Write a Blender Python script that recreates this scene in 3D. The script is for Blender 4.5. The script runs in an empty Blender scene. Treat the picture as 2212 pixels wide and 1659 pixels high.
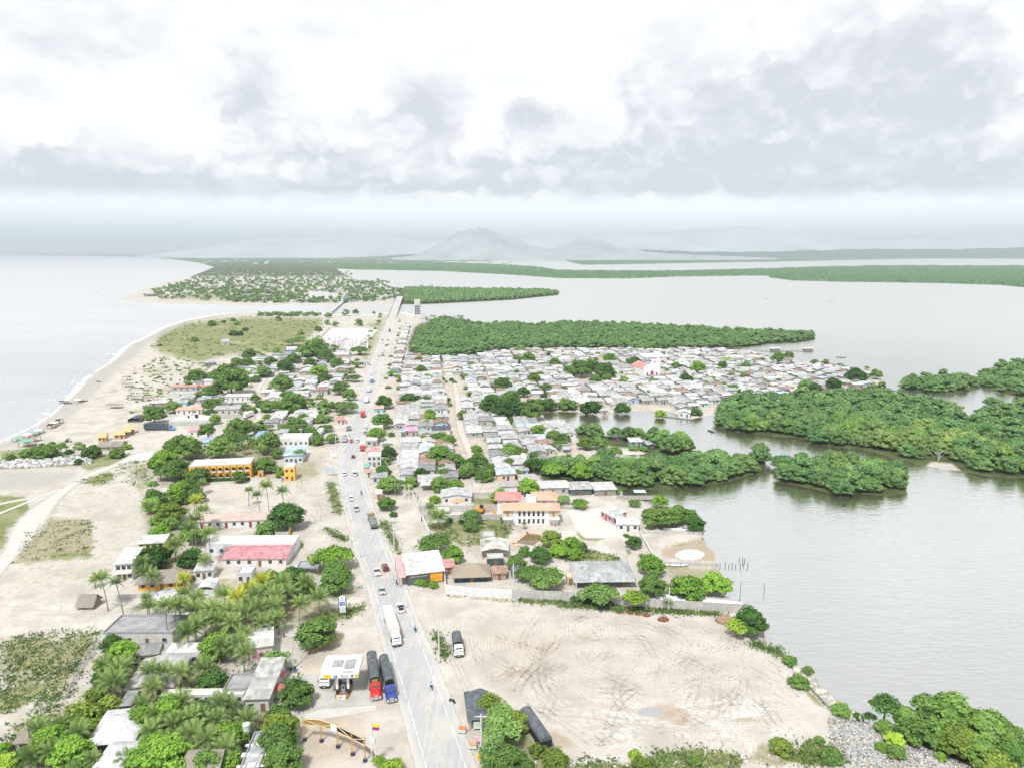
import bpy, bmesh, math, random
import numpy as np
from mathutils import Vector, Matrix
R = math.radians
scene = bpy.context.scene
COL = scene.collection
# ------------------------------------------------------------------ camera
F = 1536.0; CW = 2212.0; CX = 1106.0; CY = 829.5; HOR = 544.0; CAMH = 100.0
PITCH = math.atan((CY-HOR)/F)
cam_d = bpy.data.cameras.new("camera"); cam = bpy.data.objects.new("camera", cam_d); COL.objects.link(cam)
cam.location = (0, 0, CAMH); cam.rotation_euler = (math.pi/2-PITCH, 0, 0)
cam_d.sensor_width = 36; cam_d.lens = 36*F/CW; cam_d.clip_start = 1; cam_d.clip_end = 400000
scene.camera = cam
scene.view_settings.view_transform = 'Standard'; scene.view_settings.look = 'None'
scene.view_settings.gamma = 1; scene.view_settings.use_curve_mapping = False
scene.view_settings.exposure = 1.18
scene.cycles.volume_bounces = 0; scene.cycles.caustics_reflective = False; scene.cycles.caustics_refractive = False
scene.cycles.max_bounces = 6; scene.cycles.diffuse_bounces = 3; scene.cycles.transparent_max_bounces = 32
SP, CP = math.sin(PITCH), math.cos(PITCH)
def G(px, py, z=0.0):
    """a point of the level z seen where the photograph shows (px, py): world x, y"""
    a = (np.asarray(px, float)-CX)/F; b = (CY-np.asarray(py, float))/F
    dz = -SP+b*CP; t = (z-CAMH)/dz
    return a*t, (CP+b*SP)*t
def depth(py): return CAMH/(SP+(py-CY)/F*CP)
def mpp(py): return depth(py)/F                     # metres per unit
TC = (0, 552.7, 1105.4, 1659.4); TR = (0, 415.2, 829.7, 1244.2)
def T(r, c, x, y): return TC[c]+x/4.0, TR[r]+y/4.0
def GT(r, c, x, y, z=0.0):
    x_, y_ = G(*T(r, c, x, y), z); return float(x_), float(y_)
def toD(x, y, z=0.0):
    f = y*CP-(z-CAMH)*SP; u = y*SP+(z-CAMH)*CP
    return CX+F*x/f, CY-F*u/f
# ------------------------------------------------------------------ node helper
class NT:
    def __init__(s, nt): s.nt = nt; s.L = nt.links
    def n(s, t, **k):
        o = s.nt.nodes.new(t)
        for a, b in k.items(): setattr(o, a, b)
        return o
    def put(s, sock, v):
        if hasattr(v, 'is_output'): s.L.new(v, sock)
        elif isinstance(v, (tuple, list)):
            v = tuple(v)
            n = len(sock.default_value)
            sock.default_value = (v+(1,))[:n] if len(v) < n else v[:n]
        else: sock.default_value = v
    def m(s, op, a, b=None, c=None, clamp=False):
        o = s.n('ShaderNodeMath', operation=op, use_clamp=clamp); s.put(o.inputs[0], a)
        if b is not None: s.put(o.inputs[1], b)
        if c is not None: s.put(o.inputs[2], c)
        return o.outputs[0]
    def ss(s, x, a, b):
        o = s.n('ShaderNodeMapRange', interpolation_type='SMOOTHSTEP'); s.put(o.inputs[0], x)
        o.inputs[1].default_value = a; o.inputs[2].default_value = b; return o.outputs[0]
    def mix(s, f, a, b, mode='MIX'):
        o = s.n('ShaderNodeMix', data_type='RGBA', blend_type=mode); s.put(o.inputs[0], f); s.put(o.inputs[6], a); s.put(o.inputs[7], b)
        return o.outputs[2]
    def noise(s, vec, scale, detail=4, rough=0.55, dist=0.0):
        o = s.n('ShaderNodeTexNoise'); s.put(o.inputs['Vector'], vec); o.inputs['Scale'].default_value = scale
        o.inputs['Detail'].default_value = detail; o.inputs['Roughness'].default_value = rough; o.inputs['Distortion'].default_value = dist
        return o.outputs[0]
    def sep(s, v):
        o = s.n('ShaderNodeSeparateXYZ'); s.put(o.inputs[0], v); return o.outputs
    def comb(s, x, y, z):
        o = s.n('ShaderNodeCombineXYZ'); s.put(o.inputs[0], x); s.put(o.inputs[1], y); s.put(o.inputs[2], z); return o.outputs[0]
    def attr(s, name): return s.n('ShaderNodeAttribute', attribute_name=name).outputs
    def pos(s): return s.n('ShaderNodeNewGeometry').outputs[0]
# ------------------------------------------------------------------ sky
SUN_EL, SUN_AZ = 58.0, 200.0                        # behind the camera, high, veiled by cloud
world = bpy.data.worlds.new("World"); scene.world = world; world.use_nodes = True
w = NT(world.node_tree)
for n in list(world.node_tree.nodes): world.node_tree.nodes.remove(n)
SKYK = 0.54
gen = w.n('ShaderNodeTexCoord').outputs['Generated']
vx, vy, vz = w.sep(gen)
az = w.m('ARCTAN2', vx, vy); el = w.m('ARCSINE', vz)
uv = w.comb(az, el, 0.0)
nd = w.noise(uv, 9.0, 5, 0.6)
nd2 = w.noise(w.comb(w.m('ADD', az, 7.3), w.m('MULTIPLY', el, 1.5), 2.0), 20.0, 6, 0.6)
nb = w.noise(w.comb(az, w.m('MULTIPLY', el, 1.4), 5.0), 5.0, 7, 0.62)
wu = w.m('ADD', az, w.m('MULTIPLY', w.m('SUBTRACT', nd, 0.5), 0.11))
wv = w.m('ADD', el, w.m('MULTIPLY', w.m('SUBTRACT', nd2, 0.5), 0.06))
BL = [(1720,270,190,110,1.1),(1890,180,170,110,1.0),(1560,345,200,40,.8),(1880,335,150,34,.8),(1250,360,230,36,.9),(1160,240,60,55,.75),(900,225,75,70,.7),(1000,335,120,60,.5),
      (1365,235,60,55,.55),(530,212,75,34,.7),(400,40,170,70,.5),(120,110,120,60,.28),(60,370,130,60,.75),(560,340,120,60,.6),(740,350,80,55,.7),
      (200,398,200,20,.8),(480,405,120,16,.6),(860,405,260,16,.8),(2120,372,110,34,.8),(2060,215,80,70,.6),(1500,402,400,15,.8),(2160,420,130,14,.6)]
acc = None
for px, py, rx, ry, s_ in BL:
    a = (px-CX)/F; b = (CY-py)/F
    d = Vector((a, CP+b*SP, -SP+b*CP)).normalized()
    cu, cv = math.atan2(d.x, d.y), math.asin(d.z)
    du = w.m('MULTIPLY', w.m('SUBTRACT', wu, cu), F/rx*.92); dv = w.m('MULTIPLY', w.m('SUBTRACT', wv, cv), F/ry)
    # flat bases: the lower half of each cloud falls off faster
    r2 = w.m('ADD', w.m('MULTIPLY', du, du), w.m('MULTIPLY', dv, dv))
    g = w.m('MULTIPLY', w.m('EXPONENT', w.m('MULTIPLY', r2, -0.8)), s_)
    acc = g if acc is None else w.m('ADD', acc, g)
acc = w.m('ADD', acc, w.m('MULTIPLY', w.m('SUBTRACT', nb, 0.5), 1.5))
vor = w.n('ShaderNodeTexVoronoi', feature='SMOOTH_F1'); w.put(vor.inputs['Vector'], w.comb(wu, w.m('MULTIPLY', wv, 1.25), 3.0)); vor.inputs['Scale'].default_value = 15; vor.inputs['Smoothness'].default_value = .35
vor2 = w.n('ShaderNodeTexVoronoi', feature='SMOOTH_F1'); w.put(vor2.inputs['Vector'], w.comb(wu, w.m('MULTIPLY', wv, 1.25), 8.0)); vor2.inputs['Scale'].default_value = 38; vor2.inputs['Smoothness'].default_value = .3
puff = w.m('ADD', w.m('MULTIPLY', vor.outputs[0], .6), w.m('MULTIPLY', vor2.outputs[0], .4))
acc = w.m('ADD', acc, w.m('MULTIPLY', w.m('SUBTRACT', puff, 0.42), 1.15))
grey = w.ss(acc, 0.10, 1.38)
grey = w.m('MULTIPLY', grey, w.m('ADD', 0.72, w.m('MULTIPLY', w.ss(puff, .2, .6), 0.28)))
# sunlit tops and shaded undersides of the heaps: compare each heap with the sky just above it
def heap(sc, dv, k):
    a = w.noise(w.comb(wu, w.m('MULTIPLY', wv, 1.35), 6.0), sc, 5, .58); b2 = w.noise(w.comb(wu, w.m('MULTIPLY', w.m('ADD', wv, dv), 1.35), 6.0), sc, 5, .58)
    return w.m('MULTIPLY', w.m('SUBTRACT', b2, a), k)
band = w.m('MULTIPLY', w.ss(el, .30, .14), w.ss(el, .05, .09))
emb = w.m('MULTIPLY', w.m('ADD', heap(8.0, .024, 2.2), heap(20.0, .010, 1.5)), w.m('ADD', .25, w.m('MULTIPLY', band, .75)))
grey = w.m('ADD', grey, emb, clamp=True)
soft = w.ss(w.noise(w.comb(az, w.m('MULTIPLY', el, 2.2), 4.0), 6.5, 5, .55), .35, .7)
white = w.mix(soft, (1.09, 1.10, 1.12), (0.82, 0.84, 0.865)); dark = (0.575, 0.60, 0.63)
cloud = w.mix(w.m('MULTIPLY', grey, 0.95), white, dark)
# clear pale blue strip under the cloud base
lowb = w.ss(w.m('ADD', el, w.m('MULTIPLY', w.m('SUBTRACT', nd, 0.5), 0.012)), 0.080, 0.052)
sky = w.n('ShaderNodeTexSky', sky_type='NISHITA', sun_disc=False, sun_elevation=R(SUN_EL), sun_rotation=R(SUN_AZ), altitude=100, air_density=1.2, dust_density=2.0)
skyb = w.n('ShaderNodeVectorMath', operation='SCALE'); w.put(skyb.inputs[0], sky.outputs[0]); skyb.inputs[3].default_value = 0.1
leftb = w.ss(az, 0.25, -0.5)
strip = w.mix(w.m('MULTIPLY', w.ss(el, 0.055, 0.0), w.m('ADD', 0.35, w.m('MULTIPLY', leftb, 0.65))), (1.10, 1.15, 1.20), (0.70, 0.86, 0.99))
cloud = w.mix(w.m('MULTIPLY', lowb, 0.95), cloud, strip)
cloud = w.mix(w.m('MULTIPLY', w.ss(el, 0.31, 0.55), 0.85), cloud, (0.62, 0.635, 0.65))  # unseen upper sky greyed to darken its reflection in the near water
scaled = w.n('ShaderNodeVectorMath', operation='SCALE'); w.put(scaled.inputs[0], cloud); scaled.inputs[3].default_value = SKYK
final = w.mix(0.96, skyb.outputs[0], scaled.outputs[0])
bg = w.n('ShaderNodeBackground'); w.put(bg.inputs[0], final); bg.inputs[1].default_value = 1.0
w.L.new(bg.outputs[0], w.n('ShaderNodeOutputWorld').inputs[0])
# ------------------------------------------------------------------ sun behind thin cloud
sl = bpy.data.lights.new("sun", 'SUN'); sl.energy = 2.05; sl.angle = R(8); sl.color = (1, .98, .95)
sun = bpy.data.objects.new("sun", sl); COL.objects.link(sun)
sd = Vector((math.sin(R(SUN_AZ))*math.cos(R(SUN_EL)), math.cos(R(SUN_AZ))*math.cos(R(SUN_EL)), math.sin(R(SUN_EL))))
sun.rotation_euler = sd.to_track_quat('Z', 'Y').to_euler()
# ------------------------------------------------------------------ object helpers
def link(o, parent=None):
    COL.objects.link(o)
    if parent is not None: o.parent = parent
    return o
def tag(o, label=None, cat=None, group=None, kind=None):
    if label: o['label'] = label
    if cat: o['category'] = cat
    if group: o['group'] = group
    if kind: o['kind'] = kind
    return o
def thing(name, label, cat, loc=(0, 0, 0), rz=0.0, group=None):
    o = bpy.data.objects.new(name, None); o.empty_display_size = .5; o.location = loc; o.rotation_euler = (0, 0, rz)
    return tag(link(o), label, cat, group)
def part(name, me, parent, color=None, label=None):
    o = bpy.data.objects.new(name, me); link(o, parent)
    if color: o.color = (*color, 1)
    if label: o['label'] = label
    return o
def npmesh(name, V, faces, mats, tint=None, smooth=False, fmat=None):
    """V (n,3); faces list of int arrays (k,3)/(k,4); tint per-face float"""
    me = bpy.data.meshes.new(name); V = np.asarray(V, np.float32)
    me.vertices.add(len(V)); me.vertices.foreach_set('co', V.ravel())
    nl = sum(f.size for f in faces); npol = sum(len(f) for f in faces)
    me.loops.add(nl); me.polygons.add(npol)
    me.loops.foreach_set('vertex_index', np.concatenate([f.ravel() for f in faces]).astype(np.int32))
    st = []; o = 0
    for f in faces: st.append(o+np.arange(len(f))*f.shape[1]); o += f.size
    me.polygons.foreach_set('loop_start', np.concatenate(st).astype(np.int32))
    if fmat is not None: me.polygons.foreach_set('material_index', np.asarray(fmat, np.int32))
    if smooth: me.polygons.foreach_set('use_smooth', np.ones(npol, bool))
    for m_ in (mats if isinstance(mats, (list, tuple)) else [mats]): me.materials.append(m_)
    if tint is not None:
        tint = np.asarray(tint, np.float32)
        if tint.ndim == 1:
            at = me.attributes.new('tint', 'FLOAT', 'FACE'); at.data.foreach_set('value', tint)
        else:
            at = me.attributes.new('fcol', 'FLOAT_COLOR', 'FACE'); at.data.foreach_set('color', np.c_[tint, np.ones(len(tint))].astype(np.float32).ravel())
    me.update(calc_edges=True); return me
class MB:
    """collects boxes, tubes and polygons for ONE mesh"""
    def __init__(s): s.v = []; s.f = []; s.mi = []
    def add(s, vs, fs, mi=0):
        o = len(s.v); s.v += [tuple(p) for p in vs]
        for f in fs: s.f.append(tuple(i+o for i in f)); s.mi.append(mi)
        return s
    def box(s, x0, x1, y0, y1, z0, z1, mi=0):
        v = [(x, y, z) for z in (z0, z1) for y in (y0, y1) for x in (x0, x1)]
        return s.add(v, [(0, 2, 3, 1), (4, 5, 7, 6), (0, 1, 5, 4), (2, 6, 7, 3), (0, 4, 6, 2), (1, 3, 7, 5)], mi)
    def prism(s, poly, y0, y1, mi=0, axis='y'):
        """outline in the x,z plane swept along y (axis y), or in x,y swept along z (axis z), or y,z along x"""
        n = len(poly); v = []
        for t in (y0, y1):
            for a, b in poly: v.append((a, t, b) if axis == 'y' else ((a, b, t) if axis == 'z' else (t, a, b)))
        fs = [tuple(range(n-1, -1, -1)), tuple(range(n, 2*n))]+[(i, (i+1) % n, n+(i+1) % n, n+i) for i in range(n)]
        return s.add(v, fs, mi)
    def tube(s, pts, rad, n=6, mi=0, cap=True):
        rad = rad if hasattr(rad, '__len__') else [rad]*len(pts); P = [Vector(p) for p in pts]; o = []
        for i, p in enumerate(P):
            d = (P[min(i+1, len(P)-1)]-P[max(i-1, 0)]).normalized(); a = d.orthogonal().normalized(); b = d.cross(a)
            if i and a.dot(pa) < 0: pass
            pa = a
            o += [p+(a*math.cos(k*2*math.pi/n)+b*math.sin(k*2*math.pi/n))*rad[i] for k in range(n)]
        fs = [(i*n+k, i*n+(k+1) % n, (i+1)*n+(k+1) % n, (i+1)*n+k) for i in range(len(P)-1) for k in range(n)]
        if cap: fs += [tuple(range(n-1, -1, -1)), tuple((len(P)-1)*n+k for k in range(n))]
        return s.add(o, fs, mi)
    def cyl(s, x, y, z0, z1, r, n=12, mi=0, axis='z', r1=None):
        r1 = r if r1 is None else r1; v = []
        for t, rr in ((z0, r), (z1, r1)):
            for k in range(n):
                c, q = math.cos(k*2*math.pi/n)*rr, math.sin(k*2*math.pi/n)*rr
                v.append((x+c, y+q, t) if axis == 'z' else ((t, x+c, y+q) if axis == 'x' else (x+c, t, y+q)))
        return s.add(v, [tuple(range(n-1, -1, -1)), tuple(range(n, 2*n))]+[(i, (i+1) % n, n+(i+1) % n, n+i) for i in range(n)], mi)
    def loft(s, rings, mi=0, cap=True):
        n = len(rings[0]); v = [p for r_ in rings for p in r_]
        fs = [(i*n+k, i*n+(k+1) % n, (i+1)*n+(k+1) % n, (i+1)*n+k) for i in range(len(rings)-1) for k in range(n)]
        if cap: fs += [tuple(range(n-1, -1, -1)), tuple((len(rings)-1)*n+k for k in range(n))]
        return s.add(v, fs, mi)
    def mesh(s, name, mats, smooth=False):
        me = bpy.data.meshes.new(name); me.from_pydata(s.v, [], s.f)
        for m_ in (mats if isinstance(mats, (list, tuple)) else [mats]): me.materials.append(m_)
        me.polygons.foreach_set('material_index', s.mi)
        if smooth: me.polygons.foreach_set('use_smooth', [True]*len(s.f))
        bm = bmesh.new(); bm.from_mesh(me); bmesh.ops.recalc_face_normals(bm, faces=bm.faces); bm.to_mesh(me); bm.free()
        me.update(); return me
    def part(s, name, mats, parent=None, color=None, smooth=False, label=None):
        return part(name, s.mesh(name, mats, smooth), parent, color, label)
# ------------------------------------------------------------------ materials
_mats = {}
def mat(name, rgb=(.5, .5, .5), rough=.7, kind='plain', sc=1.0, var=.15, metal=0.0, rgb2=None, spec=.3):
    if name in _mats: return _mats[name]
    m_ = bpy.data.materials.new(name); m_.use_nodes = True; t = NT(m_.node_tree); nodes = m_.node_tree.nodes
    p = nodes['Principled BSDF']; p.inputs['Roughness'].default_value = rough; p.inputs['Metallic'].default_value = metal
    p.inputs['Specular IOR Level'].default_value = spec
    oc = t.n('ShaderNodeTexCoord').outputs['Object']; oi = t.n('ShaderNodeObjectInfo').outputs
    base = oi['Color'] if kind.startswith('o') else (t.attr('fcol')[0] if kind.startswith('@') else rgb)
    k = kind.lstrip('o@')
    n1 = t.noise(oc, sc, 5, .6)
    if k == 'roof':                                  # corrugated sheets laid in courses, each weathered on its own
        x, y, z = t.sep(oc); rot = t.comb(x, t.m('ADD', y, t.m('MULTIPLY', z, .3)), 0.0)
        br = t.n('ShaderNodeTexBrick'); t.put(br.inputs['Vector'], rot); br.inputs['Color1'].default_value = (.5, .5, .5, 1); br.inputs['Color2'].default_value = (1.0, 1.0, 1.0, 1)
        br.inputs['Mortar'].default_value = (.55, .55, .55, 1); br.inputs['Scale'].default_value = 1.0; br.inputs['Mortar Size'].default_value = .02
        br.inputs['Brick Width'].default_value = .95; br.inputs['Row Height'].default_value = 2.1; br.inputs['Bias'].default_value = -.1
        wv_ = t.n('ShaderNodeTexWave', wave_type='BANDS', bands_direction='X'); t.put(wv_.inputs['Vector'], oc); wv_.inputs['Scale'].default_value = 1.6
        c = t.mix(1.0, base, t.mix(var*2.2, (1, 1, 1), br.outputs[0]), 'MULTIPLY')
        c = t.mix(1.0, c, t.mix(t.ss(n1, .35, .75), (1.1, 1.1, 1.1), (.72, .71, .70)), 'MULTIPLY')
        bp = t.n('ShaderNodeBump'); bp.inputs['Strength'].default_value = .5; bp.inputs['Distance'].default_value = .06; t.put(bp.inputs['Height'], wv_.outputs[1]); t.put(p.inputs['Normal'], bp.outputs[0])
    elif k == 'tile':
        wv_ = t.n('ShaderNodeTexWave', wave_type='BANDS', bands_direction='X'); t.put(wv_.inputs['Vector'], oc); wv_.inputs['Scale'].default_value = 1.2
        c = t.mix(t.ss(n1, .3, .7), base, rgb2 or tuple(q*.7 for q in rgb))
        c = t.mix(t.m('MULTIPLY', wv_.outputs[1], .25), c, tuple(q*.5 for q in rgb))
    elif k == 'thatch':
        x, y, z = t.sep(oc); st = t.noise(t.comb(t.m('MULTIPLY', x, 9), t.m('MULTIPLY', y, 9), t.m('MULTIPLY', z, 1.5)), 1.0, 4, .7)
        c = t.mix(t.ss(st, .3, .7), tuple(q*.6 for q in rgb), tuple(min(1, q*1.3) for q in rgb)); c = t.mix(t.m('MULTIPLY', t.ss(n1, .45, .7), .6), c, rgb2 or (.35, .26, .15))
        bp = t.n('ShaderNodeBump'); bp.inputs['Strength'].default_value = .8; bp.inputs['Distance'].default_value = .1; t.put(bp.inputs['Height'], st); t.put(p.inputs['Normal'], bp.outputs[0])
    else:
        lo = t.mix(1.0, base, (1-var,)*3, 'MULTIPLY'); hi = t.mix(1.0, base, (1+var,)*3, 'MULTIPLY')
        c = t.mix(t.ss(n1, .3, .7), lo, hi)
        if k == 'wall':                              # streaks and damp along the foot
            x, y, z = t.sep(oc); stn = t.noise(t.comb(t.m('MULTIPLY', x, 2.5), t.m('MULTIPLY', y, 2.5), t.m('MULTIPLY', z, .35)), 1.0, 4, .6)
            c = t.mix(t.m('MULTIPLY', t.ss(stn, .5, .75), .5), c, rgb2 or (.20, .19, .17))
    t.put(p.inputs['Base Color'], c)
    _mats[name] = m_; return m_
def leafmat(name, dk, lt, trans=.25, patch=None):
    m_ = bpy.data.materials.new(name); m_.use_nodes = True; t = NT(m_.node_tree); nodes = m_.node_tree.nodes
    nodes.remove(nodes['Principled BSDF'])
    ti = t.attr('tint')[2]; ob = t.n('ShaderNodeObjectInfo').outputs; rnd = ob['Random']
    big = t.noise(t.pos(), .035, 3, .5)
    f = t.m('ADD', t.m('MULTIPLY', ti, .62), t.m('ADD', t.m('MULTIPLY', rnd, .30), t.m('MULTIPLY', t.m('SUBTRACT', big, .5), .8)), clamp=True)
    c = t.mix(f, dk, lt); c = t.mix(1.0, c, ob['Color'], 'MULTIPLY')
    d = t.n('ShaderNodeBsdfDiffuse'); t.put(d.inputs[0], c); tr = t.n('ShaderNodeBsdfTranslucent'); t.put(tr.inputs[0], c)
    mx = t.n('ShaderNodeMixShader'); mx.inputs[0].default_value = trans; t.L.new(d.outputs[0], mx.inputs[1]); t.L.new(tr.outputs[0], mx.inputs[2])
    t.L.new(mx.outputs[0], nodes['Material Output'].inputs[0]); return m_
# ------------------------------------------------------------------ outlines (read off the photograph, turned into ground points)
def P(s): return np.array([[float(a) for a in q.split(',')] for q in s.split()])
SPIT = P("-1600,1330 -600,1075 -150,992 0,957 25,948 50,934 82,918 112,896 135,873 160,851 180,830 212,802 250,775 287,743 322,726 360,707 400,693 462,682 512,676 553,675 603,678 678,675 715,680 790,681 840,677 865,675 890,682 928,679 953,684 1000,697 1053,702 1105,700 1167,705 1242,698 1305,700 1380,703 1455,708 1530,711 1605,716 1659,717 1722,718 1757,724 1762,733 1709,741 1659,743 1628,746 1583,757 1640,764 1691,771 1742,783 1771,791 1834,792 1871,799 1904,813 1906,838 1945,860 2000,870 2040,874 2059,886 2084,903 2109,892 2134,878 2174,884 2212,871 2420,860 2420,1040 2212,1029 2171,1031 2134,1026 2084,1016 2034,1009 1996,1003 1941,991 1884,973 1796,961 1759,956 1746,946 1659,939 1567,928 1547,916 1545,891 1530,896 1492,903 1442,886 1412,885 1367,886 1317,891 1245,888 1172,886 1175,901 1187,911 1217,916 1255,925 1290,937 1360,944 1420,957 1488,962 1497,972 1488,979 1405,978 1345,980 1345,1003 1405,1007 1470,1003 1530,996 1600,988 1652,992 1655,1003 1642,1016 1605,1028 1542,1046 1470,1049 1442,1057 1380,1054 1345,1054 1345,1074 1395,1079 1380,1083 1400,1087 1475,1093 1505,1111 1525,1143 1515,1158 1535,1183 1550,1193 1551,1223 1567,1245 1575,1267 1566,1282 1603,1300 1645,1330 1652,1369 1659,1385 1686,1405 1721,1430 1746,1465 1759,1490 1791,1517 1834,1542 1864,1550 1909,1572 1984,1610 2084,1640 2212,1680 2500,1780 2500,2300 -1600,2300")
ISLAND = P("1675,1012 1690,1003 1740,1000 1840,1002 1930,1012 1963,1027 1956,1064 1896,1068 1854,1063 1821,1071 1759,1053 1709,1043 1681,1033")
GONE = P("1948,838 1955,824 2000,818 2080,818 2110,826 2110,840 2062,850 2000,848")
GTWO = P("2109,815 2159,791 2212,787 2400,780 2600,800 2600,860 2420,862 2212,857 2159,846 2122,834")
NORTH = P("270,650 258,648 272,641 300,628 350,613 400,601 437,588 462,577 452,575 437,569 370,560.5 300,555.5 200,553.3 42,551.3 20,549 -800,548.2 -4000,546.5 -4000,544.6 6000,544.6 6000,546.5 3200,552 2600,560 2600,640 2212,621 2159,616 2034,612 1909,610 1809,609 1709,606 1662,600 1659,596 1605,596 1455,598 1355,602 1205,601 1106,594 1028,590 953,586 853,584 778,583 728,581 748,597 763,603 790,606 830,607 863,611.5 840,614 822,616 870,622 978,625 1105,626 1180,628 1209,632 1205,638 1155,643 1106,648 1028,652 928,657 865,658 848,658 753,662 653,660 553,661 425,658 362,656 312,655")
LAG2 = P("905,565.5 1105,563.6 1215,560.3 1225,565 1257,572.3 1355,571.2 1555,567.4 1658,566 1859,561.5 2016,558.5 2212,558.3 2600,558 2600,576 2212,575 2139,576 1909,575 1784,578 1658,582 1480,587 1340,587 1205,586 1170,579 1105,574")
LAG3 = P("1405,558.5 1470,557 1545,559 1510,562.4 1440,562")
POND = P("648,636 672,632.5 705,634 735,642 728,648 690,647 668,647")
PUDDLE = P("1378,1536 1384,1526 1402,1521 1425,1524 1441,1531 1428,1536 1424,1542 1408,1540 1390,1541")
def sdist(Q, X, Y):
    """signed distance to polygon Q, positive inside"""
    d = np.full(X.shape, 1e18); ins = np.zeros(X.shape, bool); n = len(Q)
    for i in range(n):
        x0, y0 = Q[i]; x1, y1 = Q[(i+1) % n]; ex, ey = x1-x0, y1-y0
        wx, wy = X-x0, Y-y0
        t = np.clip((wx*ex+wy*ey)/(ex*ex+ey*ey+1e-12), 0, 1)
        d = np.minimum(d, (wx-ex*t)**2+(wy-ey*t)**2)
        if y0 != y1:
            c = (y0 <= Y) != (y1 <= Y)
            ins ^= c & (X < (Y-y0)/(y1-y0)*ex+x0)
    return np.where(ins, 1, -1)*np.sqrt(d)
def toW(Q): return np.stack(G(Q[:, 0], Q[:, 1]), 1)
def sdbox(Q, X, Y, pad):
    """signed distance evaluated only near Q"""
    o = np.full(X.shape, -1e6); m_ = (X > Q[:, 0].min()-pad) & (X < Q[:, 0].max()+pad) & (Y > Q[:, 1].min()-pad) & (Y < Q[:, 1].max()+pad)
    if m_.any(): o[m_] = sdist(Q, X[m_], Y[m_])
    return o
rng = np.random.default_rng(7)
# ------------------------------------------------------------------ terrain sheet
ys = np.concatenate([np.array([544.25, 544.5, 545]), np.arange(545.5, 620, .5), np.arange(620, 700, 1.0), np.arange(700, 1700, 2.0), np.arange(1700, 3000, 40)])
xs = np.concatenate([np.arange(-2600, -300, 50), np.arange(-300, 2500, 5.0), np.arange(2500, 4800, 50)])
PX, PY = np.meshgrid(xs, ys); WX, WY = G(PX, PY)
W1 = toW(SPIT); sd = sdist(W1, WX, WY)
sdN = sdist(toW(NORTH), WX, WY)
for q in (LAG2, LAG3, POND): sdN = np.minimum(sdN, -sdist(toW(q), WX, WY))
sd_sea = sd.copy()
sd = np.maximum(sd, np.maximum(sdN, np.maximum(sdist(toW(ISLAND), WX, WY), np.maximum(sdist(toW(GTWO), WX, WY), sdist(toW(GONE), WX, WY)))))
sd = np.minimum(sd, -sdbox(toW(PUDDLE), WX, WY, 50)+0)
lim = 1.2+np.hypot(WX, WY)/400.0
WATER = -0.55
Z = np.clip(sd*.22, -lim, .55)+WATER
# paint: weights of what covers the ground
grass = np.zeros_like(Z); dry = np.zeros_like(Z); grey = np.zeros_like(Z); brown = np.zeros_like(Z); pale = np.zeros_like(Z); forest = np.zeros_like(Z); tyre = np.zeros_like(Z); dirt = np.zeros_like(Z)
def paint(A, s, v=1.0, soft=8.0):
    Q = P(s); soft *= 1.9; k = sdbox(Q, PX, PY, soft*2+4)
    np.copyto(A, np.maximum(A, v*np.clip(.5+k/(2*soft), 0, 1)))
# meadows and verges
paint(grass, "325,748 345,722 372,708 400,698 470,687 553,682 640,684 700,688 695,705 665,735 690,752 700,765 640,778 560,762 480,772 430,790 385,775 360,762", .85, 8)
paint(dry, "330,745 380,715 470,700 640,690 690,700 640,755 470,765 400,770", .55, 20)
paint(dry, "325,750 350,735 395,745 385,775 345,765", .9, 8)
paint(grass, "350,800 420,790 480,795 470,812 390,815", .6, 10); paint(grass, "270,820 290,790 300,800 285,830", .6, 8); paint(grass, "330,840 400,828 420,840 350,852", .7, 8)
paint(grass, "265,888 300,884 345,888 340,893 280,893", .75, 5); paint(grass, "232,846 250,840 255,845 240,850", .8, 4); paint(dry, "310,800 350,790 370,805 330,815", .7, 10)
paint(grass, "0,1380 60,1374 110,1366 215,1360 208,1395 190,1430 165,1482 145,1508 100,1500 60,1515 0,1550", .5, 10)
paint(dry, "0,1380 110,1375 205,1370 190,1420 150,1480 80,1470 0,1460", .85, 14)
paint(grass, "0,1500 60,1470 120,1475 60,1520 0,1545", .95, 8)
paint(grass, "-300,1070 0,1069 55,1071 66,1100 52,1138 22,1180 -300,1260", .95, 4); paint(dry, "0,1075 60,1080 45,1100 0,1105", .5, 8)
paint(dry, "70,1135 110,1118 195,1120 200,1170 195,1205 120,1212 30,1216 45,1180", .95, 6); paint(brown, "150,1120 195,1120 195,1160 165,1160", .5, 6)
paint(grass, "100,1190 195,1185 198,1205 110,1211", .7, 6)
paint(grass, "170,1044 200,1030 235,1017 250,1020 246,1038 205,1050", .8, 5); paint(dry, "180,1035 246,1018 246,1040", .8, 6)
paint(grass, "0,975 60,968 150,980 270,980 290,983 270,1000 200,1005 120,1010 0,1013", .9, 5)
paint(grass, "165,1003 260,993 290,985 300,990 240,1008 190,1018", .85, 5); paint(brown, "205,1002 250,995 240,1010 200,1015", .6, 5)
paint(grass, "250,1000 330,985 340,1010 330,1060 300,1065 260,1020", .6, 14)
paint(dry, "130,1060 190,1050 260,1060 250,1090 180,1090", .45, 14); paint(dry, "60,1220 200,1215 250,1225 230,1260 100,1255", .55, 12)
paint(grass, "140,1210 250,1212 255,1240 150,1245", .45, 12); paint(dry, "0,1230 60,1180 100,1120 170,1045 330,1000 330,1130 310,1200 200,1260 190,1370 0,1376", .34, 25); paint(brown, "60,1250 250,1240 230,1340 40,1370", .22, 25); paint(dry, "300,850 420,830 400,960 260,970 240,930", .3, 18); paint(dry, "0,1255 120,1240 130,1270 0,1300", .4, 20)
paint(grass, "690,1325 760,1308 790,1306 785,1318 750,1335 720,1345 690,1340", .95, 4)
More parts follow.
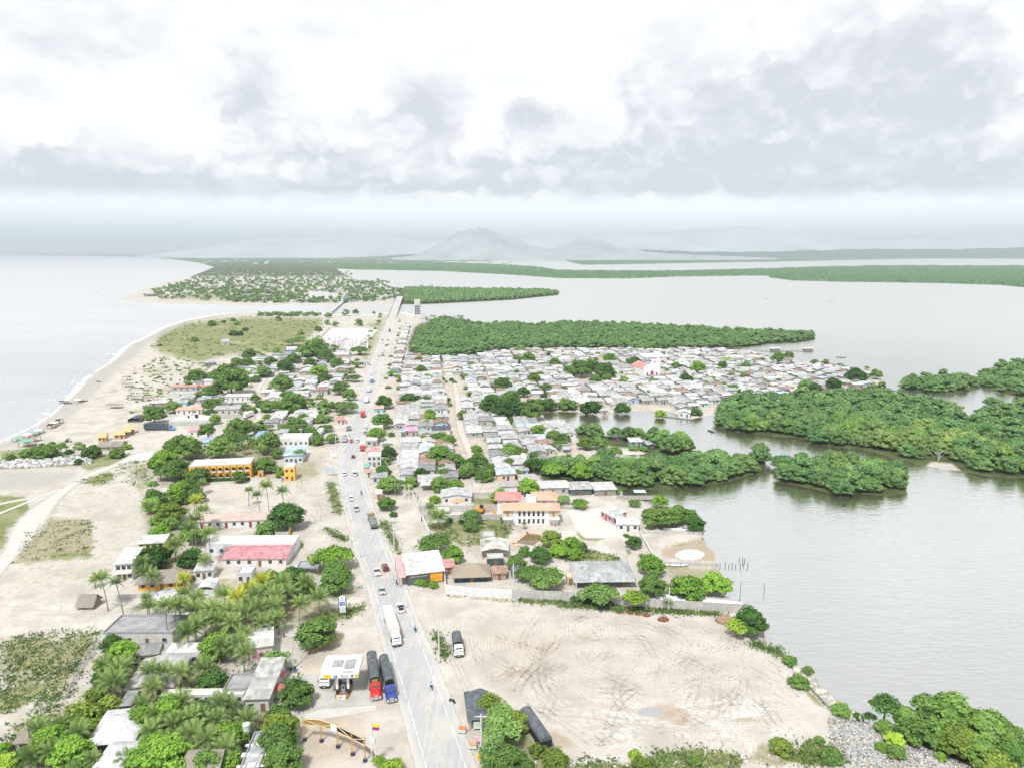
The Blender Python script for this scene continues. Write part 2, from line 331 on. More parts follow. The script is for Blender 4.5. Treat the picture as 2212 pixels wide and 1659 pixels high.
paint(grass, "700,1285 770,1265 785,1262 780,1285 720,1300", .7, 6)
paint(grass, "706,1042 722,1040 732,1070 740,1105 735,1115 720,1105 712,1070", .9, 3); paint(grass, "702,1140 715,1142 750,1165 745,1172 720,1160", .9, 3)
paint(grass, "818,1125 835,1124 845,1150 860,1180 875,1200 862,1200 845,1175 828,1145", .95, 3); paint(grass, "835,1124 868,1124 855,1132 835,1133", .7, 3)
paint(grass, "934,1364 945,1366 962,1395 969,1420 960,1428 950,1405", 1, 2.5)
paint(grass, "925,1130 1000,1122 1095,1120 1108,1140 1098,1160 1085,1178 1000,1180 960,1162 925,1140", .95, 5); paint(grass, "1020,1072 1110,1072 1110,1092 1020,1092", .8, 4)
paint(grass, "1205,1190 1255,1185 1330,1200 1342,1212 1220,1212", .95, 4); paint(grass, "1244,1148 1252,1150 1260,1160 1305,1163 1290,1168 1255,1166", .9, 2.5)
paint(grass, "1348,1183 1362,1185 1366,1197 1355,1200", .85, 3); paint(grass, "1205,1090 1232,1095 1235,1100 1205,1099", .9, 3)
paint(brown, "1425,1185 1480,1170 1520,1155 1530,1175 1548,1190 1548,1215 1500,1213 1430,1205", .8, 5); paint(grass, "1400,1155 1425,1157 1420,1165 1402,1163", .6, 3); paint(grass, "1430,1175 1495,1165 1490,1182 1440,1185", .55, 5)
paint(dry, "1430,1215 1560,1225 1570,1260 1500,1270 1440,1255", .75, 8); paint(grass, "1430,1225 1480,1222 1470,1235", .7, 5)
paint(grass, "1120,1290 1210,1295 1300,1305 1420,1312 1550,1322 1570,1330 1400,1322 1250,1312 1120,1300", .95, 3); paint(dry, "963,1282 1110,1292 1250,1304 1245,1312 1110,1302 965,1288", .7, 4)
paint(grass, "1615,1384 1640,1385 1690,1405 1698,1420 1670,1415 1640,1400", .9, 3); paint(dry, "1620,1385 1690,1410 1680,1418", .7, 3)
paint(grass, "1735,1490 1758,1495 1780,1520 1790,1535 1760,1520", .8, 4); paint(grass, "1690,1640 1740,1595 1815,1615 1825,1645 1780,1655 1720,1650", .85, 6); paint(dry, "1600,1650 1650,1600 1720,1610 1700,1655", .7, 8)
paint(grass, "1225,1655 1270,1640 1350,1648 1430,1622 1500,1612 1570,1622 1610,1640 1600,1659 1560,1690 1200,1690", .8, 5); paint(dry, "1390,1640 1600,1620 1600,1650 1400,1660", .8, 8)
paint(grass, "1030,1570 1100,1520 1130,1560 1180,1620 1230,1640 1230,1720 1040,1720", .7, 10); paint(grass, "1890,1600 1960,1590 1970,1640 1920,1640", .7, 6)
paint(grass, "325,640 400,630 560,632 645,648 655,656 553,658 425,655 340,650", .55, 6); paint(dry, "335,640 400,632 470,640 430,652 350,650", .6, 5)
paint(grass, "700,735 800,732 800,760 700,758", .3, 10); paint(grass, "785,690 850,672 830,730 800,790 780,800 770,760", .6, 10)
paint(dry, "930,1130 980,1118 1090,1135 1080,1150 960,1150", .45, 8)
paint(grass, "640,1165 655,1165 658,1185 640,1185", .9, 3)
paint(dirt, "390,1040 480,1042 545,1042 540,1090 450,1100 440,1060", .5, 12); paint(dirt, "640,1410 700,1400 780,1390 800,1420 790,1650 640,1660", .8, 20)
paint(dirt, "300,900 450,905 420,960 300,975", .4, 20); paint(dirt, "680,870 750,870 740,920 690,925", .7, 12)
paint(dirt, "925,1300 1100,1310 1230,1330 1300,1420 1250,1480 1100,1480 1000,1420 960,1360", .5, 40); paint(brown, "1330,1318 1405,1322 1400,1330 1330,1326", .9, 2)
paint(pale, "1230,1500 1700,1480 1760,1560 1700,1600 1420,1600 1230,1610 1180,1560", .8, 40); paint(pale, "0,1270 300,1280 260,1330 200,1355 0,1375", .6, 20); paint(pale, "190,1180 330,1130 330,1200 250,1200", .5, 20)
for q in ("1235,1374 1262,1368 1295,1375 1330,1384 1300,1390 1250,1388", "1365,1530 1400,1512 1450,1512 1490,1535 1500,1560 1470,1575 1430,1560 1385,1550", "1575,1548 1620,1540 1670,1555 1700,1560 1650,1568 1600,1562", "1290,1460 1330,1452 1345,1462 1310,1475 1270,1474", "1360,1390 1420,1388 1440,1398 1380,1402", "1440,1470 1460,1466 1470,1478 1448,1482", "1490,1500 1520,1502 1530,1515 1500,1514", "1150,1585 1200,1570 1240,1590 1260,1620 1200,1625", "1090,1440 1130,1450 1110,1475 1080,1465"): paint(brown, q, .62, 6); paint(grey, q, .25, 6)
paint(tyre, "930,1320 1130,1310 1400,1340 1600,1370 1700,1440 1740,1560 1640,1610 1250,1610 1150,1500 1000,1420", 1, 40)
paint(tyre, "560,1000 690,900 730,960 720,1100 760,1200 680,1200 560,1080", .7, 30)
# seaward beach of dark sand
bs = np.where((PX < 560) & (PY > 660), sd_sea*1.0, -1e3)
grey = np.maximum(grey, np.where((PX < 560) & (PY > 660) & (sd_sea > 0), np.clip(1.15-sd_sea/np.clip(26-(PY-700)*0.03, 10, 60), 0, 1), 0))
paint(grey, "-300,1010 60,1012 165,1013 168,1030 120,1055 60,1062 -300,1066", .8, 10); paint(grey, "100,985 210,870 330,890 300,930 200,960", .35, 25)
paint(grey, "700,1005 712,1005 712,1020 700,1020", .8, 5)
paint(grey, "1780,1490 1880,1555 1990,1620 2100,1680 1800,1690 1750,1650 1790,1590", .6, 10)
# village yards
paint(dirt, "830,800 1000,770 1500,750 1900,820 1880,850 1500,900 1150,905 1250,950 1350,1060 1100,1070 870,1070 840,930", .55, 12); paint(dirt, "350,830 600,800 790,770 760,900 600,960 420,930", .45, 15)
FOR = {}
FOR['mass'] = P("1550,905 1560,880 1600,860 1680,862 1760,852 1850,852 1903,842 1945,862 2000,871 2040,876 2062,888 2084,906 2109,894 2134,880 2174,886 2212,874 2420,862 2420,1038 2212,1027 2171,1029 2134,1024 2090,1012 2060,990 2010,985 1990,998 1941,989 1884,971 1796,959 1759,954 1746,944 1659,937 1570,927 1549,916")
FOR['island'] = ISLAND; FOR['gtwo'] = GTWO; FOR['gone'] = GONE
FOR['pen'] = P("1180,1012 1260,1010 1345,1004 1405,1008 1470,1004 1530,997 1600,989 1652,993 1653,1003 1640,1015 1603,1027 1540,1045 1468,1048 1440,1056 1380,1053 1330,1045 1290,1030 1200,1035 1180,1030")
FOR['lobe'] = P("1252,928 1290,938 1360,945 1420,958 1487,963 1495,972 1486,978 1405,977 1410,965 1350,955 1290,950 1260,945")
FOR['behind'] = P("893,745 905,715 930,700 955,690 1000,699 1053,704 1105,702 1167,707 1242,700 1305,702 1380,705 1455,710 1530,713 1605,718 1659,719 1722,720 1755,725 1760,733 1709,740 1659,742 1600,750 1540,752 1480,752 1400,756 1300,752 1200,752 1130,754 1060,760 980,772 915,772 893,765")
FOR['spitn'] = P("872,625 978,627 1105,628 1178,630 1207,633 1203,637 1155,642 1106,647 1028,651 928,656 880,656 870,640")
for k_, q in FOR.items():
    kk = sdbox(q, PX, PY, 30); forest = np.maximum(forest, np.clip(1+(kk+9)/5, 0, 1))
far = np.clip((600-PY)/6, 0, 1)*(sdN > 0); forest = np.maximum(forest, far)
for s in ("1105,900 1172,870 1170,905 1100,905", "1040,890 1100,860 1170,880 1175,905 1060,905", "565,1010 700,980 690,1040 560,1040", "330,985 420,960 600,940 620,990 560,1030 420,1040 340,1060",
          "440,1250 700,1260 720,1330 690,1350 440,1370", "230,1380 480,1370 520,1480 600,1540 640,1659 640,1720 0,1720 20,1560 200,1500", "300,1060 420,1060 400,1260 320,1260"): paint(dry, s, .75, 12)
Z = Z+np.where((sd > 4) & (PY > 700), (rng.random(Z.shape)-.5)*.012, 0)
ny, nx = Z.shape; idx = np.arange(ny*nx).reshape(ny, nx)
quads = np.stack([idx[:-1, :-1], idx[1:, :-1], idx[1:, 1:], idx[:-1, 1:]], -1).reshape(-1, 4)
def ground_mat():
    m_ = bpy.data.materials.new("ground_cover"); m_.use_nodes = True; t = NT(m_.node_tree); p = m_.node_tree.nodes['Principled BSDF']
    p.inputs['Roughness'].default_value = .95; p.inputs['Specular IOR Level'].default_value = .1
    A = t.n('ShaderNodeAttribute', attribute_name='cover_a'); B = t.n('ShaderNodeAttribute', attribute_name='cover_b')
    gr, dr, gy = t.sep(A.outputs['Vector']); br, pa, fo = t.sep(B.outputs['Vector']); ty = A.outputs['Alpha']; di = B.outputs['Alpha']
    po = t.pos()
    n0 = t.noise(po, .022, 6, .6); n1 = t.noise(po, .11, 6, .62); n2 = t.noise(po, .6, 5, .62); n3 = t.noise(po, 2.2, 3, .6)
    def edge(wt, a=.62):
        e = t.m('ADD', wt, t.m('MULTIPLY', t.m('SUBTRACT', t.m('ADD', t.m('MULTIPLY', n1, .62), t.m('MULTIPLY', n2, .38)), .5), 2.9*a))
        return t.ss(e, .34, .68)
    sand = t.mix(t.ss(n1, .34, .66), (.40, .366, .318), (.535, .503, .455))
    sand = t.mix(t.m('MULTIPLY', t.ss(n2, .55, .75), .45), sand, (.38, .345, .29))
    sand = t.mix(t.m('MULTIPLY', t.ss(n0, .5, .7), .4), sand, (.58, .545, .50))
    st_ = t.n('ShaderNodeMapping'); t.put(st_.inputs[0], po); st_.inputs[2].default_value = (0, 0, R(24)); st_.inputs[3].default_value = (.35, 1.3, 1); n4 = t.noise(st_.outputs[0], .16, 7, .66, 1.2); n5 = t.noise(st_.outputs[0], .55, 5, .6, 1.0)
    pal = t.mix(t.ss(n4, .36, .66), (.43, .395, .35), (.64, .62, .60)); pal = t.mix(t.m('MULTIPLY', t.ss(n5, .54, .70), .65), pal, (.31, .275, .23)); pal = t.mix(t.m('MULTIPLY', t.m('MULTIPLY', t.ss(n4, .52, .62), t.ss(n5, .5, .36)), .7), pal, (.70, .69, .68))
    c = t.mix(t.m('MULTIPLY', edge(pa, .5), .85), sand, pal)
    dcol = t.mix(t.ss(n1, .35, .65), (.375, .315, .25), (.50, .435, .36)); c = t.mix(t.m('MULTIPLY', edge(di), .85), c, dcol)
    # tyre arcs ground into the dirt lot
    wv_ = t.n('ShaderNodeTexWave', wave_type='RINGS', rings_direction='Z'); mp = t.n('ShaderNodeMapping'); t.put(mp.inputs[0], po); mp.inputs[1].default_value = (-50, -175, 0)
    t.put(wv_.inputs[0], mp.outputs[0]); wv_.inputs['Scale'].default_value = .33; wv_.inputs['Distortion'].default_value = 14; wv_.inputs['Detail'].default_value = 4; wv_.inputs['Detail Scale'].default_value = .35; wv_.inputs['Detail Roughness'].default_value = .65
    wv2 = t.n('ShaderNodeTexWave', wave_type='RINGS', rings_direction='Z'); mp2 = t.n('ShaderNodeMapping'); t.put(mp2.inputs[0], po); mp2.inputs[1].default_value = (-10, -215, 0)
    t.put(wv2.inputs[0], mp2.outputs[0]); wv2.inputs['Scale'].default_value = .5; wv2.inputs['Distortion'].default_value = 9; wv2.inputs['Detail'].default_value = 3; wv2.inputs['Detail Scale'].default_value = .5
    arcs = t.m('MULTIPLY', t.m('MULTIPLY', t.ss(t.m('MULTIPLY', wv_.outputs[1], wv2.outputs[1]), .35, .85), ty), t.ss(n1, .40, .60))
    c = t.mix(t.m('MULTIPLY', arcs, .9), c, (.29, .255, .20))
    mud = t.m('MULTIPLY', t.m('MULTIPLY', t.ss(n1, .58, .68), t.ss(n0, .5, .62)), ty); c = t.mix(t.m('MULTIPLY', mud, .6), c, (.27, .24, .19))
    c = t.mix(t.m('MULTIPLY', edge(gy, .35), .75), c, t.mix(n2, (.30, .285, .26), (.42, .405, .375)))
    c = t.mix(t.m('MULTIPLY', edge(br, .5), .8), c, t.mix(n2, (.30, .23, .155), (.40, .32, .23)))
    c = t.mix(t.m('MULTIPLY', edge(dr, .8), .82), c, t.mix(t.ss(n2, .35, .65), (.20, .185, .10), (.34, .31, .19)))
    gcol = t.mix(t.ss(n2, .35, .65), (.085, .125, .03), (.20, .23, .065)); gcol = t.mix(t.m('MULTIPLY', t.ss(n1, .42, .62), .75), gcol, (.27, .25, .12)); gcol = t.mix(t.m('MULTIPLY', t.ss(n0, .55, .68), .6), gcol, (.36, .335, .22))
    c = t.mix(t.m('MULTIPLY', edge(gr, .7), .9), c, gcol)
    c = t.mix(fo, c, t.mix(t.ss(n1, .4, .6), (.05, .065, .025), (.085, .11, .04)))
    c = t.mix(t.m('MULTIPLY', t.ss(n3, .5, .8), .22), c, (.22, .2, .17))
    t.put(p.inputs['Base Color'], c)
    bp = t.n('ShaderNodeBump'); bp.inputs['Strength'].default_value = .45; bp.inputs['Distance'].default_value = .3; t.put(bp.inputs['Height'], t.m('ADD', n2, t.m('MULTIPLY', arcs, -.6))); t.put(p.inputs['Normal'], bp.outputs[0])
    return m_
gm = npmesh('ground', np.stack([WX, WY, Z], -1).reshape(-1, 3), [quads], ground_mat(), smooth=True)
for nm, ch in (('cover_a', (grass, dry, grey, tyre)), ('cover_b', (brown, pale, forest, dirt))):
    at = gm.attributes.new(nm, 'FLOAT_COLOR', 'POINT'); at.data.foreach_set('color', np.stack(ch, -1).astype(np.float32).ravel())
tag(part('ground', gm, None), 'sandy spit of land with lagoon shores reaching the horizon', 'ground', kind='structure')
# ------------------------------------------------------------------ water
def water_mat():
    m_ = bpy.data.materials.new("water"); m_.use_nodes = True; t = NT(m_.node_tree); p = m_.node_tree.nodes['Principled BSDF']
    po = t.pos(); x, y, z = t.sep(po)
    sea = t.ss(t.m('ADD', x, t.m('ADD', t.m('MULTIPLY', y, .2), 60.0)), 40.0, -80.0)
    n0 = t.noise(t.comb(t.m('MULTIPLY', x, .4), t.m('MULTIPLY', y, 1.0), 0.0), .012, 4, .55)
    lag = t.mix(n0, (.145, .14, .075), (.185, .18, .11)); sec = t.mix(t.ss(n0, .35, .65), (.15, .16, .165), (.25, .26, .265))
    t.put(p.inputs['Base Color'], t.mix(sea, lag, sec))
    p.inputs['IOR'].default_value = 14.0; t.put(p.inputs['Roughness'], t.m('ADD', t.m('ADD', .12, t.m('MULTIPLY', t.ss(y, 280.0, 1000.0), .30)), t.m('MULTIPLY', sea, .05)))
    mp = t.n('ShaderNodeMapping'); t.put(mp.inputs[0], po); mp.inputs[2].default_value = (0, 0, R(-32)); mp.inputs[3].default_value = (.35, 1.0, 1)
    r1 = t.noise(mp.outputs[0], .75, 3, .6, .4); r2 = t.noise(mp.outputs[0], .16, 3, .5)
    bp = t.n('ShaderNodeBump'); bp.inputs['Strength'].default_value = .45; bp.inputs['Distance'].default_value = .25; t.put(bp.inputs['Height'], t.m('ADD', r1, t.m('MULTIPLY', r2, .8))); t.put(p.inputs['Normal'], bp.outputs[0])
    return m_
q = MB(); ext = 90000
q.add([(-ext, -2000, WATER), (ext, -2000, WATER), (ext, ext, WATER), (-ext, ext, WATER)], [(0, 1, 2, 3)])
tag(q.part('water', water_mat()), 'pale sea and lagoon water around the spit', 'water', kind='structure')
# ------------------------------------------------------------------ surf along the beach
def surf_mat():
    m_ = bpy.data.materials.new("surf_foam"); m_.use_nodes = True; t = NT(m_.node_tree); p = m_.node_tree.nodes['Principled BSDF']
    p.inputs['Base Color'].default_value = (.86, .87, .87, 1); p.inputs['Roughness'].default_value = .9
    u = t.attr('tint')[2]; n = t.noise(t.pos(), .12, 5, .65)
    t.put(p.inputs['Alpha'], t.ss(t.m('ADD', u, t.m('MULTIPLY', t.m('SUBTRACT', n, .5), 1.6)), .42, .62)); return m_
beach = W1[3:27]; pts = []
for i in range(len(beach)-1):
    n_ = max(2, int(np.hypot(*(beach[i+1]-beach[i]))/4)); pts += [beach[i]+(beach[i+1]-beach[i])*k/n_ for k in range(n_)]
pts = np.array(pts); tg = np.gradient(pts, axis=0); tg /= np.linalg.norm(tg, axis=1)[:, None]+1e-9; nr = np.stack([-tg[:, 1], tg[:, 0]], 1)
offs = np.array([-2.5, 0, 3, 8, 12, 18, 24, 30]); al = np.array([0, .7, .5, .15, .4, .05, .15, 0])
V = []; ti = []
sc_ = 1+np.arange(len(pts))/len(pts)*1.2
for k, o_ in enumerate(offs): V.append(np.c_[pts+nr*(o_*sc_+2*np.sin(np.arange(len(pts))*.13+k))[:, None], np.full(len(pts), WATER+.03+.002*k)])
V = np.concatenate(V); m0 = len(pts); I = np.arange((len(offs)-1)*m0).reshape(len(offs)-1, m0)[:, :-1].ravel()
fq = np.stack([I, I+1, I+1+m0, I+m0], 1)
ti = np.repeat((al[:-1]+al[1:])/2, m0-1)
tag(part('surf_foam', npmesh('surf_foam', V, [fq], surf_mat(), ti), None), 'white surf foam breaking along the grey beach', 'surf', kind='stuff')
# ------------------------------------------------------------------ far hills
def hills(name, pk, y_m, base_py, label, col, seed, spread=.6):
    r_ = np.random.default_rng(seed); X = np.linspace(pk[0][0], pk[-1][0], 260); H = np.interp(X, [a for a, b in pk], [b for a, b in pk])
    n_ = sum(np.interp(np.linspace(0, 1, 260), np.linspace(0, 1, k_), r_.random(k_)-.5)*a_ for k_, a_ in ((14, 7), (40, 4), (120, 2)))
    H = np.where(H > 0, np.maximum(H+n_*np.clip(H/25, 0, 1), 0), 0)
    f = np.linspace(0, 1, 24); V = []
    for k, t_ in enumerate(f):
        yy = y_m*(1+.35*(t_-.5)*2*spread); prof = math.sin(math.pi*t_)**.8
        jag = 1+(r_.random(260)-.5)*.12
        V.append(np.c_[(X-CX)/F*yy, np.full(260, yy), np.maximum(H*jag*prof, 0)/F*y_m+ (-20 if k in (0, 23) else 0)])
    I = np.arange(23*260).reshape(23, 260)[:, :-1].ravel()
    tag(part(name, npmesh(name, np.concatenate(V), [np.stack([I, I+1, I+261, I+260], 1)], col, smooth=True), None), label, 'hills', kind='structure')
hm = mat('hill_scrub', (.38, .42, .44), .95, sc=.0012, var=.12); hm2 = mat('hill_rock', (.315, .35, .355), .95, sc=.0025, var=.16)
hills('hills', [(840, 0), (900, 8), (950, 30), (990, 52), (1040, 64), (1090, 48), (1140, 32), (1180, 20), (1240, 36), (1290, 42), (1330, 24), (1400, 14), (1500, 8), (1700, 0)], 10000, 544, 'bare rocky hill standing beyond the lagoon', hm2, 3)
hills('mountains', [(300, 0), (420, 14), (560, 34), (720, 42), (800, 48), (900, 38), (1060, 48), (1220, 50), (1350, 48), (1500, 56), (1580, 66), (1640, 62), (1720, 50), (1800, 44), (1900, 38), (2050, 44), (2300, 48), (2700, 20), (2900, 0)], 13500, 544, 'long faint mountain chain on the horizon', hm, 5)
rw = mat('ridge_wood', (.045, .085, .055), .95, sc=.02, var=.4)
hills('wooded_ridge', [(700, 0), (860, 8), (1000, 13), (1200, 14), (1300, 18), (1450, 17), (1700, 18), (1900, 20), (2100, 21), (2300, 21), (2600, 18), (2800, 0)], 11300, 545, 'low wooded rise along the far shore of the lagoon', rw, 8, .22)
# ------------------------------------------------------------------ haze
hz = MB(); hz.box(-40000, 40000, -3000, 39000, -13, 730)
hmz = bpy.data.materials.new('haze'); hmz.use_nodes = True; t = NT(hmz.node_tree); hmz.node_tree.nodes.remove(hmz.node_tree.nodes['Principled BSDF'])
pv = t.n('ShaderNodeVolumePrincipled'); pv.inputs['Color'].default_value = (.85, .94, 1.0, 1); pv.inputs['Density'].default_value = 0.9e-4; pv.inputs['Anisotropy'].default_value = .0
t.L.new(pv.outputs[0], hmz.node_tree.nodes['Material Output'].inputs['Volume'])
HAZE = tag(hz.part('haze', hmz), 'pale blue haze over the whole view', 'haze', kind='stuff')
# ------------------------------------------------------------------ labels that single things out
LMS = [(738,1451,'gas station canopy'),(740,1330,'blue fuel price sign'),(700,1392,'yellow railing'),(745,1600,'bamboo gate'),(1028,1560,'black tarp stall'),(918,1230,'white roofed restaurant'),(1020,1238,'thatched restaurant hall'),
 (1295,1240,'grey hip roof'),(1155,1110,'terracotta villa'),(1290,1130,'concrete plaza'),(474,1015,'yellow hotel'),(626,1018,'small yellow shop'),(637,975,'blue roofed shop'),(1393,800,'church with red roof'),(905,668,'concrete water tower'),
 (755,720,'white football court'),(750,745,'cemetery'),(555,1200,'pink roof'),(495,1120,'brown tiled restaurant'),(190,1296,'thatched beach hut'),(275,1215,'white balcony house'),(350,1250,'thatched yellow house'),(240,1580,'white pavilion'),(325,1480,'grey gable hall'),
 (590,1480,'striped roof'),(570,1390,'pink arch house'),(345,923,'dark container truck'),(270,940,'straw cabins'),(240,965,'dark thatched shed'),(100,955,'beach umbrellas'),(112,918,'black beach tents'),(395,915,'walled white house'),(440,925,'pink roofed house'),
 (1010,990,'sandy lane'),(1040,1100,'orange excavator'),(930,1140,'palm garden'),(1470,900,'house on stilts'),(1395,1065,'stilt landing'),(1150,880,'big dark tree clump'),(1680,750,'fish pens'),(1900,815,'lagoon point'),
 (570,670,'sandbar'),(440,740,'meadow'),(1330,800,'plaza of the church'),(1490,1195,'round white patch'),(1600,1312,'end of the long wall'),(970,1390,'grass strip by the lamp post'),(1160,1570,'covered trailer'),(1830,1600,'rubbish heap'),(1660,1400,'lagoon edge of the dirt lot'),
 (740,905,'red roofed kiosk'),(720,940,'lone roadside tree'),(820,1010,'roadside shops'),(845,930,'roadside palm'),(460,840,'red roofed compound'),(260,875,'stick shelters'),(560,860,'left lane'),(700,770,'blue walled school'),(1000,860,'lane corner'),(1250,740,'mangrove edge')]
LMS[56] = (560, 860, 'sandy cross street')
ORD = ['', 'second ', 'third ', 'fourth ', 'fifth ', 'sixth ', 'seventh ', 'eighth ', 'ninth ', 'tenth ', 'eleventh ', 'twelfth ']
_lab = {}
def place(px, py):
    return sorted(LMS, key=lambda l: (l[0]-px)**2+((l[1]-py)*2.2)**2)
def autolabel(items):
    """items: (obj, px, py, description); nearest landmark, then rank by distance to it"""
    by = {}
    for o, px, py, d in items:
        l = place(px, py)[0]; by.setdefault((d, l[2]), []).append((((l[0]-px)**2+((l[1]-py)*2.2)**2), o, px-l[0], py-l[1]))
    for (d, l), v in by.items():
        v.sort(key=lambda a: a[0]); sub = {}
        for q in v:
            dx, dy = q[2], q[3]*2.2
            rel = ('on the lagoon side of' if dx > 0 else 'on the sea side of') if abs(dx) > abs(dy) else ('in front of' if dy > 0 else 'beyond')
            sub.setdefault(rel, []).append(q[1])
        for rel, os_ in sub.items():
            for k, o in enumerate(os_):
                s = f"{d} {rel} the {l}" if len(os_) == 1 else f"{d}, {ORD[min(k, 11)]}closest {rel} the {l}" if k else f"{d}, closest {rel} the {l}"
                o['label'] = ' '.join(s.split()[:16])
# ------------------------------------------------------------------ trees
def leafset(C, N, size, r_):
    n = len(C); N = N/np.linalg.norm(N, axis=1)[:, None]
    a = np.cross(N, r_.normal(size=(n, 3))); a /= np.linalg.norm(a, axis=1)[:, None]+1e-9; b = np.cross(N, a)
    s = (size*(.65+.7*r_.random(n)))[:, None]; a = a*s; b = b*s*.62
    V = np.stack([C-a-b*.3, C-b, C+a*1.05+b*.2, C+b], 1).reshape(-1, 3)
    return V, np.arange(4*n).reshape(n, 4)
ICO = None
def ico():
    global ICO
    if ICO is None:
        bm = bmesh.new(); bmesh.ops.create_icosphere(bm, subdivisions=2, radius=1); ICO = (np.array([v.co[:] for v in bm.verts]), np.array([[v.index for v in f.verts] for f in bm.faces])); bm.free()
    return ICO
def crown_arrays(rad, hgt, base, K, nl, ls, seed, flat=.75, core=.70, lowfill=False, small=1.0):
    """clumps of leaves spread over a dome: returns V, quads, tris, tints"""
    r_ = np.random.default_rng(seed); V = []; Q = []; Tt = []; tq = []; tt = []; off = 0
    iv, itri = ico()
    for k in range(K):
        a = k*2.399+r_.random()*.8; f = math.sqrt((k+.35)/K); rr = rad*.76*f
        ck = np.array([math.cos(a)*rr, math.sin(a)*rr, base+(hgt-base)*(.40+.36*(1-f**2)+.20*(r_.random()-.5))])
        if lowfill and f > .55 and k % 2: ck[2] = base+(hgt-base)*.28
        rk = rad*(.27+.17*r_.random())*(1.15-.25*f)*small*(.8+.45*r_.random())
        m = max(6, int(nl/K)); d = r_.normal(size=(m, 3)); d[:, 2] = np.where(d[:, 2] < -.35, -d[:, 2]*.6, d[:, 2]); d /= np.linalg.norm(d, axis=1)[:, None]
        lump = 1+.16*np.sin(d[:, 0]*7+k)*np.cos(d[:, 1]*6+k*2)
        C = ck+d*np.array([1, 1, flat])*(rk*lump*(.74+.36*r_.random(m)))[:, None]
        N = d*np.array([.7, .7, 1.0])+r_.normal(size=(m, 3))*.38+np.array([0, 0, .25])
        v, q = leafset(C, N, ls, r_); V.append(v); Q.append(q+off); off += len(v)
        tk = .36*r_.random(); tq.append(np.clip(tk+.18*(d[:, 2]*.5+.5)+.46*r_.random(m), 0, 1))  # random tint per leaf, plus lighter clump tops painted in as if lit
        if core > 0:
            cv = ck+iv*np.array([1, 1, flat])*rk*core*(1+.10*np.sin(iv[:, :1]*5+k)*np.cos(iv[:, 1:2]*5)); V.append(cv); Tt.append(itri+off); off += len(cv); tt.append(np.full(len(itri), tk*.3))  # low core tint paints the shade of the gaps between leaves
    return np.concatenate(V), np.concatenate(Q), (np.concatenate(Tt) if Tt else np.zeros((0, 3), int)), np.concatenate(tq), (np.concatenate(tt) if tt else np.zeros(0))
def crown_mesh(name, m_, *a, **k):
    V, Q, Tt, tq, tt = crown_arrays(*a, **k); return npmesh(name, V, [Q, Tt] if len(Tt) else [Q], m_, np.concatenate([tq, tt]))
LM = leafmat('mangrove_leaves', (.066, .155, .062), (.335, .52, .19)); LB = leafmat('tree_leaves', (.050, .112, .038), (.30, .465, .125)); LP = leafmat('palm_leaves', (.06, .12, .04), (.38, .50, .17), .2)
BARK = mat('bark', (.22, .18, .14), .95, sc=3, var=.3); PBARK = mat('palm_bark', (.26, .22, .18), .95, sc=4, var=.3); ROOT = mat('roots', (.16, .13, .10), .95, sc=3, var=.4); GREYWOOD = mat('dead_wood', (.42, .40, .38), .9, sc=3)
def trunk_mesh(rad, hgt, seed, n=5, thick=.03, m_=BARK, name='trunk'):
    r_ = random.Random(seed); b = MB(); fork = hgt*.32; r0 = max(.14, hgt*thick)
    b.tube([(0, 0, -.4), (r_.uniform(-.1, .1), 0, fork*.5), (r_.uniform(-.2, .2), r_.uniform(-.2, .2), fork)], [r0*1.3, r0, r0*.85], 7)
    for k in range(n):
        a = k*2*math.pi/n+r_.random(); q = rad*r_.uniform(.35, .62)
        b.tube([(0, 0, fork*.92), (math.cos(a)*q*.5, math.sin(a)*q*.5, hgt*.52), (math.cos(a)*q, math.sin(a)*q, hgt*r_.uniform(.62, .8))], [r0*.6, r0*.4, r0*.15], 5)
    return b.mesh(name, m_)
def roots_mesh(rad, seed):
    r_ = random.Random(seed); b = MB()
    for k in range(14):
        a = r_.random()*6.28; q = rad*r_.uniform(.25, .8); b.tube([(math.cos(a)*q*.4, math.sin(a)*q*.4, 2.2), (math.cos(a)*q*.8, math.sin(a)*q*.8, 1.5), (math.cos(a)*q, math.sin(a)*q, -1.4)], [.12, .10, .07], 4)
    b.tube([(0, 0, -1), (0, 0, 3)], [.3, .2], 6)
    return b.mesh('roots', ROOT)
# crowns of unit size class (radius 5 m), scaled per tree
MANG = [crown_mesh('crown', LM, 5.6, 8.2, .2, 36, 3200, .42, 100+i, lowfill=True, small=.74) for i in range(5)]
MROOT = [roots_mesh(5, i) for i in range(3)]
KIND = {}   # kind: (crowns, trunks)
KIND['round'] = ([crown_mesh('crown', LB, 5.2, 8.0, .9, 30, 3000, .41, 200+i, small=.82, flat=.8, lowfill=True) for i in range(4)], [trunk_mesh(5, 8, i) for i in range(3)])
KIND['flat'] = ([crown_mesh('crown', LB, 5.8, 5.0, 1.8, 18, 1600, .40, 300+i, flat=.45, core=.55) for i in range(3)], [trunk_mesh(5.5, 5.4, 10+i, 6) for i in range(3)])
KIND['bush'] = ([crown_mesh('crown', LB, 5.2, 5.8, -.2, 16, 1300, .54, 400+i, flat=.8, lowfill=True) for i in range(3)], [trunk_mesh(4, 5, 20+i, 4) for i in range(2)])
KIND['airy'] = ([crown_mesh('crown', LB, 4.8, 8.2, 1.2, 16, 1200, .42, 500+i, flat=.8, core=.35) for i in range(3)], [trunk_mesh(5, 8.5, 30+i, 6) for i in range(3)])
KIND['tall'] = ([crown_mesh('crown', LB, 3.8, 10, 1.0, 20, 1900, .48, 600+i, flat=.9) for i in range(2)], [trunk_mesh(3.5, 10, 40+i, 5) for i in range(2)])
TREES = []; _tn = [0]
